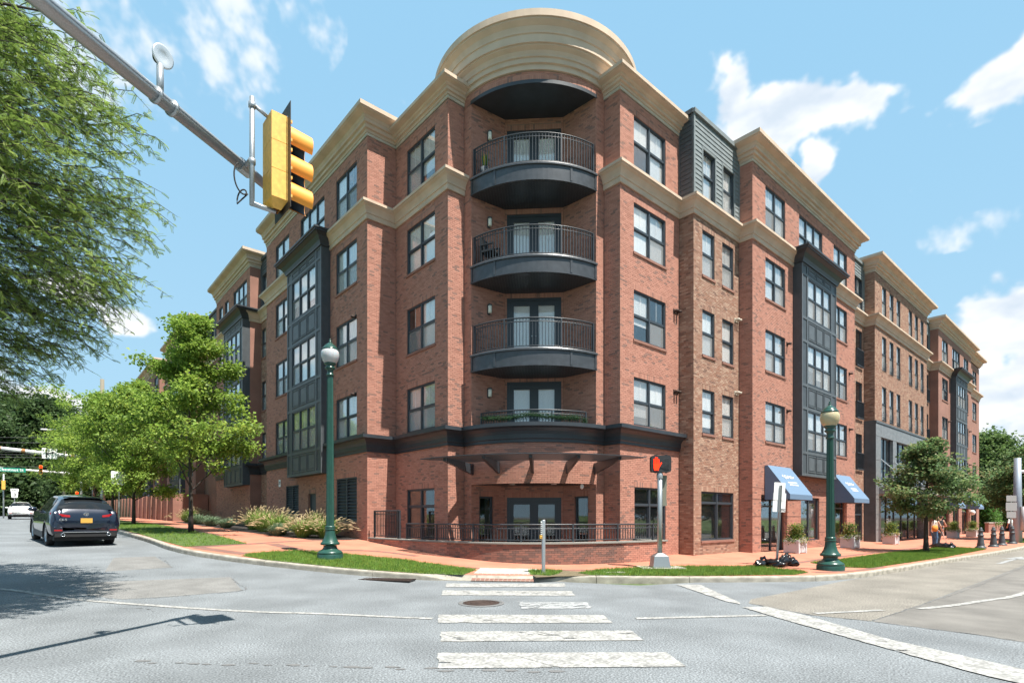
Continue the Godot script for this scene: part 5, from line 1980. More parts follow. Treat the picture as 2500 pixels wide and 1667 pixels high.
func signal_head(parent: Node3D, t: Transform3D, scale_ := 1.0, lit := -1) -> void:
	# three sections facing local +z, housing behind
	var hs := MB.new()
	var s := 0.355
	for k in 3:
		var y0 := k * s
		hs.box(Vector3(-0.17, y0 + 0.003, -0.20), Vector3(0.17, y0 + s - 0.003, 0.0))
	# lower funnel
	hs.quad(Vector3(-0.17, 0, 0), Vector3(-0.06, -0.09, -0.05), Vector3(0.06, -0.09, -0.05), Vector3(0.17, 0, 0))
	hs.quad(Vector3(0.17, 0, -0.2), Vector3(0.06, -0.09, -0.14), Vector3(-0.06, -0.09, -0.14), Vector3(-0.17, 0, -0.2))
	hs.quad(Vector3(0.17, 0, 0), Vector3(0.06, -0.09, -0.05), Vector3(0.06, -0.09, -0.14), Vector3(0.17, 0, -0.2))
	hs.quad(Vector3(-0.17, 0, -0.2), Vector3(-0.06, -0.09, -0.14), Vector3(-0.06, -0.09, -0.05), Vector3(-0.17, 0, 0))
	part("housing", hs.mesh(), mats["signal_yellow"], parent, t)
	var cols := [lin(0.02, 0.09, 0.05), lin(0.16, 0.09, 0.01), lin(0.12, 0.012, 0.01)]
	for k in 3:
		var c := Vector3(0, (k + 0.5) * s, 0)
		var dm := MB.new()
		dm.box(Vector3(-0.165, k * s + 0.008, 0.0), Vector3(0.165, (k + 1) * s - 0.008, 0.035))
		var door := part("door", dm.mesh(), mats["signal_yellow"], parent, t)
		for y in [0.06, 0.29]:
			var lt := MB.new()
			lt.box(Vector3(-0.185, k * s + y, 0.0), Vector3(-0.16, k * s + y + 0.035, 0.05))
			part("latch", lt.mesh(), mats["signal_yellow"], door)
		var ln := MB.new()
		ln.smooth()
		ln.lathe([Vector2(0.15, 0.036), Vector2(0.11, 0.055), Vector2(0.0, 0.065)], 24, Transform3D(Basis(Vector3.RIGHT, PI / 2), c))
		var lm: StandardMaterial3D
		if lit == k:
			lm = glow("signal_red_lit", Color(1.0, 0.12, 0.04), 2.5)
		else:
			lm = mat("lens_%d" % k, cols[k], 0.2)
		part("signal_lens", ln.mesh(), lm, parent, t)
		# visor: a tube open below, drooping a little
		var vm := MB.new()
		vm.smooth()
		var n := 22
		for half in 2:
			for i in n:
				var a0 := lerpf(-2.35, 2.35, float(i) / n)
				var a1 := lerpf(-2.35, 2.35, float(i + 1) / n)
				var r := 0.158 if half == 0 else 0.152
				var L0 := 0.33
				var f0 := Vector3(sin(a0) * r, cos(a0) * r, 0.03) + c
				var f1 := Vector3(sin(a1) * r, cos(a1) * r, 0.03) + c
				var g0 := Vector3(sin(a0) * r, cos(a0) * r - 0.03, L0) + c
				var g1 := Vector3(sin(a1) * r, cos(a1) * r - 0.03, L0) + c
				if half == 0:
					vm.quad(f0, g0, g1, f1)
				else:
					vm.quad(f0, f1, g1, g0)
		part("visor", vm.mesh(), mats["signal_visor"], parent, t)
		var vb := MB.new()
		vb.smooth()
		for i in n:
			var a0 := lerpf(-2.3, 2.3, float(i) / n)
			var a1 := lerpf(-2.3, 2.3, float(i + 1) / n)
			var r := 0.148
			vb.quad(Vector3(sin(a0) * r, cos(a0) * r, 0.035) + c, Vector3(sin(a1) * r, cos(a1) * r, 0.035) + c, Vector3(sin(a1) * r, cos(a1) * r - 0.03, 0.325) + c, Vector3(sin(a0) * r, cos(a0) * r - 0.03, 0.325) + c)
		part("visor_lining", vb.mesh(), mats["signal_black"], parent, t)

func build_mast_arm() -> void:
	# steel mast arm reaching over the crossing from the kerb on this side
	var tip := Vector3(-9.12, 6.2, 4.53)
	var root := Vector3(-17.6, 6.2, 10.0)
	var d := (tip - root).normalized()
	var o := thing("signal_gantry", "galvanised steel mast arm carrying a traffic signal over the crossing", "signal gantry", Vector3(root.x, 0, root.z))
	var inv := Transform3D(Basis(), -Vector3(root.x, 0, root.z))
	var mb := MB.new()
	mb.smooth()
	mb.tube([inv * root, inv * tip], [0.13, 0.062], 20)
	put("arm", mb, mats["galvanised"], o)
	mb = MB.new()
	mb.smooth()
	mb.tube([Vector3(0, -0.1, 0), Vector3(0, 6.7, 0)], [0.17, 0.12], 20)
	mb.lathe([Vector2(0.33, 0.0), Vector2(0.33, 0.06), Vector2(0.2, 0.08)], 20)
	put("pole", mb, mats["galvanised"], o)
	# round preemption lamp on a short post
	var p := Vector3(-10.50, 6.2, 5.42)
	mb = MB.new()
	mb.smooth()
	mb.tube([inv * (p + Vector3(0, 0.05, 0)), inv * (p + Vector3(0.0, 0.36, 0))], 0.034, 10)
	for q in [-0.07, 0.13]:
		mb.tube([inv * (p + d * q), inv * (p + d * (q + 0.035))], 0.088, 14)
	var st := put("detector_post", mb, mats["galvanised"], o)
	var look := (Vector3(-10.9, 6.2, 9.0) - (p + Vector3(0, 0.45, 0))).normalized()
	var bs := Basis.looking_at(-look + Vector3(-0.55, 0, 0), Vector3.UP)
	mb = MB.new()
	mb.smooth()
	mb.lathe([Vector2(0.0, -0.11), Vector2(0.045, -0.1), Vector2(0.07, -0.06), Vector2(0.085, -0.01)], 20, Transform3D(bs * Basis(Vector3.RIGHT, PI / 2), inv * (p + Vector3(0.02, 0.46, 0))))
	put("detector_housing", mb, mats["signal_black"], o)
	mb = MB.new()
	mb.smooth()
	mb.lathe([Vector2(0.088, -0.012), Vector2(0.112, 0.0), Vector2(0.115, 0.018), Vector2(0.1, 0.022), Vector2(0.05, 0.008), Vector2(0.0, 0.0)], 24, Transform3D(bs * Basis(Vector3.RIGHT, PI / 2), inv * (p + Vector3(0.02, 0.46, 0))))
	put("detector_reflector", mb, mat("reflector", lin(0.62, 0.64, 0.65), 0.3, 0.5), o)
	# hanger and signal
	var h := thing("traffic_signal", "yellow three section traffic signal with orange visors seen from behind its side", "traffic signal", Vector3(-9.21, 5.70, 5.08))
	# the head faces along the shop street
	var ht := Transform3D(Basis(Vector3.UP, PI / 2), Vector3.ZERO)
	signal_head(h, Transform3D(ht.basis, Vector3(0.12, 0.0, 0.0)))
	# back plate, thin and edge-on
	var bz := ht.basis
	var plate := MB.new()
	for q in [[-0.29, -0.19, -0.12, 1.2], [0.19, 0.29, -0.12, 1.2], [-0.19, 0.19, 1.075, 1.2], [-0.19, 0.19, -0.12, -0.02]]:
		plate.box(Vector3(q[0], q[2], -0.012), Vector3(q[1], q[3], -0.006), Transform3D(bz, Vector3(0.12, 0, 0)))
	put("back_plate", plate, mats["signal_black"], h)
	var back := bz * Vector3(0, 0, -1)
	var hub := Vector3(0.12, 0, 0) + back * 0.38
	var tm := MB.new()
	tm.smooth()
	tm.tube([hub + Vector3(0, -0.12, 0), hub + Vector3(0, 1.22, 0)], 0.031, 12)
	tm.tube([hub + Vector3(0, -0.10, 0), Vector3(0.12, -0.10, 0) + back * 0.1], 0.03, 10)
	tm.tube([hub + Vector3(0, 1.14, 0), Vector3(0.12, 1.06, 0) + back * 0.18], 0.022, 8)
	for y in [1.12, 0.42]:
		tm.tube([hub + Vector3(0, y - 0.03, 0), hub + Vector3(0, y + 0.03, 0)], 0.043, 12)
	put("hanger", tm, mats["galvanised"], h)
	var cl := MB.new()
	var grip := Vector3(-9.47, 6.2, 4.75) - h.position
	cl.tube([hub + Vector3(0, 0.46, 0), grip], 0.03, 8)
	cl.tube([grip - Vector3(-0.84, 0, 0.54) * 0.09, grip + Vector3(-0.84, 0, 0.54) * 0.09], 0.085, 12)
	put("clamp", cl, mats["galvanised"], h)
	var cb := MB.new()
	cb.smooth()
	var pts := []
	for k in 25:
		var a := TAU * k / 24.0 * 1.25
		pts.append(hub + Vector3(-0.16 - 0.06 * sin(a) + 0.05 * k / 24.0, 0.34 - 0.40 * k / 24.0 + 0.10 * cos(a) - 0.1, 0.02 * sin(a * 0.5)))
	pts.append(hub + Vector3(-0.05, 0.0, 0.0))
	cb.tube(pts, 0.009, 6)
	put("cable", cb, mats["rubber"], h)


func build_street_furniture() -> void:
	lamp_post(on_ground(-4.69, -3.79), 6.62, "tall green fluted street lamp with clear pebbled globe on the lawn", lin(0.78, 0.80, 0.82))
	lamp_post(on_ground(6.55, 6.15), 5.05, "shorter green fluted street lamp with cream globe beside rubbish bags", lin(0.80, 0.68, 0.42), 0.012)
	build_mast_arm()
	# pedestrian signal on a pole
	var o := thing("pedestrian_signal", "pedestrian signal showing a red hand on a galvanised pole", "pedestrian signal", on_ground(2.86, 2.68))
	o.rotation.y = -0.72
	var mb := MB.new()
	mb.box(Vector3(-0.62, 0.0, -0.42), Vector3(0.68, 0.05, 0.42))
	put("plinth", mb, mats["pad"], o)
	mb = MB.new()
	for q in [[0.05, 0.26, 0.38, 0.215], [0.38, 0.215, 0.48, 0.075]]:
		var a: float = q[1]
		var b: float = q[3]
		for k in 4:
			var r := Basis(Vector3.UP, k * PI / 2)
			mb.quad(r * Vector3(-a, q[0], a), r * Vector3(a, q[0], a), r * Vector3(b, q[2], b), r * Vector3(-b, q[2], b))
	put("pole_base", mb, mats["aluminium"], o)
	mb = MB.new()
	mb.smooth()
	mb.tube([Vector3(0, 0.45, 0), Vector3(0, 2.92, 0)], 0.075, 18)
	mb.lathe([Vector2(0.09, 2.72), Vector2(0.095, 2.75), Vector2(0.095, 2.86), Vector2(0.075, 2.9)], 18)
	put("pole", mb, mats["galvanised"], o)
	mb = MB.new()
	var w := 0.29
	var rr := rounded_rect(0.60, 0.50, 0.07)
	extrude_xy(mb, rr, -0.16, 0.04)
	var hd := put("signal_case", mb, mats["signal_black"], o, Transform3D(Basis(), Vector3(0.02, 3.16, 0.06)))
	for x in [-0.16, 0.16]:
		var tb := MB.new()
		tb.box(Vector3(x - 0.03, 0.245, -0.05), Vector3(x + 0.03, 0.275, 0.02))
		tb.box(Vector3(x - 0.03, -0.275, -0.05), Vector3(x + 0.03, -0.245, 0.02))
		part("hinge", tb.mesh(), mats["signal_black"], hd)
	mb = MB.new()
	for k in 16:
		var u := -0.48 + k * 0.06
		for s in [-1.0, 1.0]:
			var bs := Basis(Vector3(0, 0, 1), s * PI / 4)
			var c := Vector3(u, 0, 0.045)
			if absf(u) < 0.5:
				var ext := minf(0.5 - absf(u), 0.40) * 0.64
				mb.box(Vector3(-ext, -0.004, -0.01), Vector3(ext, 0.004, 0.002), Transform3D(bs, Vector3(u * 0.5, 0, 0.052)))
	part("lattice", mb.mesh(), mats["trim_grey"], hd)
	mb = MB.new()
	hand_shape(mb)
	part("signal_hand", mb.mesh(), glow("hand_glow", Color(1.0, 0.16, 0.03), 1.0), hd, Transform3D(Basis.from_scale(Vector3(1.2, 1.2, 1)), Vector3(-0.15, -0.20, 0.056)))
	mb = MB.new()
	extrude_xy(mb, PackedVector2Array([Vector2(-0.08, 0), Vector2(0.10, 0), Vector2(0.07, 0.25), Vector2(0.085, 0.6), Vector2(0.095, 0.92), Vector2(-0.08, 0.92)]), -0.02, 0.0)
	put("sign_panel", mb, mat("olive_sign", lin(0.17, 0.17, 0.135), 0.6, 0.3), o, Transform3D(Basis(Vector3.UP, 0.5), Vector3(0.17, 1.9, -0.08)))
	# push button post
	o = thing("push_button_post", "short galvanised post with a yellow crossing push button", "post", on_ground(-1.0, 1.6))
	o.rotation.y = -0.72
	mb = MB.new()
	mb.smooth()
	mb.lathe([Vector2(0.052, 0.0), Vector2(0.052, 1.44), Vector2(0.048, 1.455), Vector2(0.0, 1.46)], 16)
	mb.lathe([Vector2(0.075, 0.0), Vector2(0.075, 0.02), Vector2(0.05, 0.03)], 16)
	put("post", mb, mats["galvanised"], o)
	mb = MB.new()
	mb.smooth()
	mb.lathe([Vector2(0.0, 0.055), Vector2(0.04, 0.05), Vector2(0.05, 0.03), Vector2(0.05, 0.0)], 16, Transform3D(Basis(Vector3(0, 0, 1), PI / 2) * Basis(), Vector3(-0.04, 1.0, 0.02)))
	mb.flat()
	mb.box(Vector3(-0.10, 0.95, -0.03), Vector3(-0.04, 1.05, 0.06))
	put("button", mb, mats["signal_yellow"], o)
	mb = MB.new()
	mb.box(Vector3(-0.075, 1.06, 0.0), Vector3(-0.045, 1.42, 0.07))
	var ip := put("instruction_plate", mb, mats["sign_white"], o)
	mb = MB.new()
	for k in 6:
		mb.box(Vector3(-0.078, 1.09 + k * 0.052, 0.015), Vector3(-0.046, 1.115 + k * 0.052, 0.073))
	part("print", mb.mesh(), mats["black"], ip)
	# parking sign seen from behind, leaning
	o = thing("parking_sign", "leaning galvanised sign post with two white sign plates beside rubbish bags", "sign", on_ground(6.91, 4.4))
	o.rotation = Vector3(0.02, -0.55, -0.045)
	mb = MB.new()
	mb.box(Vector3(-0.035, -0.1, -0.012), Vector3(0.035, 2.62, 0.012))
	mb.box(Vector3(-0.035, -0.1, 0.012), Vector3(-0.022, 2.62, 0.035))
	mb.box(Vector3(0.022, -0.1, 0.012), Vector3(0.035, 2.62, 0.035))
	put("post", mb, mats["aluminium"], o)
	mb = MB.new()
	extrude_xy(mb, rounded_rect(0.40, 0.58, 0.02), -0.016, -0.013)
	put("sign_plate", mb, mats["sign_white"], o, Transform3D(Basis(), Vector3(-0.02, 2.42, 0)))
	mb = MB.new()
	extrude_xy(mb, rounded_rect(0.46, 0.62, 0.02), -0.024, -0.021)
	var sp := put("sign_plate", mb, mats["sign_white"], o, Transform3D(Basis(), Vector3(0.0, 2.06, 0)))
	lettering("ETC", 0.075, mats["black"], sp, Vector3(0.14, -0.24, -0.014))
	# bollards
	var bd := thing("bollard", "dark grey cast iron bollard in a row at the kerb", "bollard", on_ground(25.4, 6.74), 0.0, "iron bollards at the kerb")
	mb = MB.new()
	mb.smooth()
	mb.lathe([Vector2(0.24, 0.0), Vector2(0.24, 0.05), Vector2(0.18, 0.10), Vector2(0.155, 0.14), Vector2(0.165, 0.2), Vector2(0.14, 0.28), Vector2(0.115, 0.62)], 20)
	put("base", mb, mats["bay_metal"], bd)
	mb = MB.new()
	mb.smooth()
	mb.lathe([Vector2(0.115, 0.62), Vector2(0.14, 0.64), Vector2(0.14, 0.68), Vector2(0.10, 0.70), Vector2(0.095, 0.86), Vector2(0.115, 0.88), Vector2(0.115, 0.91), Vector2(0.08, 0.94), Vector2(0.075, 1.0), Vector2(0.05, 1.06), Vector2(0.0, 1.08)], 20)
	put("cap", mb, mats["bay_metal"], bd)
	for p in [[27.5, 6.95], [30.1, 6.95], [33.2, 7.02]]:
		copy(bd, on_ground(p[0], p[1]), 0.0, "dark grey cast iron bollard in a row at the kerb")
	# bin bags
	rng.seed = 77
	var spots := [[6.35, 4.55, 0.34, 0.15, "flat black rubbish bag lying against the sign post"], [6.75, 4.70, 0.27, 0.22, "knotted black rubbish bag propped on the sign post"], [7.15, 4.75, 0.38, 0.16, "long black rubbish bag lying on the lawn edge"], [5.95, 4.3, 0.32, 0.13, "deflated black rubbish bag at the end of the pile"], [23.7, 5.5, 0.65, 0.16, "dark rubbish bag lying on the pavement near the bollards"]]
	for s in spots:
		var b := thing("bin_bag", s[4], "rubbish bag", on_ground(s[0], s[1], 0.15), rng.randf() * TAU, "black rubbish bags")
		var bm := MB.new()
		bm.smooth()
		var sx: float = s[2]
		var sy: float = s[3]
		var nz := FastNoiseLite.new()
		nz.seed = rng.randi()
		nz.frequency = 2.6
		var U := 18
		var W := 9
		for i in U:
			for j in W:
				var q := []
				for c in [[i, j], [i + 1, j], [i + 1, j + 1], [i, j + 1]]:
					var a: float = TAU * (c[0] % U) / U
					var e: float = PI * c[1] / W - PI / 2
					var v := Vector3(cos(e) * sin(a), sin(e), cos(e) * cos(a))
					var k := 1.0 + 0.75 * nz.get_noise_3d(v.x, v.y, v.z)
					q.append(Vector3(v.x * sx * k, maxf(0.0, sy * 0.6 + v.y * sy * k), v.z * sx * 0.55 * k))
				bm.quad(q[0], q[1], q[2], q[3])
		put("sack", bm, mats["bin_bag"], b)
		var kn := MB.new()
		kn.smooth()
		kn.lathe([Vector2(0.03, 0), Vector2(0.03, 0.05), Vector2(0.07, 0.12), Vector2(0.02, 0.13)], 8, Transform3D(Basis(Vector3(0, 0, 1), -0.9), Vector3(sx * 0.72, sy * 1.3, 0)))
		put("knot", kn, mats["bin_bag"], b)
	build_awnings()
	build_far_street()
	# inspection plates in the lawn
	o = thing("valve_cover", "small pale concrete cover plate set in the lawn", "cover plate", on_ground(0.75, 2.65, 0.14))
	o.rotation.y = -0.72
	mb = MB.new()
	mb.box(Vector3(-0.28, 0, -0.16), Vector3(0.28, 0.03, 0.16))
	put("plate", mb, mats["pad"], o)

func rounded_rect(w: float, h: float, r: float) -> PackedVector2Array:
	var out := PackedVector2Array()
	for c in [[w / 2 - r, h / 2 - r, 0.0], [-w / 2 + r, h / 2 - r, PI / 2], [-w / 2 + r, -h / 2 + r, PI], [w / 2 - r, -h / 2 + r, PI * 1.5]]:
		for k in 5:
			var a: float = c[2] + PI / 2 * k / 4.0
			out.append(Vector2(c[0] + cos(a) * r, c[1] + sin(a) * r))
	return out

# outline in (x, y), counter-clockwise, between z0 and z1
func extrude_xy(mb: MB, pts: PackedVector2Array, z0: float, z1: float, t := Transform3D()) -> void:
	var p := pts
	if Geometry2D.is_polygon_clockwise(p):
		p.reverse()
	var idx := Geometry2D.triangulate_polygon(p)
	for i in range(0, idx.size(), 3):
		var a := p[idx[i]]
		var b := p[idx[i + 1]]
		var c := p[idx[i + 2]]
		if (b - a).cross(c - a) < 0:
			var s := b
			b = c
			c = s
		mb.tri(t * Vector3(a.x, a.y, z1), t * Vector3(b.x, b.y, z1), t * Vector3(c.x, c.y, z1))
		mb.tri(t * Vector3(a.x, a.y, z0), t * Vector3(c.x, c.y, z0), t * Vector3(b.x, b.y, z0))
	for i in p.size():
		var a := p[i]
		var b := p[(i + 1) % p.size()]
		mb.quad(t * Vector3(a.x, a.y, z0), t * Vector3(b.x, b.y, z0), t * Vector3(b.x, b.y, z1), t * Vector3(a.x, a.y, z1))

func hand_shape(mb: MB) -> void:
	var palm := PackedVector2Array([Vector2(-0.055, 0), Vector2(0.055, 0), Vector2(0.07, 0.10), Vector2(0.075, 0.17), Vector2(-0.075, 0.17), Vector2(-0.07, 0.08)])
	extrude_xy(mb, palm, 0.0, 0.006)
	for q in [[-0.057, 0.29, 0.0], [-0.02, 0.335, 0.0], [0.018, 0.325, 0.0], [0.056, 0.28, 0.0]]:
		extrude_xy(mb, PackedVector2Array([Vector2(q[0] - 0.0125, 0.165), Vector2(q[0] + 0.0125, 0.165), Vector2(q[0] + 0.0125, q[1] - 0.012), Vector2(q[0] + 0.006, q[1]), Vector2(q[0] - 0.006, q[1]), Vector2(q[0] - 0.0125, q[1] - 0.012)]), 0.0, 0.006)
	extrude_xy(mb, PackedVector2Array([Vector2(0.06, 0.06), Vector2(0.135, 0.18), Vector2(0.13, 0.20), Vector2(0.11, 0.195), Vector2(0.07, 0.14)]), 0.0, 0.006)

func build_awnings() -> void:
	var spots := [[13.0, 15.4, "navy fabric awning with white script over the first shop door"], [20.9, 23.25, "navy fabric awning with white script beside the tan brick strip"], [45.3, 47.8, "navy fabric awning over a far shop behind the street tree"], [53.2, 55.6, "navy fabric awning on the last brick block beyond the tree"]]
	for s in spots:
		var w: float = s[1] - s[0]
		var o := thing("awning", s[2], "awning", Vector3(s[0], 0, 1.26), 0.0, "navy shop awnings")
		var deep := 1.08
		var y0 := 2.50
		var y1 := 2.72
		var y2 := 4.02
		var f := MB.new()
		f.quad(Vector3(0, y1, deep), Vector3(w, y1, deep), Vector3(w, y2, 0.12), Vector3(0, y2, 0.12))
		f.quad(Vector3(0, y2, 0.12), Vector3(w, y2, 0.12), Vector3(w, y2, 0), Vector3(0, y2, 0))
		put("sloping_cloth", f, mats["awning_navy"], o)
		var v := MB.new()
		v.box(Vector3(0, y0, deep - 0.004), Vector3(w, y1, deep + 0.004))
		put("valance", v, mats["awning_navy"], o)
		for x in [0.0, w]:
			var c := MB.new()
			var pts := PackedVector2Array([Vector2(0, y0), Vector2(deep, y0), Vector2(deep, y1), Vector2(0.12, y2), Vector2(0, y2)])
			extrude_xy(c, pts, -0.004, 0.004, Transform3D(Basis(Vector3(0, 0, 1), Vector3(0, 1, 0), Vector3(-1, 0, 0)), Vector3(x, 0, 0)))
			put("side_cloth", c, mats["awning_navy"], o)
		var fr := MB.new()
		for x in [0.02, w - 0.02]:
			fr.tube([Vector3(x, y0 + 0.02, 0.0), Vector3(x, y0 + 0.02, deep - 0.02)], 0.015, 6)
		fr.tube([Vector3(0.02, y0 + 0.02, deep - 0.02), Vector3(w - 0.02, y0 + 0.02, deep - 0.02)], 0.015, 6)
		put("frame", fr, mats["aluminium"], o)
		# white script and lines of print on the slope
		var slope := Vector3(0, y2 - y1, 0.12 - deep).normalized()
		var ut := Transform3D(Basis(Vector3.RIGHT, slope, Vector3.RIGHT.cross(slope)), Vector3(w / 2, (y1 + y2) / 2, (deep + 0.12) / 2 + 0.0) + Vector3.RIGHT.cross(slope) * 0.006)
		var sc := MB.new()
		sc.smooth()
		var pts := []
		for k in 40:
			var q := k / 39.0
			pts.append(ut * Vector3(lerpf(-0.55, 0.55, q) + 0.05 * sin(q * 40.0), 0.18 + 0.12 * sin(q * 26.0) * (1.0 - 0.5 * q), 0))
		sc.tube(pts, 0.016, 5)
		put("script", sc, mats["white_paint"], o)
		var pr := MB.new()
		for k in 2:
			var x := -0.42
			while x < 0.42:
				var l := rng.randf_range(0.04, 0.12)
				pr.box(Vector3(x, -0.16 - k * 0.14, -0.003), Vector3(x + l, -0.10 - k * 0.14, 0.002), ut)
				x += l + 0.03
		put("print", pr, mats["white_paint"], o)

# signs, signals, poles and wires further along the two streets
func arrow_ribbon(mb: MB, pts: Array, w: float) -> void:
	var ln := smooth_path(pts, 0.05)
	for i in ln.size() - 1:
		var d: Vector2 = (ln[i + 1] - ln[i]).normalized() * 0.01
		var n := Vector2(-d.y, d.x) / 0.01 * w / 2
		extrude_xy(mb, PackedVector2Array([ln[i] - n, ln[i + 1] + d - n, ln[i + 1] + d + n, ln[i] + n]), 0.0, 0.006)

func arrow_head(mb: MB, at: Vector2, dir: Vector2, s: float) -> void:
	var n := Vector2(-dir.y, dir.x)
	extrude_xy(mb, PackedVector2Array([at - n * s * 0.6, at + dir * s, at + n * s * 0.6]), 0.0, 0.006)

func build_far_street() -> void:
	# mast arm with lane signs over the side street
	var z := -37.0
	var y0 := g(z)
	var o := thing("sign_gantry", "white mast arm with rust bands spanning the side street", "sign gantry", Vector3(-7.4, y0 + 0.14, z))
	var mb := MB.new()
	mb.smooth()
	mb.tube([Vector3(0, 0, 0), Vector3(0, 5.1, 0)], [0.16, 0.11], 14)
	put("pole", mb, mats["galvanised"], o)
	mb = MB.new()
	mb.smooth()
	mb.tube([Vector3(0, 4.4, 0), Vector3(-3.0, 4.62, 0), Vector3(-8.0, 5.0, 0)], [0.13, 0.12, 0.09], 14)
	put("arm", mb, mats["white_paint"], o)
	mb = MB.new()
	mb.smooth()
	for x in [-1.6, -4.2, -5.4, -6.6]:
		var y: float = 4.4 - x * 0.075
		mb.tube([Vector3(x, y, 0), Vector3(x - 0.2, y + 0.015, 0)], 0.128, 14)
	put("rust_band", mb, mat("rust", lin(0.36, 0.17, 0.07), 0.9), o)
	for q in [[-2.95, "straight or right arrow sign on the white mast arm", 0], [-6.3, "left turn only sign on the white mast arm", 1]]:
		var s := thing("lane_sign", "white " + q[1], "road sign", Vector3(-7.4 + q[0], y0 + 0.14 + 4.4 - q[0] * 0.075, z + 0.16), 0.0, "lane signs on the mast arm")
		mb = MB.new()
		extrude_xy(mb, rounded_rect(0.80, 0.70, 0.03), 0.0, 0.01)
		put("plate", mb, mats["sign_white"], s)
		mb = MB.new()
		if q[2] == 0:
			arrow_ribbon(mb, [Vector2(-0.16, -0.28), Vector2(-0.16, 0.18)], 0.07)
			arrow_head(mb, Vector2(-0.16, 0.16), Vector2(0, 1), 0.15)
			arrow_ribbon(mb, [Vector2(-0.16, -0.12), Vector2(-0.08, 0.0), Vector2(0.14, 0.07)], 0.06)
			arrow_head(mb, Vector2(0.13, 0.07), Vector2(0.97, 0.24).normalized(), 0.15)
		else:
			arrow_ribbon(mb, [Vector2(0.16, -0.06), Vector2(0.12, 0.14), Vector2(-0.12, 0.2)], 0.07)
			arrow_head(mb, Vector2(-0.12, 0.2), Vector2(-1, 0), 0.15)
			lettering("ONLY", 0.14, mats["black"], s, Vector3(0, -0.22, 0.014))
		put("symbol", mb, mats["black"], s, Transform3D(Basis(), Vector3(0, 0, 0.011)))
	# further signals and the green street name
	z = -66.0
	y0 = g(z)
	o = thing("signal_gantry", "pale mast arm holding a street name and a signal far along the side street", "signal gantry", Vector3(-6.9, y0, z))
	mb = MB.new()
	mb.smooth()
	mb.tube([Vector3(0, 0, 0), Vector3(0, 5.6, 0)], [0.15, 0.11], 12)
	put("pole", mb, mats["galvanised"], o)
	mb = MB.new()
	mb.smooth()
	mb.tube([Vector3(0, 4.9, 0), Vector3(-9.0, 5.3, 0)], [0.12, 0.08], 12)
	put("arm", mb, mats["white_paint"], o)
	o = thing("street_name_sign", "green street name sign hung on the far mast arm", "street sign", Vector3(-12.7, y0 + 5.05, z + 0.15))
	mb = MB.new()
	extrude_xy(mb, rounded_rect(2.3, 0.42, 0.04), 0.0, 0.012)
	put("plate", mb, mats["street_green"], o)
	lettering("Chestnut St", 0.26, mats["sign_white"], o, Vector3(0, 0, 0.016))
	for q in [[-10.35, 4.75, "red lit orange traffic signal hung on the far mast arm", 0.0], [-7.3, 2.05, "red lit orange traffic signal low on the far pole", 0.0], [-13.3, 3.0, "amber backed traffic signal on the pole past the white car", PI]]:
		var s := thing("traffic_signal", q[2], "traffic signal", Vector3(q[0], y0 + q[1], z + 0.3), q[3], "distant traffic signals")
		signal_head(s, Transform3D(Basis.from_scale(Vector3(0.85, 0.85, 0.85)), Vector3.ZERO), 1.0, 2)
	o = thing("signal_pole", "slim grey pole carrying a traffic signal past the white car", "pole", Vector3(-13.3, y0, z))
	mb = MB.new()
	mb.smooth()
	mb.tube([Vector3(0, 0, 0), Vector3(0, 4.6, 0)], 0.07, 10)
	put("shaft", mb, mats["galvanised"], o)
	o = thing("route_sign", "white keystone route sign with number 3 beyond the white car", "road sign", Vector3(-12.4, g(-62.0), -62.0))
	mb = MB.new()
	mb.tube([Vector3(0, 0, 0), Vector3(0, 3.0, 0)], 0.03, 8)
	put("post", mb, mats["galvanised"], o)
	mb = MB.new()
	extrude_xy(mb, PackedVector2Array([Vector2(-0.22, 0), Vector2(0.22, 0), Vector2(0.27, 0.55), Vector2(-0.27, 0.55)]), 0.0, 0.01)
	var kp := put("plate", mb, mats["sign_white"], o, Transform3D(Basis(), Vector3(0, 2.1, 0.04)))
	lettering("3", 0.34, mats["black"], kp, Vector3(0, 0.27, 0.014))
	mb = MB.new()
	extrude_xy(mb, rounded_rect(0.6, 0.28, 0.02), 0.0, 0.01)
	kp = put("plate", mb, mats["sign_white"], o, Transform3D(Basis(), Vector3(0, 2.84, 0.04)))
	lettering("WEST", 0.14, mats["black"], kp, Vector3(0, 0, 0.014))
	# parking sign among the maples
	o = thing("maple_sign", "white sign plate half hidden in maple leaves on a grey post", "sign", on_ground(-7.7, -25.0))
	mb = MB.new()
	mb.box(Vector3(-0.035, 0, -0.02), Vector3(0.035, 2.9, 0.02))
	put("post", mb, mats["aluminium"], o)
	mb = MB.new()
	extrude_xy(mb, rounded_rect(0.62, 0.75, 0.03), 0.022, 0.026)
	put("plate", mb, mats["sign_white"], o, Transform3D(Basis(), Vector3(-0.05, 2.6, 0)))
	# utility poles and wires
	var tops := []
	for q in [[-6.6, -47.0, 12.2, "tall weathered wooden utility pole rising above the maples"], [-8.2, -70.0, 10.6, "weathered wooden utility pole before the far woods"]]:
		o = thing("utility_pole", q[3], "utility pole", on_ground(q[0], q[1], 0.0), 0.0, "wooden utility poles")
		mb = MB.new()
		mb.smooth()
		mb.tube([Vector3(0, 0, 0), Vector3(0, q[2], 0)], [0.2, 0.15], 12)
		put("shaft", mb, mats["wood_pole"], o)
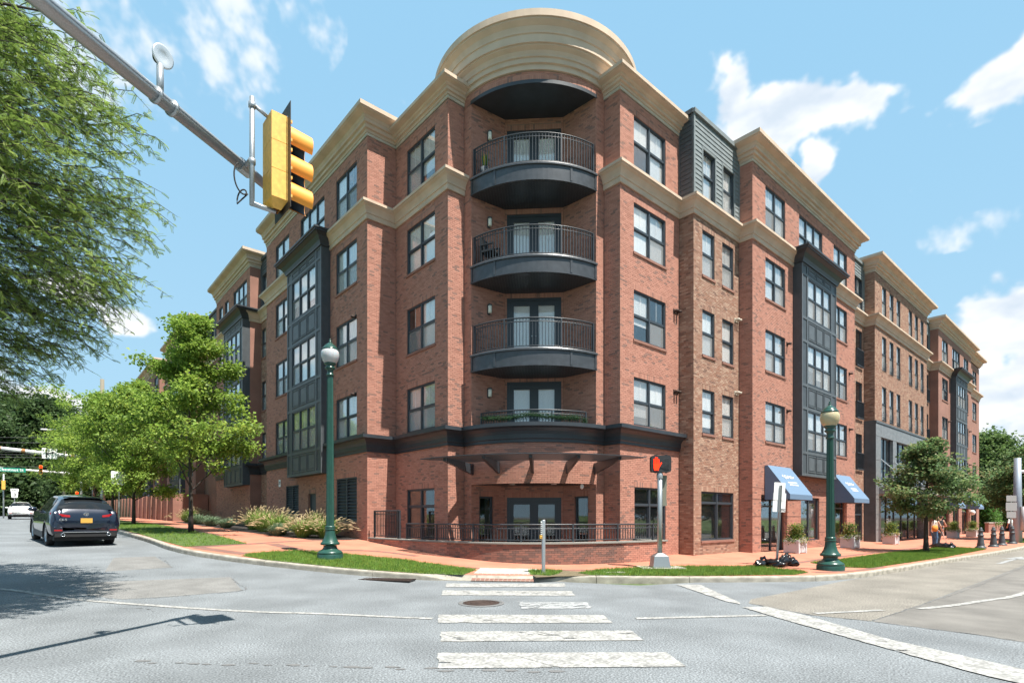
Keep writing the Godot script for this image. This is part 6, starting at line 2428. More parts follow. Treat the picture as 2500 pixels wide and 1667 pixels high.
	for q in [[Vector3(-8.2, 11.0, -70), Vector3(-40, 12.4, -75), 1.2], [Vector3(-8.2, 9.3, -70), Vector3(-40, 9.8, -72), 0.8], [Vector3(-8.2, 9.0, -70), Vector3(-40, 9.5, -72), 0.8], [Vector3(-6.6, 9.9, -47), Vector3(-8.2, 9.6, -70), 0.4], [Vector3(-6.6, 8.2, -47), Vector3(-36, 8.6, -56), 0.7], [Vector3(-8.2, 7.6, -70), Vector3(-40, 8.0, -74), 0.6], [Vector3(-8.2, 7.3, -70), Vector3(-40, 7.6, -74), 0.6], [Vector3(-6.6, 6.9, -47), Vector3(-36, 7.2, -52), 0.6]]:
		o = thing("overhead_wire", "thin dark overhead wire sagging across the side street", "wire", q[0], 0.0, "overhead wires")
		mb = MB.new()
		mb.smooth()
		var pts := []
		for k in 13:
			var t := k / 12.0
			pts.append((q[1] - q[0]) * t + Vector3(0, -4.0 * q[2] * t * (1 - t), 0))
		mb.tube(pts, 0.022, 5)
		put("strand", mb, mats["trim_grey"], o)
	o = thing("cobra_street_light", "slim cobra head street light arching from behind the maples", "street light", on_ground(-7.0, -50.0, 0.0))
	mb = MB.new()
	mb.smooth()
	mb.tube([Vector3(0, 0, 0), Vector3(0, 6.6, 0), Vector3(-0.7, 7.5, 0), Vector3(-1.8, 7.9, 0), Vector3(-3.0, 7.85, 0)], [0.1, 0.07, 0.05, 0.045, 0.04], 8)
	put("arm", mb, mats["aluminium"], o)
	mb = MB.new()
	mb.smooth()
	mb.lathe([Vector2(0.0, -0.45), Vector2(0.1, -0.35), Vector2(0.14, 0.0), Vector2(0.06, 0.3), Vector2(0.0, 0.32)], 10, Transform3D(Basis(Vector3(0, 0, 1), -PI / 2) * Basis.from_scale(Vector3(0.6, 1, 1)), Vector3(-3.2, 7.8, 0)))
	put("lamp_head", mb, mats["white_paint"], o)
	# brick garden wall with pilasters along the side street
	o = thing("garden_wall", "long red brick wall with narrow pilasters along the side street pavement", "wall", Vector3(0, 0, 0))
	mb = MB.new()
	for k in 10:
		var za := -36.6 - k * 5.0
		var zb := za - 5.0
		mb.box(Vector3(-3.0, g(zb) - 0.1, zb), Vector3(-2.7, g(za) + 2.25, za))
	put("panel", mb, mats["brick_far"], o)
	mb = MB.new()
	mb.box(Vector3(-2.7, 0.8, -36.9), Vector3(-0.7, g(-36.6) + 2.25, -36.6))
	put("end_panel", mb, mats["brick_far"], o)
	for k in 20:
		mb = MB.new()
		var zc := -36.75 - k * 2.5
		mb.box(Vector3(-3.12, g(zc) - 0.1, zc - 0.15), Vector3(-3.0, g(zc) + 2.25, zc + 0.15))
		put("pilaster", mb, mats["brick_far"], o)
	# right-hand end: low wall, pale building, tall pole with sign backs
	o = thing("low_wall", "low red brick wall with stone cap beyond the last shop", "wall", Vector3(62.7, 0.14, 1.5))
	mb = MB.new()
	mb.box(Vector3(0, 0, -0.15), Vector3(16, 1.0, 0.15))
	put("panel", mb, mats["brick_far"], o)
	mb = MB.new()
	mb.box(Vector3(-0.05, 1.0, -0.2), Vector3(16.05, 1.1, 0.2))
	put("cap", mb, mats["pad"], o)
	o = thing("pale_building", "plain pale two storey building behind clipped green shrubs", "building", Vector3(86, 0, -10))
	mb = MB.new()
	mb.box(Vector3(0, 0, -8), Vector3(14, 5.0, 8))
	put("wall", mb, mat("render_wall", lin(0.62, 0.63, 0.66), 0.85), o)
	mb = MB.new()
	mb.box(Vector3(-0.2, 5.0, -8.2), Vector3(14.2, 5.25, 8.2))
	put("roof", mb, mats["bay_panel"], o)
	for k in 2:
		mb = MB.new()
		mb.box(Vector3(3.0 + k * 6.5, 0.9, 8.0), Vector3(4.6 + k * 6.5, 2.9, 8.05))
		put("window", mb, mats["interior_dark"], o)
	o = thing("round_lamp_sign", "round white globe lamp on the brick pier by the last awning", "wall lamp", Vector3(55.9, 2.2, 1.45))
	mb = MB.new()
	mb.smooth()
	mb.lathe([Vector2(0, -0.25), Vector2(0.18, -0.18), Vector2(0.25, 0.0), Vector2(0.18, 0.18), Vector2(0, 0.25)], 16)
	put("lamp_globe", mb, mats["white_paint"], o)
	mb = MB.new()
	mb.box(Vector3(-0.04, -0.04, -0.25), Vector3(0.04, 0.04, -0.15))
	put("bracket", mb, mats["black_metal"], o)
	o = thing("steel_pole", "stout grey steel pole with a short arm at the far crossing", "pole", on_ground(35.4, 7.0, 0.0))
	mb = MB.new()
	mb.smooth()
	mb.tube([Vector3(0, 0, 0), Vector3(0, 5.45, 0)], [0.24, 0.18], 18)
	put("shaft", mb, mat("blue_grey_steel", lin(0.30, 0.34, 0.40), 0.5, 0.4), o)
	mb = MB.new()
	mb.smooth()
	mb.tube([Vector3(0.1, 4.6, 0), Vector3(3.0, 4.72, 1.9)], [0.1, 0.08], 12)
	put("arm", mb, mats["white_paint"], o)
	mb = MB.new()
	mb.smooth()
	mb.tube([Vector3(-0.1, 0.9, 0.28), Vector3(-0.1, 2.4, 0.28)], 0.16, 10)
	put("cabinet", mb, mats["sign_back"], o)
	o = thing("sign_stack", "slim post with three plain sign backs before the steel pole", "sign", on_ground(33.7, 6.9, 0.1), -0.72)
	mb = MB.new()
	mb.box(Vector3(-0.03, 0, -0.02), Vector3(0.03, 2.98, 0.02))
	put("post", mb, mats["aluminium"], o)
	for q in [[2.78, 0.62, 0.36], [2.28, 0.68, 0.52], [1.78, 0.58, 0.38]]:
		mb = MB.new()
		extrude_xy(mb, rounded_rect(q[1], q[2], 0.03), 0.022, 0.028)
		put("plate", mb, mats["sign_back"], o, Transform3D(Basis(), Vector3(0, q[0], 0)))

# ---------------------------------------------------------------- vegetation
func leaf_cluster(key: String, n: int, spread: float, size: float, sd: int, droop := 0.0) -> ArrayMesh:
	if cache.has(key):
		return cache[key]
	var r := RandomNumberGenerator.new()
	r.seed = sd
	var mb := MB.new()
	for i in n:
		var c := Vector3(r.randfn(), r.randfn() * 0.7, r.randfn()) * spread
		var dir := (c + Vector3(r.randfn(), r.randfn() - droop, r.randfn()) * spread * 0.8).normalized()
		var up := Vector3(r.randfn() * 0.5, 1.0, r.randfn() * 0.5).normalized()
		var side := dir.cross(up).normalized()
		var s := size * r.randf_range(0.7, 1.25)
		var a := c
		var tip := c + dir * s - Vector3(0, s * 0.15, 0)
		var mid := c + dir * s * 0.5
		var lift := side.cross(dir).normalized() * s * 0.12
		mb.tri(a, mid + side * s * 0.42 + lift, tip)
		mb.tri(a, tip, mid - side * s * 0.42 + lift)
	cache[key] = mb.mesh()
	return cache[key]

func tree(nm: String, label: String, at: Vector3, h: float, crown_lo: float, radius: float, leaves: int, cols: Array, sd: int, opts := {}) -> void:
	var r := RandomNumberGenerator.new()
	r.seed = sd
	var o := thing(nm, label, "tree", at, 0.0, opts.get("group", ""))
	var shape: float = opts.get("peak", 0.35)
	var tr: float = opts.get("trunk", 0.12)
	var tm := MB.new()
	tm.smooth()
	var spine := []
	var rad := []
	var n := 9
	for k in n:
		var t := float(k) / (n - 1)
		spine.append(Vector3(sin(t * 5.0 + sd) * 0.05 * h * 0.2 * t, -0.15 + (h * 0.94 + 0.15) * t, cos(t * 4.0 + sd) * 0.05 * h * 0.2 * t))
		rad.append(tr * (1.25 if k == 0 else 1.0) * lerpf(1.0, 0.10, pow(t, 0.8)))
	tm.tube(spine, rad, 9)
	var spots := []
	var limbs: int = opts.get("limbs", 34)
	for k in limbs:
		var t := (k + r.randf()) / limbs
		var y := lerpf(crown_lo, h * 0.97, t)
		var prof := pow(sin(PI * clampf(pow(t, shape) * 0.93 + 0.05, 0, 1)), 0.8)
		var L := radius * maxf(prof, 0.10) * r.randf_range(0.72, 1.12)
		var a := k * 2.399 + r.randf_range(-0.5, 0.5)
		var base := spine_at(spine, (y - 0.12 * L) / (h * 0.94))
		var rise: float = opts.get("rise", 0.45)
		var tip := base + Vector3(cos(a) * L, L * rise * r.randf_range(0.4, 1.3) + 0.05, sin(a) * L)
		var mid := base.lerp(tip, 0.5) + Vector3(0, 0.10 * L, 0)
		var br := tr * 0.34 * (1.0 - 0.7 * t)
		tm.tube([base, mid, tip], [br, br * 0.65, br * 0.2], 5, false)
		for j in 7:
			var q := r.randf_range(0.25, 1.0)
			var p := (base.lerp(mid, q * 2.0) if q < 0.5 else mid.lerp(tip, q * 2.0 - 1.0))
			var sub := p + Vector3(r.randfn(), r.randfn() * 0.45 + 0.1, r.randfn()) * L * 0.24
			if j < 4:
				tm.tube([p, sub], [br * 0.4, br * 0.12], 4, false)
			spots.append([p, sub, L])
	put("trunk", tm, mats["bark"], o)
	var where := []
	var tints := PackedColorArray()
	var flat_: float = opts.get("flat", 0.75)
	var cs: float = opts.get("cs", 1.0)
	while where.size() < leaves:
		var s: Array = spots[r.randi() % spots.size()]
		var p: Vector3 = (s[0] as Vector3).lerp(s[1], r.randf_range(0.2, 1.25)) + Vector3(r.randfn(), r.randfn() * flat_, r.randfn()) * opts.get("jitter", 0.16)
		if p.y < crown_lo * 0.9:
			continue
		var b := Basis(Vector3.UP, r.randf() * TAU) * Basis(Vector3.RIGHT, r.randfn() * 0.4)
		where.append(Transform3D(b.scaled(Vector3.ONE * cs * r.randf_range(0.7, 1.3)), p))
		var c: Color = cols[r.randi() % cols.size()]
		var v := r.randf_range(0.75, 1.25)
		tints.append(Color(c.r * v, c.g * v, c.b * v))
	multi("crown", leaf_cluster(opts.get("leaf", "maple"), opts.get("per", 11), opts.get("spread", 0.11), opts.get("size", 0.11), 3), mats["leaf"], where, tints, o)

func spine_at(spine: Array, t: float) -> Vector3:
	var f := clampf(t, 0, 1) * (spine.size() - 1)
	var i := mini(int(f), spine.size() - 2)
	return (spine[i] as Vector3).lerp(spine[i + 1], f - i)

# feathery tree whose limbs hang over the road from the kerb opposite
func build_locust() -> void:
	var r := RandomNumberGenerator.new()
	r.seed = 9
	var base := Vector3(-18.6, g(1.0), 1.0)
	var o := thing("honey_locust_tree", "large feathery honey locust whose fine leafy branches hang over the road", "tree", base)
	var tm := MB.new()
	tm.smooth()
	tm.tube([Vector3(0, -0.2, 0), Vector3(0.1, 2.2, 0), Vector3(0.3, 4.0, -0.1), Vector3(0.6, 6.0, -0.2), Vector3(0.5, 9.5, 0)], [0.34, 0.26, 0.24, 0.18, 0.08], 12)
	var C := Vector3(-14.6, 7.1, 0.0)
	var R := Vector3(4.75, 4.2, 4.2)
	# one pinnate leaf: a stalk with paired leaflets, drooping
	var lf := MB.new()
	for k in 11:
		var t := (k + 1) / 11.5
		var c := Vector3(t * 0.15, -0.05 * t * t, 0)
		for s in [-1.0, 1.0]:
			var d := Vector3(0.35, -0.25, s).normalized()
			var L := 0.031 * (1.0 - 0.45 * absf(t - 0.5))
			var w := Vector3(1, 0, 0) * 0.0075
			lf.tri(c, c + d * L * 0.5 + w, c + d * L)
			lf.tri(c, c + d * L, c + d * L * 0.5 - w)
	cache["pinnate"] = lf.mesh()
	var where := []
	var tints := PackedColorArray()
	var twigs := MB.new()
	var cols := [Color(0.20, 0.29, 0.06), Color(0.24, 0.34, 0.075), Color(0.15, 0.23, 0.05), Color(0.29, 0.38, 0.10), Color(0.17, 0.26, 0.065)]
	# limbs fan out through the crown
	var tips := []
	for k in 26:
		var a := k * 2.399
		var e := lerpf(-0.55, 0.95, (k + 0.5) / 26.0)
		var dir := Vector3(cos(a) * cos(e), sin(e), sin(a) * cos(e))
		var tip := C + dir * R * r.randf_range(0.75, 0.98) - base
		var st := Vector3(0.4, r.randf_range(3.6, 6.5), -0.1)
		var m1 := st.lerp(tip, 0.45) + Vector3(0, 0.8, 0)
		tm.tube([st, m1, tip], [0.10, 0.055, 0.012], 6, false)
		tips.append([st, m1, tip])
	put("trunk", tm, mats["bark"], o)
	var clump := FastNoiseLite.new()
	clump.seed = 4
	clump.frequency = 0.55
	var count := 0
	var sprays := 0
	while sprays < 6800 and count < 60000:
		count += 1
		var v := Vector3(r.randfn(), r.randfn(), r.randfn()).normalized()
		var rr := pow(r.randf(), 0.45)
		var p := C + v * rr * R
		# lumpy outline, thinner towards the street side
		var lump := 0.5 + 0.5 * sin(v.y * 9.0 + v.z * 5.0) * cos(v.z * 7.0 + 1.0)
		if rr > 0.78 + 0.22 * lump and r.randf() < 0.75:
			continue
		if r.randf() < smoothstep(-12.6, -14.6, p.x) * 0.7:
			continue
		if clump.get_noise_3d(p.x, p.y * 1.8, p.z) < -0.06 and r.randf() < 0.85:
			continue
		sprays += 1
		p -= base
		var out := Vector3(v.x + 0.55 + r.randfn() * 0.35, -0.12 + 0.25 * v.y + r.randfn() * 0.25, v.z * 0.7 + r.randfn() * 0.45).normalized()
		var L := r.randf_range(0.28, 0.62)
		var q1 := p + out * L * 0.5 + Vector3(0, 0.03, 0)
		var q2 := p + out * L + Vector3(r.randfn() * 0.1, -0.28 * L, r.randfn() * 0.1)
		twigs.tube([p, q1, q2], [0.008, 0.006, 0.003], 4, false)
		var nl := int(L * 29)
		for j in nl:
			var t := (j + r.randf()) / nl
			var c := p.lerp(q1, t * 2) if t < 0.5 else q1.lerp(q2, t * 2 - 1)
			var d := (out * 0.35 + Vector3(r.randfn() * 0.9, -0.2 + r.randfn() * 0.45, r.randfn() * 0.8)).normalized()
			var b := Basis.looking_at(d, Vector3.UP) * Basis(Vector3.UP, PI / 2) * Basis(Vector3.RIGHT, r.randfn() * 0.5)
			where.append(Transform3D(b.scaled(Vector3.ONE * r.randf_range(0.6, 1.0)), c))
			var cc: Color = cols[r.randi() % cols.size()]
			var k := r.randf_range(0.8, 1.2)
			tints.append(Color(cc.r * k, cc.g * k, cc.b * k))
	put("twigs", twigs, mats["bark"], o)
	multi("crown", cache["pinnate"], mats["leaf"], where, tints, o)

func grass_tuft(at: Vector3, rad: float, h: float, label: String, sd: int, plumes := true, tone := Color(0.21, 0.30, 0.075), group := "feathery ornamental grasses") -> void:
	var r := RandomNumberGenerator.new()
	r.seed = sd
	var o := thing("ornamental_grass" if plumes else "lavender_shrub", label, "grass" if plumes else "shrub", at, 0.0, group)
	var mb := MB.new()
	var pl := MB.new()
	for i in (620 if plumes else 520):
		var a := r.randf() * TAU
		var lean := pow(r.randf(), 0.7) * rad
		var root := Vector3(cos(a), 0, sin(a)) * r.randf() * 0.22 * rad
		var hh := h * r.randf_range(0.6, 1.0) * (1.0 - 0.25 * lean / rad)
		var tip := root + Vector3(cos(a) * lean, hh * (0.85 - 0.35 * pow(lean / rad, 2.0)), sin(a) * lean) + Vector3(0.12, 0, 0.05)
		var mid := root.lerp(tip, 0.5) + Vector3(-cos(a) * lean * 0.12, hh * 0.20, -sin(a) * lean * 0.12)
		var side := Vector3(-sin(a), 0, cos(a)) * (0.010 if plumes else 0.014)
		var v := r.randf_range(0.7, 1.3)
		mb.tint(Color(tone.r * v, tone.g * v, tone.b * v))
		mb.quad(root - side, root + side, mid + side, mid - side)
		mb.tri(mid - side, mid + side, tip)
		if plumes and r.randf() < 0.30:
			var d := (tip - mid).normalized()
			var e := tip + d * 0.16 + Vector3(0.03, -0.02, 0)
			pl.tint(Color(0.44 * v, 0.34 * v, 0.20 * v))
			pl.tube([tip - d * 0.02, tip + d * 0.08, e], [0.006, 0.015, 0.004], 5, false)
	put("blades", mb, mats["blade"], o)
	if plumes:
		put("plumes", pl, mats["blade"], o)

var LAWNS := [
	[[-6.78, -5.25, -6.17, -5.70, -4.91, -5.88, -4.05, -4.95, -3.45, -3.95, -2.84, -2.67, -2.25, -0.6, -2.1, 0.02, -3.05, 0.72, -3.75, 0.02, -4.82, -1.42, -6.42, -4.15], "grass"],
	[[-5.84, -45, -5.9, -25.7, -6.0, -16.4, -5.83, -11.7, -5.75, -8.35, -7.75, -7.95, -8.05, -10.2, -8.3, -16.4, -8.5, -30, -8.55, -45], "grass"],
	[[-0.12, 2.05, 1.3, 1.9, 2.7, 2.35, 3.54, 2.6, 5.82, 4.2, 5.2, 6.05, 4.2, 6.05, 1.95, 4.5, -0.25, 2.65], "grass"],
	[[7.7, 5.95, 8.8, 4.75, 12.16, 4.95, 17.8, 4.95, 25, 5.4, 24, 7.15, 15.5, 7.12, 8.14, 6.75], "grass"],
	[[36, 6.2, 60, 6.2, 60, 8.1, 34.5, 7.8], "grass"],
	[[-1.5, 1.62, -0.9, 0.9, -0.5, 1.05, -0.15, 1.5, -0.75, 1.9, -1.2, 2.05], "grass"]]

func build_lawns() -> void:
	rng.seed = 5
	var bl := MB.new()
	for i in 9:
		var a := rng.randf() * TAU
		var c := Vector3(rng.randf_range(-0.035, 0.035), -0.01, rng.randf_range(-0.035, 0.035))
		var tip := c + Vector3(cos(a) * 0.022, rng.randf_range(0.045, 0.085), sin(a) * 0.022)
		var s := Vector3(-sin(a), 0, cos(a)) * 0.0035
		bl.tri(c - s, c + s, tip)
	var blade := bl.mesh()
	var where := []
	var tints := PackedColorArray()
	for L in LAWNS:
		var pts := []
		for i in range(0, L[0].size(), 2):
			pts.append(Vector2(L[0][i], L[0][i + 1]))
		var mb := MB.new()
		sheet(mb, pts, 0.152)
		struct("lawn", mb, mats["turf"])
		var poly := PackedVector2Array(pts)
		var lo := Vector2(1e9, 1e9)
		var hi := Vector2(-1e9, -1e9)
		for p in poly:
			lo = lo.min(p)
			hi = hi.max(p)
		var far := lo.y < -30 or lo.x > 30
		var dens := 60 if far else 420
		for k in int((hi.x - lo.x) * (hi.y - lo.y) * dens):
			var p := Vector2(rng.randf_range(lo.x, hi.x), rng.randf_range(lo.y, hi.y))
			if p.y < -30 or not Geometry2D.is_point_in_polygon(p, poly):
				continue
			var s := rng.randf_range(0.7, 1.35)
			where.append(Transform3D(Basis(Vector3.UP, rng.randf() * TAU).scaled(Vector3(s, s * rng.randf_range(0.6, 1.3), s)), on_ground(p.x, p.y, 0.152)))
			var v := rng.randf_range(0.7, 1.3)
			var y := rng.randf()
			tints.append(Color((0.11 + 0.09 * y * y) * v, (0.215 + 0.03 * y) * v, 0.035 * v))
	var o := multi("grass", blade, mats["blade"], where, tints, self)
	o.set_meta("kind", "stuff")
	tag(o, "short mown green grass of the verges between kerb and pavement", "grass")
	print("grass ", where.size())
	# worn bare earth beside the ramp, mulch at the maple and bed under the tall grasses
	var mb := MB.new()
	sheet(mb, [Vector2(-1.75, 2.1), Vector2(-1.45, 1.6), Vector2(-0.7, 0.98), Vector2(-0.07, 1.4), Vector2(0.36, 1.9), Vector2(0.1, 2.7), Vector2(-0.5, 2.62), Vector2(-1.2, 2.25)], 0.148)
	struct("bare_earth", mb, mats["soil"])
	mb = MB.new()
	sheet(mb, [Vector2(-1.25, -8.9), Vector2(-1.9, -8.75), Vector2(-3.2, -9.2), Vector2(-3.9, -11.5), Vector2(-4.2, -15), Vector2(-4.2, -22), Vector2(-3.6, -34), Vector2(-1.25, -34)], 0.148)
	struct("planting_bed", mb, mats["mulch"])
	mb = MB.new()
	var ring := []
	for k in 14:
		ring.append(Vector2(-6.28 + 0.55 * cos(TAU * k / 14), -14.44 + 0.55 * sin(TAU * k / 14)))
	sheet(mb, ring, 0.156)
	struct("mulch_ring", mb, mats["mulch"])

func planter(at: Vector3, label: String, sd: int, w := 0.85) -> void:
	var r := RandomNumberGenerator.new()
	r.seed = sd
	var o := thing("flower_planter", label, "planter", at, 0.0, "white flower planters by the shops")
	var mb := MB.new()
	mb.box(Vector3(-w / 2, 0.06, -0.3), Vector3(w / 2, 0.52, 0.3))
	for x in [-w / 2 + 0.05, w / 2 - 0.05]:
		for z in [-0.26, 0.26]:
			mb.box(Vector3(x - 0.06, 0, z - 0.06), Vector3(x + 0.06, 0.6, z + 0.06))
	mb.box(Vector3(-w / 2 - 0.03, 0.5, -0.33), Vector3(w / 2 + 0.03, 0.55, 0.33))
	put("box", mb, mat("planter_white", lin(0.5, 0.49, 0.50), 0.6), o)
	var where := []
	var tints := PackedColorArray()
	for k in 420:
		var p := Vector3(r.randfn() * w * 0.24, 0.0, r.randfn() * 0.15)
		var up := r.randf()
		p.y = 0.5 + absf(r.randfn()) * 0.13
		if up < 0.35:
			p = Vector3(r.randfn() * 0.14, 0.7 + r.randf() * 0.55, r.randfn() * 0.12)
		where.append(Transform3D(Basis(Vector3.UP, r.randf() * TAU).scaled(Vector3.ONE * 0.5), p))
		var v := r.randf_range(0.7, 1.2)
		tints.append(Color(0.10 * v, 0.17 * v, 0.04 * v) if r.randf() < 0.7 else Color(0.28 * v, 0.28 * v, 0.06 * v))
	multi("foliage", leaf_cluster("maple", 11, 0.11, 0.11, 3), mats["leaf"], where, tints, o)
	where = []
	tints = PackedColorArray()
	for k in 130:
		var a := r.randf() * TAU
		where.append(Transform3D(Basis(Vector3.UP, r.randf() * TAU).scaled(Vector3.ONE * 0.32), Vector3(cos(a) * w * 0.5 * r.randf_range(0.6, 1.1), 0.50 + r.randf() * 0.18, sin(a) * 0.36)))
		var q := r.randf()
		tints.append(Color(0.72, 0.70, 0.62) if q < 0.55 else (Color(0.55, 0.33, 0.50) if q < 0.75 else (Color(0.70, 0.62, 0.25) if sd % 2 else Color(0.52, 0.05, 0.06))))
	multi("blossoms", leaf_cluster("maple", 11, 0.11, 0.11, 3), mats["leaf"], where, tints, o)

func build_plants() -> void:
	var maple := [Color(0.23, 0.34, 0.06), Color(0.27, 0.385, 0.065), Color(0.18, 0.28, 0.05), Color(0.32, 0.41, 0.075), Color(0.15, 0.24, 0.05), Color(0.20, 0.31, 0.05)]
	var mo := {"group": "young maples along the verge", "trunk": 0.10, "limbs": 27, "rise": 0.8, "jitter": 0.12, "per": 9, "spread": 0.12, "size": 0.125, "leaf": "maple"}
	tree("maple_tree", "young maple with pale trunk base on the verge beside the tall grasses", on_ground(-6.28, -14.44), 9.3, 1.9, 2.75, 3100, maple, 21, mo)
	var mo2 := mo.duplicate()
	mo2.peak = 0.55
	mo2.limbs = 40
	tree("maple_tree", "broad maple behind the white sign plate on the verge", on_ground(-6.9, -26.0), 8.0, 1.6, 3.4, 4300, maple, 33, mo2)
	tree("maple_tree", "farther maple in front of the brick garden wall", on_ground(-7.0, -35.0), 8.2, 1.7, 3.4, 4200, maple, 34, mo2)
	tree("maple_tree", "last maple of the verge row by the utility pole", on_ground(-7.2, -45.0), 8.5, 1.8, 3.8, 4200, maple, 35, mo2)
	build_locust()
	var dog := [Color(0.11, 0.19, 0.075), Color(0.15, 0.24, 0.09), Color(0.08, 0.14, 0.06), Color(0.19, 0.26, 0.10), Color(0.22, 0.22, 0.10)]
	tree("dogwood_tree", "dark layered street tree before the glass entrance portal", on_ground(19.3, 5.75), 5.1, 1.75, 1.85, 1750, dog, 41, {"trunk": 0.12, "limbs": 20, "rise": 0.22, "peak": 0.55, "jitter": 0.10, "flat": 0.35, "group": "layered street trees"})
	tree("dogwood_tree", "dark layered street tree behind the grey steel pole", on_ground(41.5, 7.1), 6.4, 2.2, 3.0, 4200, dog, 43, {"trunk": 0.14, "limbs": 34, "rise": 0.12, "peak": 0.55, "jitter": 0.18, "flat": 0.35, "cs": 1.3, "group": "layered street trees"})
	# woods at the ends of the streets
	var oak := [Color(0.075, 0.125, 0.045), Color(0.06, 0.105, 0.04), Color(0.095, 0.15, 0.055), Color(0.05, 0.085, 0.035)]
	var far := {"trunk": 0.35, "limbs": 44, "rise": 0.35, "peak": 0.7, "jitter": 0.9, "cs": 3.6, "leaf": "oak", "per": 10, "spread": 0.17, "size": 0.15, "group": "big trees beyond the far crossing"}
	var k := 0
	for p in [[-9.0, -108, 19, "broad dark oak closing the side street"], [-18.5, -104, 18, "dark oak left of the street end behind the wires"], [-1.5, -112, 17, "dense oak behind the utility pole"], [-27, -98, 17, "dark oak standing behind the lane signs"], [-13.5, -128, 22, "tallest oak at the back of the far woods"], [3.0, -97, 13, "round tree above the end of the garden wall"], [-36, -110, 20, "outermost oak of the far woods"], [-22, -92, 7.5, "low bushy tree behind the white car"], [-4.5, -92, 8, "low tree beside the far signal pole"], [-13, -100, 6.5, "low shrubby tree straight behind the white suv"], [-31, -90, 8, "low bushy tree past the amber backed signal"], [-43, -96, 9, "low bushy tree at the outer end of the far woods"], [-17, -95, 6, "low shrubby tree behind the route sign"]]:
		var o2 := far.duplicate()
		if p[2] < 10:
			o2.peak = 0.6
		tree("oak_tree", p[3], Vector3(p[0], g(p[1]), p[1]), p[2], p[2] * (0.16 if p[2] > 10 else 0.08), p[2] * 0.40, 2600, oak, 60 + k, o2)
		k += 1
	var green := [Color(0.10, 0.17, 0.05), Color(0.14, 0.21, 0.07), Color(0.08, 0.13, 0.045)]
	for p in [[104, -4, 15, "tall airy tree rising behind the pale building"], [113, -3, 12, "broad green tree past the pale building"], [99, 6, 8, "rounded green tree closing the shop street"], [122, 4, 13, "farthest green tree at the end of the shop street"], [75, 4.2, 7, "leafy tree over the low brick wall"]]:
		tree("roadside_tree", p[3], Vector3(p[0], 0, p[1]), p[2], p[2] * 0.15, p[2] * 0.38, 2200, green, 80 + k, {"trunk": 0.25, "limbs": 40, "rise": 0.35, "peak": 0.65, "jitter": 0.7, "cs": 2.8, "leaf": "oak", "per": 10, "spread": 0.17, "size": 0.15, "group": "trees beyond the shops"})
		k += 1
	for i in 4:
		tree("arborvitae", ["clipped green arborvitae nearest the brick block end", "second arborvitae behind the low brick wall", "third arborvitae behind the low brick wall", "last arborvitae before the pale building window"][i], Vector3(66.5 + i * 1.7, 0.1, 0.6), 4.0 + 0.3 * (i % 2), 0.3, 1.05, 900, [Color(0.07, 0.17, 0.035), Color(0.10, 0.22, 0.05)], 95 + i, {"trunk": 0.08, "limbs": 30, "rise": 0.7, "peak": 0.5, "jitter": 0.15, "cs": 1.3, "group": "arborvitae behind the low wall"})
	# trees across the shop street, mirrored in the shop windows
	for i in 7:
		var tp := Vector3([-3.0, 7.0, 16.0, 25.5, 35.0, 44.0, 55.0][i], 0, 25.0 + 1.5 * (i % 2))
		tree("avenue_tree", ["leafy avenue tree across the street facing the round corner bay", "leafy avenue tree across the street facing the tan brick strip", "leafy avenue tree across the street facing the first awning", "leafy avenue tree across the street facing the second awning", "leafy avenue tree across the street facing the grey portal", "leafy avenue tree across the street facing the far awnings", "leafy avenue tree across the street facing the last brick block"][i], tp, 9.5 + (i % 3), 2.2, 3.9, 1300, green, 120 + i, {"trunk": 0.2, "limbs": 34, "rise": 0.4, "peak": 0.6, "jitter": 0.4, "cs": 2.2, "leaf": "oak", "per": 10, "spread": 0.17, "size": 0.15, "group": "avenue trees across the shop street"})
	# tall grasses against the side street wall
	var gl := ["plumed grass clump at the brick pilaster behind the street lamp", "plumed grass clump before the service door", "plumed grass clump below the louvre, leaning to the pavement", "large plumed grass clump in the middle of the bed", "plumed grass clump past the second louvre", "plumed grass clump at the far end of the bed by the garden wall", "plumed grass clump at the back of the bed near the door"]
	var gp := [[-2.35, -9.75, 1.05, 1.15], [-3.1, -10.3, 0.95, 1.05], [-3.35, -12.3, 1.15, 1.25], [-3.35, -14.2, 1.25, 1.4], [-3.2, -16.2, 1.2, 1.4], [-3.1, -31.0, 1.3, 1.3], [-2.1, -11.6, 0.9, 1.35]]
	for i in 7:
		grass_tuft(on_ground(gp[i][0], gp[i][1]), gp[i][2], gp[i][3], gl[i], 200 + i)
	var ll := ["grey green lavender mound between the plumed grasses", "grey green lavender mound at the pavement edge of the bed", "grey green lavender mound beyond the maple trunk", "grey green lavender mound near the garden wall"]
	var lp := [[-3.75, -11.4, 0.7, 0.75], [-3.9, -18.6, 0.9, 0.7], [-3.9, -21.5, 1.0, 0.8], [-3.6, -26.0, 1.2, 0.9]]
	for i in 4:
		grass_tuft(on_ground(lp[i][0], lp[i][1]), lp[i][2], lp[i][3], ll[i], 300 + i, false, Color(0.20, 0.27, 0.17), "lavender mounds in the bed")
	planter(Vector3(13.75, 0.14, 2.25), "white planter box of pale flowers under the first awning", 401)
	planter(Vector3(19.9, 0.14, 2.45), "white planter box with a leafy plant by the second awning", 403)
	planter(Vector3(26.5, 0.14, 2.5), "planter box with red flowers beside the grey portal", 404, 0.8)
	planter(Vector3(41.2, 0.14, 2.7), "white planter box behind the standing people", 405)
	planter(Vector3(45.8, 0.14, 3.1), "white planter box of pink shrubs before the far awnings", 402, 1.2)
	# leaf garland on the second-floor balcony railing
	var o := thing("garland", "green leafy garland wound on the second floor balcony railing", "garland", Vector3(DC.x, 5.42, DC.y), -PI / 4)
	var where := []
	var tints := PackedColorArray()
	rng.seed = 8
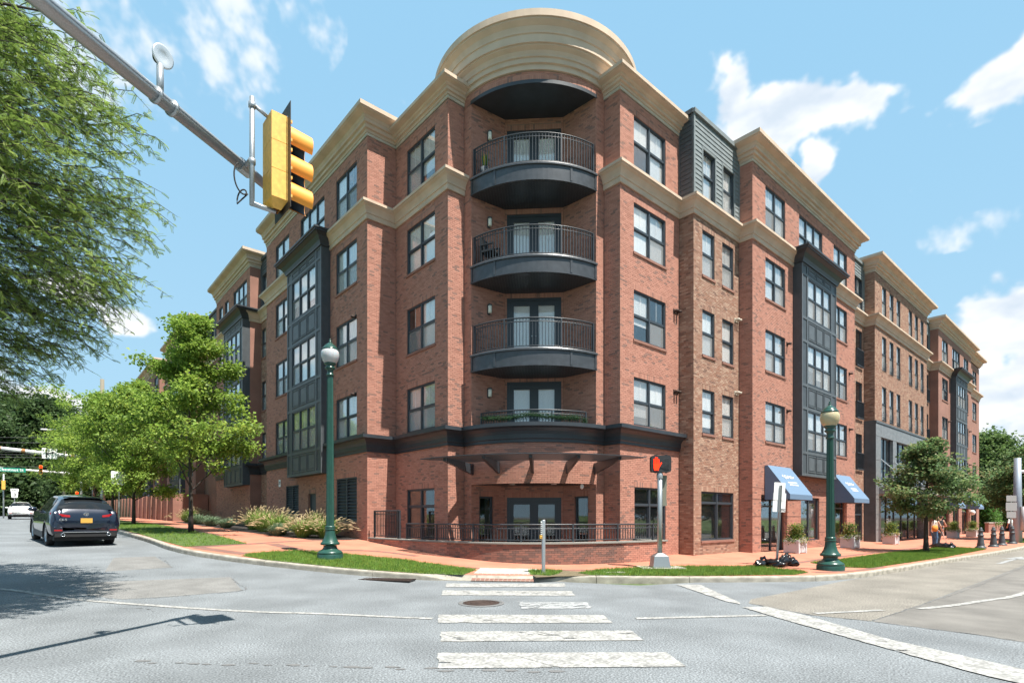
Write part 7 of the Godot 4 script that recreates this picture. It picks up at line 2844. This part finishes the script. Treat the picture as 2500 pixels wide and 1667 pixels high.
	for i in 420:
		var a := lerpf(-0.6, 0.62, i / 420.0)
		var dip := -0.08 - 0.10 * absf(sin(a * 5.0))
		if i > 390:
			dip -= (i - 390) * 0.012
			a = 0.61
		where.append(Transform3D(Basis(Vector3.UP, rng.randf() * TAU).scaled(Vector3.ONE * 0.34), Vector3((DR - 0.22) * sin(a) + rng.randfn() * 0.03, dip + rng.randfn() * 0.03, (DR - 0.22) * cos(a) + 0.03)))
		var v := rng.randf_range(0.6, 1.2)
		tints.append(Color(0.05 * v, 0.11 * v, 0.05 * v))
	multi("foliage", leaf_cluster("maple", 11, 0.11, 0.11, 3), mats["leaf"], where, tints, o)
	# potted plant on the top balcony and a chair on the one below
	var pp := BW(-1.75, 2.75)
	o = thing("potted_plant", "potted plant with upright green and yellow leaves on the top balcony", "plant", Vector3(pp.x, 14.1, pp.y))
	var mb := MB.new()
	mb.smooth()
	mb.lathe([Vector2(0.11, 0), Vector2(0.16, 0.28), Vector2(0.13, 0.28), Vector2(0.0, 0.25)], 14)
	put("pot", mb, mats["bay_panel"], o)
	mb = MB.new()
	for i in 16:
		var a := rng.randf() * TAU
		var L := rng.randf_range(0.35, 0.62)
		var tip := Vector3(cos(a) * 0.16, 0.25 + L, sin(a) * 0.16)
		var s := Vector3(-sin(a), 0, cos(a)) * 0.045
		mb.tint(Color(0.12, 0.25, 0.05) if i % 4 else Color(0.6, 0.45, 0.03))
		mb.tri(Vector3(0, 0.25, 0), tip * 0.65 + Vector3(0, 0.08, 0) + s, tip)
		mb.tri(Vector3(0, 0.25, 0), tip, tip * 0.65 + Vector3(0, 0.08, 0) - s)
	put("leaves", mb, mats["blade"], o)
	pp = BW(-1.55, 2.75)
	o = thing("patio_chair", "dark wicker patio chair on the third floor up balcony", "chair", Vector3(pp.x, 10.88, pp.y), 0.4)
	mb = MB.new()
	mb.box(Vector3(-0.26, 0.38, -0.26), Vector3(0.26, 0.45, 0.26))
	put("seat", mb, mats["black"], o)
	mb = MB.new()
	mb.box(Vector3(-0.26, 0.45, -0.28), Vector3(0.26, 0.92, -0.22))
	put("backrest", mb, mats["black"], o)
	for x in [-0.26, 0.22]:
		for z in [-0.26, 0.22]:
			mb = MB.new()
			mb.box(Vector3(x, 0, z), Vector3(x + 0.04, 0.62, z + 0.04))
			put("leg", mb, mats["black"], o)
		mb = MB.new()
		mb.box(Vector3(x - 0.01, 0.62, -0.26), Vector3(x + 0.05, 0.66, 0.26))
		put("armrest", mb, mats["black"], o)

# ---------------------------------------------------------------- cars
# a body skin over stations along the length; local +z is the rear, origin on the ground under the middle
class Car:
	var L := 4.55
	var W := 0.92
	var stations: Array = []   # [z, sill y, hip half width, belt y, belt half width, roof y, roof half width, crown y]
	func at(z: float) -> Array:
		for i in stations.size() - 1:
			var a: Array = stations[i]
			var b: Array = stations[i + 1]
			if z >= a[0] and z <= b[0]:
				var t: float = (z - a[0]) / (b[0] - a[0])
				t = t * t * (3 - 2 * t) * 0.35 + t * 0.65
				var o := []
				for k in a.size():
					o.append(lerpf(a[k], b[k], t))
				return o
		return stations[-1] if z > 0 else stations[0]
	# v: 0 sill .. 1 roof centre line
	func p(z: float, v: float, side: float, off := 0.0) -> Vector3:
		var s := at(z)
		var pts := [Vector2(s[2] - 0.06, s[1]), Vector2(s[2] - 0.005, s[1] + 0.13), Vector2(s[2] + 0.01, lerpf(s[1], s[3], 0.55)), Vector2(s[4] + 0.015, s[3] - 0.10), Vector2(s[4] - 0.025, s[3]), Vector2(lerpf(s[4], s[6], 0.55), lerpf(s[3], s[5], 0.5)), Vector2(s[6], s[5] - 0.02), Vector2(s[6] - 0.12, s[5] + 0.025), Vector2(0.0, s[7])]
		var f := v * 8.0
		var i := mini(int(f), 7)
		var t := f - i
		var a: Vector2 = pts[i]
		var b: Vector2 = pts[i + 1]
		# a light rounding through the neighbours
		var p0: Vector2 = pts[maxi(i - 1, 0)]
		var p3: Vector2 = pts[mini(i + 2, 8)]
		if i == 7:
			p3 = Vector2(-pts[7].x, pts[7].y)
		var q := a.cubic_interpolate(b, p0, p3, t)
		var d := (a.cubic_interpolate(b, p0, p3, minf(t + 0.02, 1.0)) - a.cubic_interpolate(b, p0, p3, maxf(t - 0.02, 0.0))).normalized()
		var n := Vector2(d.y, -d.x)
		q += n * off
		return Vector3(q.x * side, q.y, z)

func car(nm: String, label: String, at: Vector3, turn: float, spec: Dictionary) -> Node3D:
	var o := thing(nm, label, "car", at, turn, "cars on the side street")
	var c := Car.new()
	var k: float = spec.get("h", 1.0)
	# z, sill, hip w, belt y, belt w, roof y, roof w, crown
	c.stations = [[-2.27, 0.42, 0.62, 0.72, 0.60, 0.74, 0.50, 0.76], [-2.15, 0.34, 0.80, 0.84, 0.76, 0.86, 0.60, 0.90], [-1.6, 0.30, 0.90, 0.97, 0.85, 0.99, 0.66, 1.04], [-0.95, 0.28, 0.92, 1.04, 0.87, 1.07, 0.68, 1.13], [-0.75, 0.28, 0.92, 1.05, 0.88, 1.14, 0.68, 1.18],
		[-0.05, 0.28, 0.92, 1.06, 0.89, 1.53, 0.60, 1.60], [0.5, 0.28, 0.92, 1.08, 0.89, 1.59, 0.60, 1.67], [1.2, 0.29, 0.92, 1.11, 0.89, 1.58, 0.58, 1.655], [1.75, 0.32, 0.92, 1.14, 0.88, 1.53, 0.555, 1.60], [1.98, 0.36, 0.91, 1.145, 0.86, 1.36, 0.60, 1.42], [2.14, 0.38, 0.90, 1.14, 0.84, 1.16, 0.66, 1.19], [2.22, 0.40, 0.89, 1.00, 0.83, 1.02, 0.68, 1.04], [2.27, 0.46, 0.84, 0.80, 0.80, 0.82, 0.68, 0.84], [2.275, 0.52, 0.6, 0.6, 0.55, 0.61, 0.5, 0.62]]
	for s in c.stations:
		for q in [3, 5, 7]:
			s[q] *= k
	var paint: StandardMaterial3D = spec["paint"]
	var glassy := mat("car_glass", lin(0.012, 0.014, 0.016), 0.04)
	var zs := []
	for i in c.stations.size() - 1:
		var n := maxi(2, int((c.stations[i + 1][0] - c.stations[i][0]) / 0.09))
		for j in n:
			zs.append(lerpf(c.stations[i][0], c.stations[i + 1][0], float(j) / n))
	zs.append(2.275)
	var mb := MB.new()
	mb.smooth()
	var V := 40
	for i in zs.size() - 1:
		for j in V:
			for side in [1.0, -1.0]:
				var a := c.p(zs[i], float(j) / V, side)
				var b := c.p(zs[i + 1], float(j) / V, side)
				var d := c.p(zs[i + 1], float(j + 1) / V, side)
				var e := c.p(zs[i], float(j + 1) / V, side)
				# wheel arches are cut out
				var m := (a + d) / 2
				var cut := false
				for wz in [-1.36, 1.34]:
					if Vector2(m.z - wz, m.y - 0.36).length() < 0.405 and absf(m.x) > 0.6:
						cut = true
				if cut:
					continue
				if side > 0:
					mb.quad(a, e, d, b)
				else:
					mb.quad(a, b, d, e)
	# tail end cap
	for side in [1.0, -1.0]:
		for j in V:
			var a := c.p(2.275, float(j) / V, side)
			var b := c.p(2.275, float(j + 1) / V, side)
			mb.tri(Vector3(0, 0.56, 2.28), a, b)
	put("body", mb, paint, o)
	# under body and dark cladding
	mb = MB.new()
	mb.box(Vector3(-0.80, 0.20, -2.1), Vector3(0.80, 0.42, 2.12))
	put("underbody", mb, mats["rubber"], o)
	var clad := MB.new()
	clad.smooth()
	for side in [1.0, -1.0]:
		for wz in [-1.36, 1.34]:
			for i in 20:
				var a0 := lerpf(-0.35, PI + 0.35, i / 20.0)
				var a1 := lerpf(-0.35, PI + 0.35, (i + 1) / 20.0)
				var x: float = side * 0.935
				var q0 := Vector3(x, 0.36 + sin(a0) * 0.395, wz + cos(a0) * 0.395)
				var q1 := Vector3(x, 0.36 + sin(a1) * 0.395, wz + cos(a1) * 0.395)
				var r0 := Vector3(x - side * 0.01, 0.36 + sin(a0) * 0.47, wz + cos(a0) * 0.47)
				var r1 := Vector3(x - side * 0.01, 0.36 + sin(a1) * 0.47, wz + cos(a1) * 0.47)
				clad.quad(q0, q1, r1, r0)
				clad.quad(q0, q1, Vector3(side * 0.70, q1.y, q1.z), Vector3(side * 0.70, q0.y, q0.z))
		clad.flat()
		clad.box(Vector3(minf(side * 0.84, side * 0.935), 0.24, -0.95), Vector3(maxf(side * 0.84, side * 0.935), 0.42, 0.93))
		clad.smooth()
	clad.flat()
	put("cladding", clad, mats["trim_grey"], o)
	# side windows and rear window follow the skin a little proud of it
	for side in [1.0, -1.0]:
		for q in [[-0.55, 0.30, 0.18], [0.36, 1.10, 0.0], [1.16, 1.66, -0.2]]:
			mb = MB.new()
			mb.smooth()
			var n := 12
			for i in n:
				for j in 8:
					var pt := func(ii, jj):
						var v := lerpf(0.515, 0.735, jj / 8.0)
						var zz := lerpf(q[0] + (0.42 * jj / 8.0 if q[2] > 0 else 0.0), q[1] - (0.32 * jj / 8.0 if q[2] < 0 else 0.0), float(ii) / n)
						return c.p(zz, v, side, 0.008)
					var a: Vector3 = pt.call(i, j)
					var b: Vector3 = pt.call(i + 1, j)
					var d: Vector3 = pt.call(i + 1, j + 1)
					var e: Vector3 = pt.call(i, j + 1)
					if side > 0:
						mb.quad(a, e, d, b)
					else:
						mb.quad(a, b, d, e)
			put("side_window", mb, glassy, o)
	mb = MB.new()
	mb.smooth()
	for i in 16:
		for j in 8:
			var pt := func(ii, jj):
				var f: float = -1.0 + 2.0 * ii / 16.0
				var zz := lerpf(1.80, 2.115, jj / 8.0)
				var s: Array = c.at(zz)
				var half: float = s[6] * lerpf(1.02, 1.16, jj / 8.0)
				var y: float = lerpf(s[5], s[7], 1.0 - f * f) + 0.012
				return Vector3(f * half, y, zz + 0.012)
			mb.quad(pt.call(i, j), pt.call(i, j + 1), pt.call(i + 1, j + 1), pt.call(i + 1, j))
	put("rear_window", mb, glassy, o)
	mb = MB.new()
	mb.box(Vector3(-0.52, 1.575 * k, 1.68), Vector3(0.52, 1.605 * k, 1.92))
	put("spoiler", mb, paint, o)
	# lights
	var red := mat("tail_red", lin(0.30, 0.01, 0.012), 0.15)
	for side in [1.0, -1.0]:
		mb = MB.new()
		mb.smooth()
		for i in 10:
			for j in 3:
				var pt := func(ii, jj):
					var f: float = ii / 10.0
					var x := lerpf(0.42, 0.885, f)
					var zz := lerpf(2.225, 1.95, pow(f, 3.0))
					return Vector3(side * x, (0.955 + 0.045 * f + 0.065 * jj / 3.0 + 0.035 * f * jj / 3.0) * k, zz + 0.035 - 0.012 * jj / 3.0)
				var a: Vector3 = pt.call(i, j)
				var b: Vector3 = pt.call(i + 1, j)
				var d: Vector3 = pt.call(i + 1, j + 1)
				var e: Vector3 = pt.call(i, j + 1)
				if side > 0:
					mb.quad(a, b, d, e)
				else:
					mb.quad(a, e, d, b)
		put("tail_light", mb, red, o)
		mb = MB.new()
		mb.box(Vector3(minf(side * 0.62, side * 0.82), 0.52, 2.24), Vector3(maxf(side * 0.62, side * 0.82), 0.565, 2.285))
		put("reflector", mb, red, o)
		mb = MB.new()
		mb.smooth()
		mb.lathe([Vector2(0.055, -0.05), Vector2(0.055, 0.06), Vector2(0.04, 0.06), Vector2(0.035, -0.02)], 16, Transform3D(Basis(Vector3.RIGHT, PI / 2), Vector3(side * 0.60, 0.40, 2.24)))
		put("exhaust", mb, mats["chrome"], o)
		mb = MB.new()
		mb.smooth()
		mb.lathe([Vector2(0.0, -0.10), Vector2(0.08, -0.07), Vector2(0.10, 0.0), Vector2(0.07, 0.08), Vector2(0.0, 0.10)], 14, Transform3D(Basis(Vector3(0, 0, 1), PI / 2) * Basis.from_scale(Vector3(0.8, 1.3, 1.0)), Vector3(side * 1.02, 1.12 * k, -0.42)))
		put("mirror", mb, paint, o)
		mb = MB.new()
		mb.box(Vector3(minf(side * 0.86, side * 0.96), 1.06 * k, -0.45), Vector3(maxf(side * 0.86, side * 0.96), 1.10 * k, -0.38))
		put("mirror_arm", mb, mats["trim_grey"], o)
	# bumper: dark lower valance with a bright line, plate and badge
	mb = MB.new()
	mb.box(Vector3(-0.80, 0.33, 2.14), Vector3(0.80, 0.47, 2.268))
	mb.box(Vector3(-0.76, 0.30, 2.05), Vector3(0.76, 0.34, 2.2))
	put("rear_bumper", mb, mats["rubber"], o)
	mb = MB.new()
	mb.box(Vector3(-0.82, 0.47, 2.10), Vector3(0.82, 0.60, 2.272))
	put("bumper_skin", mb, paint, o)
	mb = MB.new()
	mb.box(Vector3(-0.60, 0.472, 2.25), Vector3(0.60, 0.488, 2.292))
	put("bumper_strip", mb, mats["chrome"], o)
	mb = MB.new()
	mb.box(Vector3(-0.155, 0.775, 2.272), Vector3(0.155, 0.925, 2.292))
	put("number_plate", mb, spec["plate"], o)
	mb = MB.new()
	mb.smooth()
	var ring := []
	for i in 21:
		ring.append(Vector3(cos(TAU * i / 20) * 0.062, 1.05 * k + sin(TAU * i / 20) * 0.048, 2.222))
	mb.tube(ring, 0.009, 6, false)
	mb.tube([Vector3(-0.055, 1.07 * k, 2.222), Vector3(-0.02, 1.045 * k, 2.224), Vector3(0, 1.02 * k, 2.224), Vector3(0.02, 1.045 * k, 2.224), Vector3(0.055, 1.07 * k, 2.222)], 0.009, 6, false)
	put("badge", mb, mats["chrome"], o)
	if spec.has("text"):
		lettering(spec["text"], 0.07, mats["chrome"], o, Vector3(-0.60, 0.88, 2.275), true, 0.01)
	# wheels
	if not cache.has("tyre"):
		var ty := MB.new()
		ty.smooth()
		ty.lathe([Vector2(0.235, -0.10), Vector2(0.30, -0.115), Vector2(0.345, -0.10), Vector2(0.36, -0.06), Vector2(0.36, 0.06), Vector2(0.345, 0.10), Vector2(0.30, 0.115), Vector2(0.235, 0.10)], 32)
		cache["tyre"] = ty.mesh()
		var rim := MB.new()
		rim.smooth()
		rim.lathe([Vector2(0.24, 0.10), Vector2(0.225, 0.085), Vector2(0.215, 0.03), Vector2(0.0, 0.02)], 32)
		rim.flat()
		for i in 5:
			for s in [-0.14, 0.14]:
				var b := Basis(Vector3.UP, TAU * i / 5 + s)
				rim.box(Vector3(-0.014, 0.04, 0.03), Vector3(0.014, 0.085, 0.228), Transform3D(b, Vector3.ZERO))
		rim.smooth()
		rim.lathe([Vector2(0.06, 0.04), Vector2(0.055, 0.09), Vector2(0.0, 0.095)], 16)
		cache["rim"] = rim.mesh()
	for wz in [-1.36, 1.34]:
		for side in [1.0, -1.0]:
			var wt := Transform3D(Basis(Vector3(0, 0, 1), -side * PI / 2), Vector3(side * 0.80, 0.36, wz))
			var wn := part("wheel", cache["tyre"], mats["rubber"], o, wt)
			part("rim", cache["rim"], mat("alloy", lin(0.50, 0.51, 0.53), 0.3, 0.8), wn)
	return o

func build_cars() -> void:
	var navy := mat("navy_paint", lin(0.006, 0.010, 0.024), 0.22)
	navy.clearcoat_enabled = true
	navy.clearcoat = 1.0
	navy.clearcoat_roughness = 0.03
	navy.metallic = 0.3
	var white := mat("white_car_paint", lin(0.70, 0.70, 0.69), 0.25)
	white.clearcoat_enabled = true
	white.clearcoat = 1.0
	white.clearcoat_roughness = 0.04
	var a := car("suv_car", "dark blue compact suv with orange number plate driving up the side street", on_ground(-10.35, -12.55, 0.0), 0.0, {"paint": navy, "plate": mat("plate_orange", lin(0.62, 0.33, 0.06), 0.5), "text": "CX-5"})
	a.rotation.x = 0.045
	a.rotation.y = 0.11
	var b := car("suv_car", "white suv seen from behind far up the side street", on_ground(-11.9, -58.5, 0.0), 0.0, {"paint": white, "plate": mats["sign_white"], "h": 0.97})
	var c := car("suv_car", "white car partly out of view beside the white suv", on_ground(-15.3, -61.0, 0.0), 0.0, {"paint": white, "plate": mats["sign_white"], "h": 0.95})

# ---------------------------------------------------------------- people: a field of tapered bones, meshed as surface nets
func bone_skin(bones: Array, cell: float, grow := 0.0, k := 0.045) -> ArrayMesh:
	var lo := Vector3(1e9, 1e9, 1e9)
	var hi := -lo
	for b in bones:
		var r: float = maxf(b[2], b[3]) + grow + cell * 2
		lo = lo.min((b[0] as Vector3).min(b[1]) - Vector3.ONE * r)
		hi = hi.max((b[0] as Vector3).max(b[1]) + Vector3.ONE * r)
	var n := Vector3i(((hi - lo) / cell).ceil()) + Vector3i.ONE
	var f := PackedFloat32Array()
	f.resize(n.x * n.y * n.z)
	f.fill(1.0)
	var seen := PackedByteArray()
	seen.resize(f.size())
	for b in bones:
		var a: Vector3 = b[0]
		var d: Vector3 = (b[1] as Vector3) - a
		var dd := maxf(d.length_squared(), 1e-8)
		var r: float = maxf(b[2], b[3]) + grow + 0.08
		var c0 := Vector3i(((a.min(b[1]) - Vector3.ONE * r - lo) / cell).floor()).clamp(Vector3i.ZERO, n - Vector3i.ONE)
		var c1 := Vector3i(((a.max(b[1]) + Vector3.ONE * r - lo) / cell).ceil()).clamp(Vector3i.ZERO, n - Vector3i.ONE)
		for z in range(c0.z, c1.z + 1):
			for y in range(c0.y, c1.y + 1):
				for x in range(c0.x, c1.x + 1):
					var p := lo + Vector3(x, y, z) * cell
					var t := clampf((p - a).dot(d) / dd, 0, 1)
					var v := p.distance_to(a + d * t) - lerpf(b[2], b[3], t) - grow
					var i := (z * n.y + y) * n.x + x
					if seen[i]:
						var h := maxf(k - absf(f[i] - v), 0.0) / k
						f[i] = minf(f[i], v) - h * h * k * 0.25
					else:
						f[i] = v
						seen[i] = 1
	var vert := {}
	var mb := MB.new()
	mb.smooth()
	var corner := [0, 1, n.x, n.x + 1, n.x * n.y, n.x * n.y + 1, n.x * n.y + n.x, n.x * n.y + n.x + 1]
	for z in n.z - 1:
		for y in n.y - 1:
			for x in n.x - 1:
				var i := (z * n.y + y) * n.x + x
				var inside := 0
				for c in corner:
					if f[i + c] < 0:
						inside += 1
				if inside == 0 or inside == 8:
					continue
				var s := Vector3.ZERO
				var m := 0
				for e in [[0, 1], [2, 3], [4, 5], [6, 7], [0, 2], [1, 3], [4, 6], [5, 7], [0, 4], [1, 5], [2, 6], [3, 7]]:
					var va := f[i + corner[e[0]]]
					var vb := f[i + corner[e[1]]]
					if (va < 0) != (vb < 0):
						var t := va / (va - vb)
						var pa := Vector3(e[0] & 1, (e[0] >> 1) & 1, e[0] >> 2)
						var pb := Vector3(e[1] & 1, (e[1] >> 1) & 1, e[1] >> 2)
						s += pa.lerp(pb, t)
						m += 1
				vert[i] = lo + (Vector3(x, y, z) + s / m) * cell
	for i in vert:
		var x: int = i % n.x
		var y: int = (i / n.x) % n.y
		var z: int = i / (n.x * n.y)
		for ax in 3:
			var step: int = [1, n.x, n.x * n.y][ax]
			var u: int = [n.x, n.x * n.y, 1][ax]
			var w: int = [n.x * n.y, 1, n.x][ax]
			if (f[i] < 0) == (f[i + step] < 0):
				continue
			if not (vert.has(i - u) and vert.has(i - w) and vert.has(i - u - w)):
				continue
			if f[i] < 0:
				mb.quad(vert[i - u - w], vert[i - w], vert[i], vert[i - u])
			else:
				mb.quad(vert[i - u - w], vert[i - u], vert[i], vert[i - w])
	return mb.mesh()

func person(label: String, at: Vector3, turn: float, pose: Dictionary) -> Node3D:
	var o := thing("person", label, "person", at, turn, "people on the pavement")
	var s: float = pose.get("scale", 1.0)
	var hip := Vector3(0, 0.90, 0)
	var lean: float = pose.get("lean", 0.0)
	var neck := Vector3(0, 1.40, lean)
	var head := neck + Vector3(0, 0.19, 0.03 + pose.get("nod", 0.0))
	var bones := []
	var torso := [[hip, Vector3(0, 1.12, lean * 0.45), 0.135, 0.115], [Vector3(-0.07, 1.12, lean * 0.45), Vector3(-0.10, 1.32, lean * 0.85), 0.10, 0.085], [Vector3(0.07, 1.12, lean * 0.45), Vector3(0.10, 1.32, lean * 0.85), 0.10, 0.085], [Vector3(-0.08, 0.92, 0), Vector3(0.08, 0.92, 0), 0.12, 0.12]]
	var legs := []
	var feet := []
	for q in [[-1.0, pose["lf"]], [1.0, pose["rf"]]]:
		var h := Vector3(q[0] * 0.09, 0.88, 0)
		var ft: Vector3 = q[1]
		var kn: Vector3 = h.lerp(ft + Vector3(0, 0.08, 0), 0.5) + Vector3(0, 0.02, 0.05)
		legs.append([h, kn, 0.095, 0.062])
		legs.append([kn, ft + Vector3(0, 0.09, 0), 0.062, 0.042])
		feet.append([ft + Vector3(0, 0.045, -0.03), ft + Vector3(0, 0.035, 0.16), 0.045, 0.035])
	var arms := []
	for q in [[-1.0, pose["lh"], pose["le"]], [1.0, pose["rh"], pose["re"]]]:
		var sh := Vector3(q[0] * 0.175, 1.36, lean * 0.95)
		arms.append([sh, q[2], 0.052, 0.042])
		arms.append([q[2], q[1], 0.042, 0.028])
		# palm, fingers and thumb
		var d: Vector3 = ((q[1] as Vector3) - (q[2] as Vector3)).normalized()
		var sx := d.cross(Vector3(0, 0, 1) if absf(d.z) < 0.8 else Vector3.UP).normalized()
		arms.append([q[1], (q[1] as Vector3) + d * 0.07, 0.028, 0.03])
		for i in 4:
			var b0: Vector3 = (q[1] as Vector3) + d * 0.08 + sx * (i - 1.5) * 0.018
			arms.append([b0, b0 + d * [0.06, 0.075, 0.07, 0.055][i] + Vector3(0, -0.015, 0), 0.010, 0.008])
		arms.append([(q[1] as Vector3) + d * 0.02 + sx * 0.025, (q[1] as Vector3) + d * 0.06 + sx * 0.06, 0.011, 0.009])
	var hd := [[neck, neck + Vector3(0, 0.08, 0.01), 0.052, 0.05], [head + Vector3(0, 0.0, 0), head + Vector3(0, 0.05, -0.015), 0.082, 0.092], [head + Vector3(0, -0.06, 0.03), head + Vector3(0, 0, 0.02), 0.058, 0.07], [head + Vector3(0, -0.015, 0.10), head + Vector3(0, 0.015, 0.085), 0.016, 0.012], [head + Vector3(-0.088, -0.01, -0.005), head + Vector3(-0.088, 0.02, -0.005), 0.016, 0.018], [head + Vector3(0.088, -0.01, -0.005), head + Vector3(0.088, 0.02, -0.005), 0.016, 0.018]]
	bones = torso + legs + feet + arms + hd
	var bt := Transform3D(Basis.from_scale(Vector3.ONE * s), Vector3.ZERO)
	part("body", bone_skin(bones, 0.016), mat("skin", lin(0.48, 0.27, 0.19), 0.6), o, bt)
	part("top", bone_skin(torso.slice(0, 3) + (arms.slice(0, 1) + arms.slice(arms.size() / 2, arms.size() / 2 + 1) if pose.get("sleeves", true) else []), 0.022, 0.014), pose["top"], o, bt)
	var leg_set := legs if not pose.get("shorts", false) else [legs[0], legs[2]]
	part("trousers", bone_skin(leg_set + [torso[3]], 0.022, 0.018), pose["trousers"], o, bt)
	part("shoes", bone_skin(feet, 0.016, 0.012), pose["shoes"], o, bt)
	part("hair", bone_skin([[head + Vector3(0, 0.055, -0.03), head + Vector3(0, 0.03, -0.055), 0.098, 0.095], [head + Vector3(0, 0.0, -0.07), head + Vector3(0, -pose.get("hair", 0.04), -0.085), 0.06, 0.03]], 0.018), pose["hair_mat"], o, bt)
	var eyes := MB.new()
	eyes.smooth()
	for x in [-0.032, 0.032]:
		eyes.lathe([Vector2(0, -0.009), Vector2(0.009, 0), Vector2(0, 0.009)], 8, Transform3D(Basis(), head + Vector3(x, 0.02, 0.088)))
	eyes.tube([head + Vector3(-0.024, -0.055, 0.086), head + Vector3(0.024, -0.055, 0.086)], 0.006, 5)
	part("face_features", eyes.mesh(), mats["bark"], o, bt)
	return o

func build_people() -> void:
	var jeans := mat("jeans", lin(0.07, 0.15, 0.27), 0.9, 0, mats["beige"].albedo_texture, 0.3)
	var cream := mat("cream_cloth", lin(0.72, 0.66, 0.55), 0.9)
	var white := mat("white_cloth", lin(0.74, 0.74, 0.74), 0.9)
	var black := mat("black_cloth", lin(0.02, 0.02, 0.023), 0.9)
	var hair := mat("dark_hair", lin(0.03, 0.02, 0.015), 0.7)
	var shoe := mat("white_shoe", lin(0.7, 0.7, 0.7), 0.7)
	var p := person("person in cream sleeveless top and blue jeans raking beside the street tree", on_ground(25.55, 4.75), PI * 0.30, {"scale": 0.98, "lean": 0.10, "nod": 0.03, "lf": Vector3(-0.10, 0, 0.02), "rf": Vector3(0.10, 0, 0.06), "le": Vector3(-0.24, 1.12, 0.18), "lh": Vector3(-0.12, 0.94, 0.36), "re": Vector3(0.24, 1.10, 0.16), "rh": Vector3(0.10, 0.88, 0.32), "sleeves": false, "top": cream, "trousers": jeans, "shoes": shoe, "hair_mat": hair, "hair": 0.05})
	var tool_ := thing("litter_picker", "pale pole held down to the pavement by the person in jeans", "tool", on_ground(25.55, 4.75), PI * 0.30)
	var mb := MB.new()
	mb.smooth()
	mb.tube([Vector3(-0.10, 0.98, 0.30), Vector3(0.25, 0.03, 1.05)], 0.016, 8)
	put("shaft", mb, mats["white_paint"], tool_)
	mb = MB.new()
	mb.box(Vector3(0.20, 0.0, 0.98), Vector3(0.36, 0.05, 1.12))
	put("head", mb, mats["sign_back"], tool_)
	var bag := thing("shoulder_bag", "orange and white shoulder bag worn by the person in jeans", "bag", on_ground(25.55, 4.75), PI * 0.30)
	mb = MB.new()
	mb.smooth()
	mb.lathe([Vector2(0, -0.16), Vector2(0.13, -0.14), Vector2(0.17, 0.0), Vector2(0.13, 0.15), Vector2(0.04, 0.17)], 14, Transform3D(Basis.from_scale(Vector3(0.6, 1, 1)), Vector3(-0.22, 0.98, -0.14)))
	put("pouch", mb, mat("orange_cloth", lin(0.65, 0.22, 0.03), 0.8), bag)
	mb = MB.new()
	mb.smooth()
	mb.tube([Vector3(-0.22, 1.12, -0.16), Vector3(-0.08, 1.42, -0.02), Vector3(0.12, 1.2, 0.16)], 0.016, 6)
	put("strap", mb, mats["white_paint"], bag)
	person("person in black clothes reaching over the planter behind the tree", on_ground(29.2, 4.2), PI * 0.42, {"scale": 1.0, "lean": 0.24, "nod": 0.06, "lf": Vector3(-0.10, 0, -0.16), "rf": Vector3(0.10, 0, 0.16), "le": Vector3(-0.18, 1.14, 0.42), "lh": Vector3(-0.08, 1.08, 0.66), "re": Vector3(0.20, 1.14, 0.42), "rh": Vector3(0.10, 1.06, 0.66), "sleeves": false, "top": black, "trousers": black, "shoes": black, "hair_mat": hair, "hair": 0.12})
	person("person in white shirt and navy shorts walking past the low wall", on_ground(47.5, 5.3), PI * 0.62, {"scale": 1.03, "lean": 0.06, "lf": Vector3(-0.09, 0, -0.30), "rf": Vector3(0.09, 0, 0.26), "le": Vector3(-0.26, 1.10, -0.10), "lh": Vector3(-0.26, 0.88, 0.06), "re": Vector3(0.25, 1.10, -0.04), "rh": Vector3(0.27, 0.86, 0.10), "shorts": true, "top": white, "trousers": mat("navy_cloth", lin(0.05, 0.08, 0.20), 0.9), "shoes": shoe, "hair_mat": hair, "hair": 0.0})

func _ready() -> void:
	setup_view()
	make_bands()
	make_materials()
	build_ground()
	build_building()
	build_terrace()
	build_lawns()
	build_street_furniture()
	build_cars()
	build_people()
	build_plants()
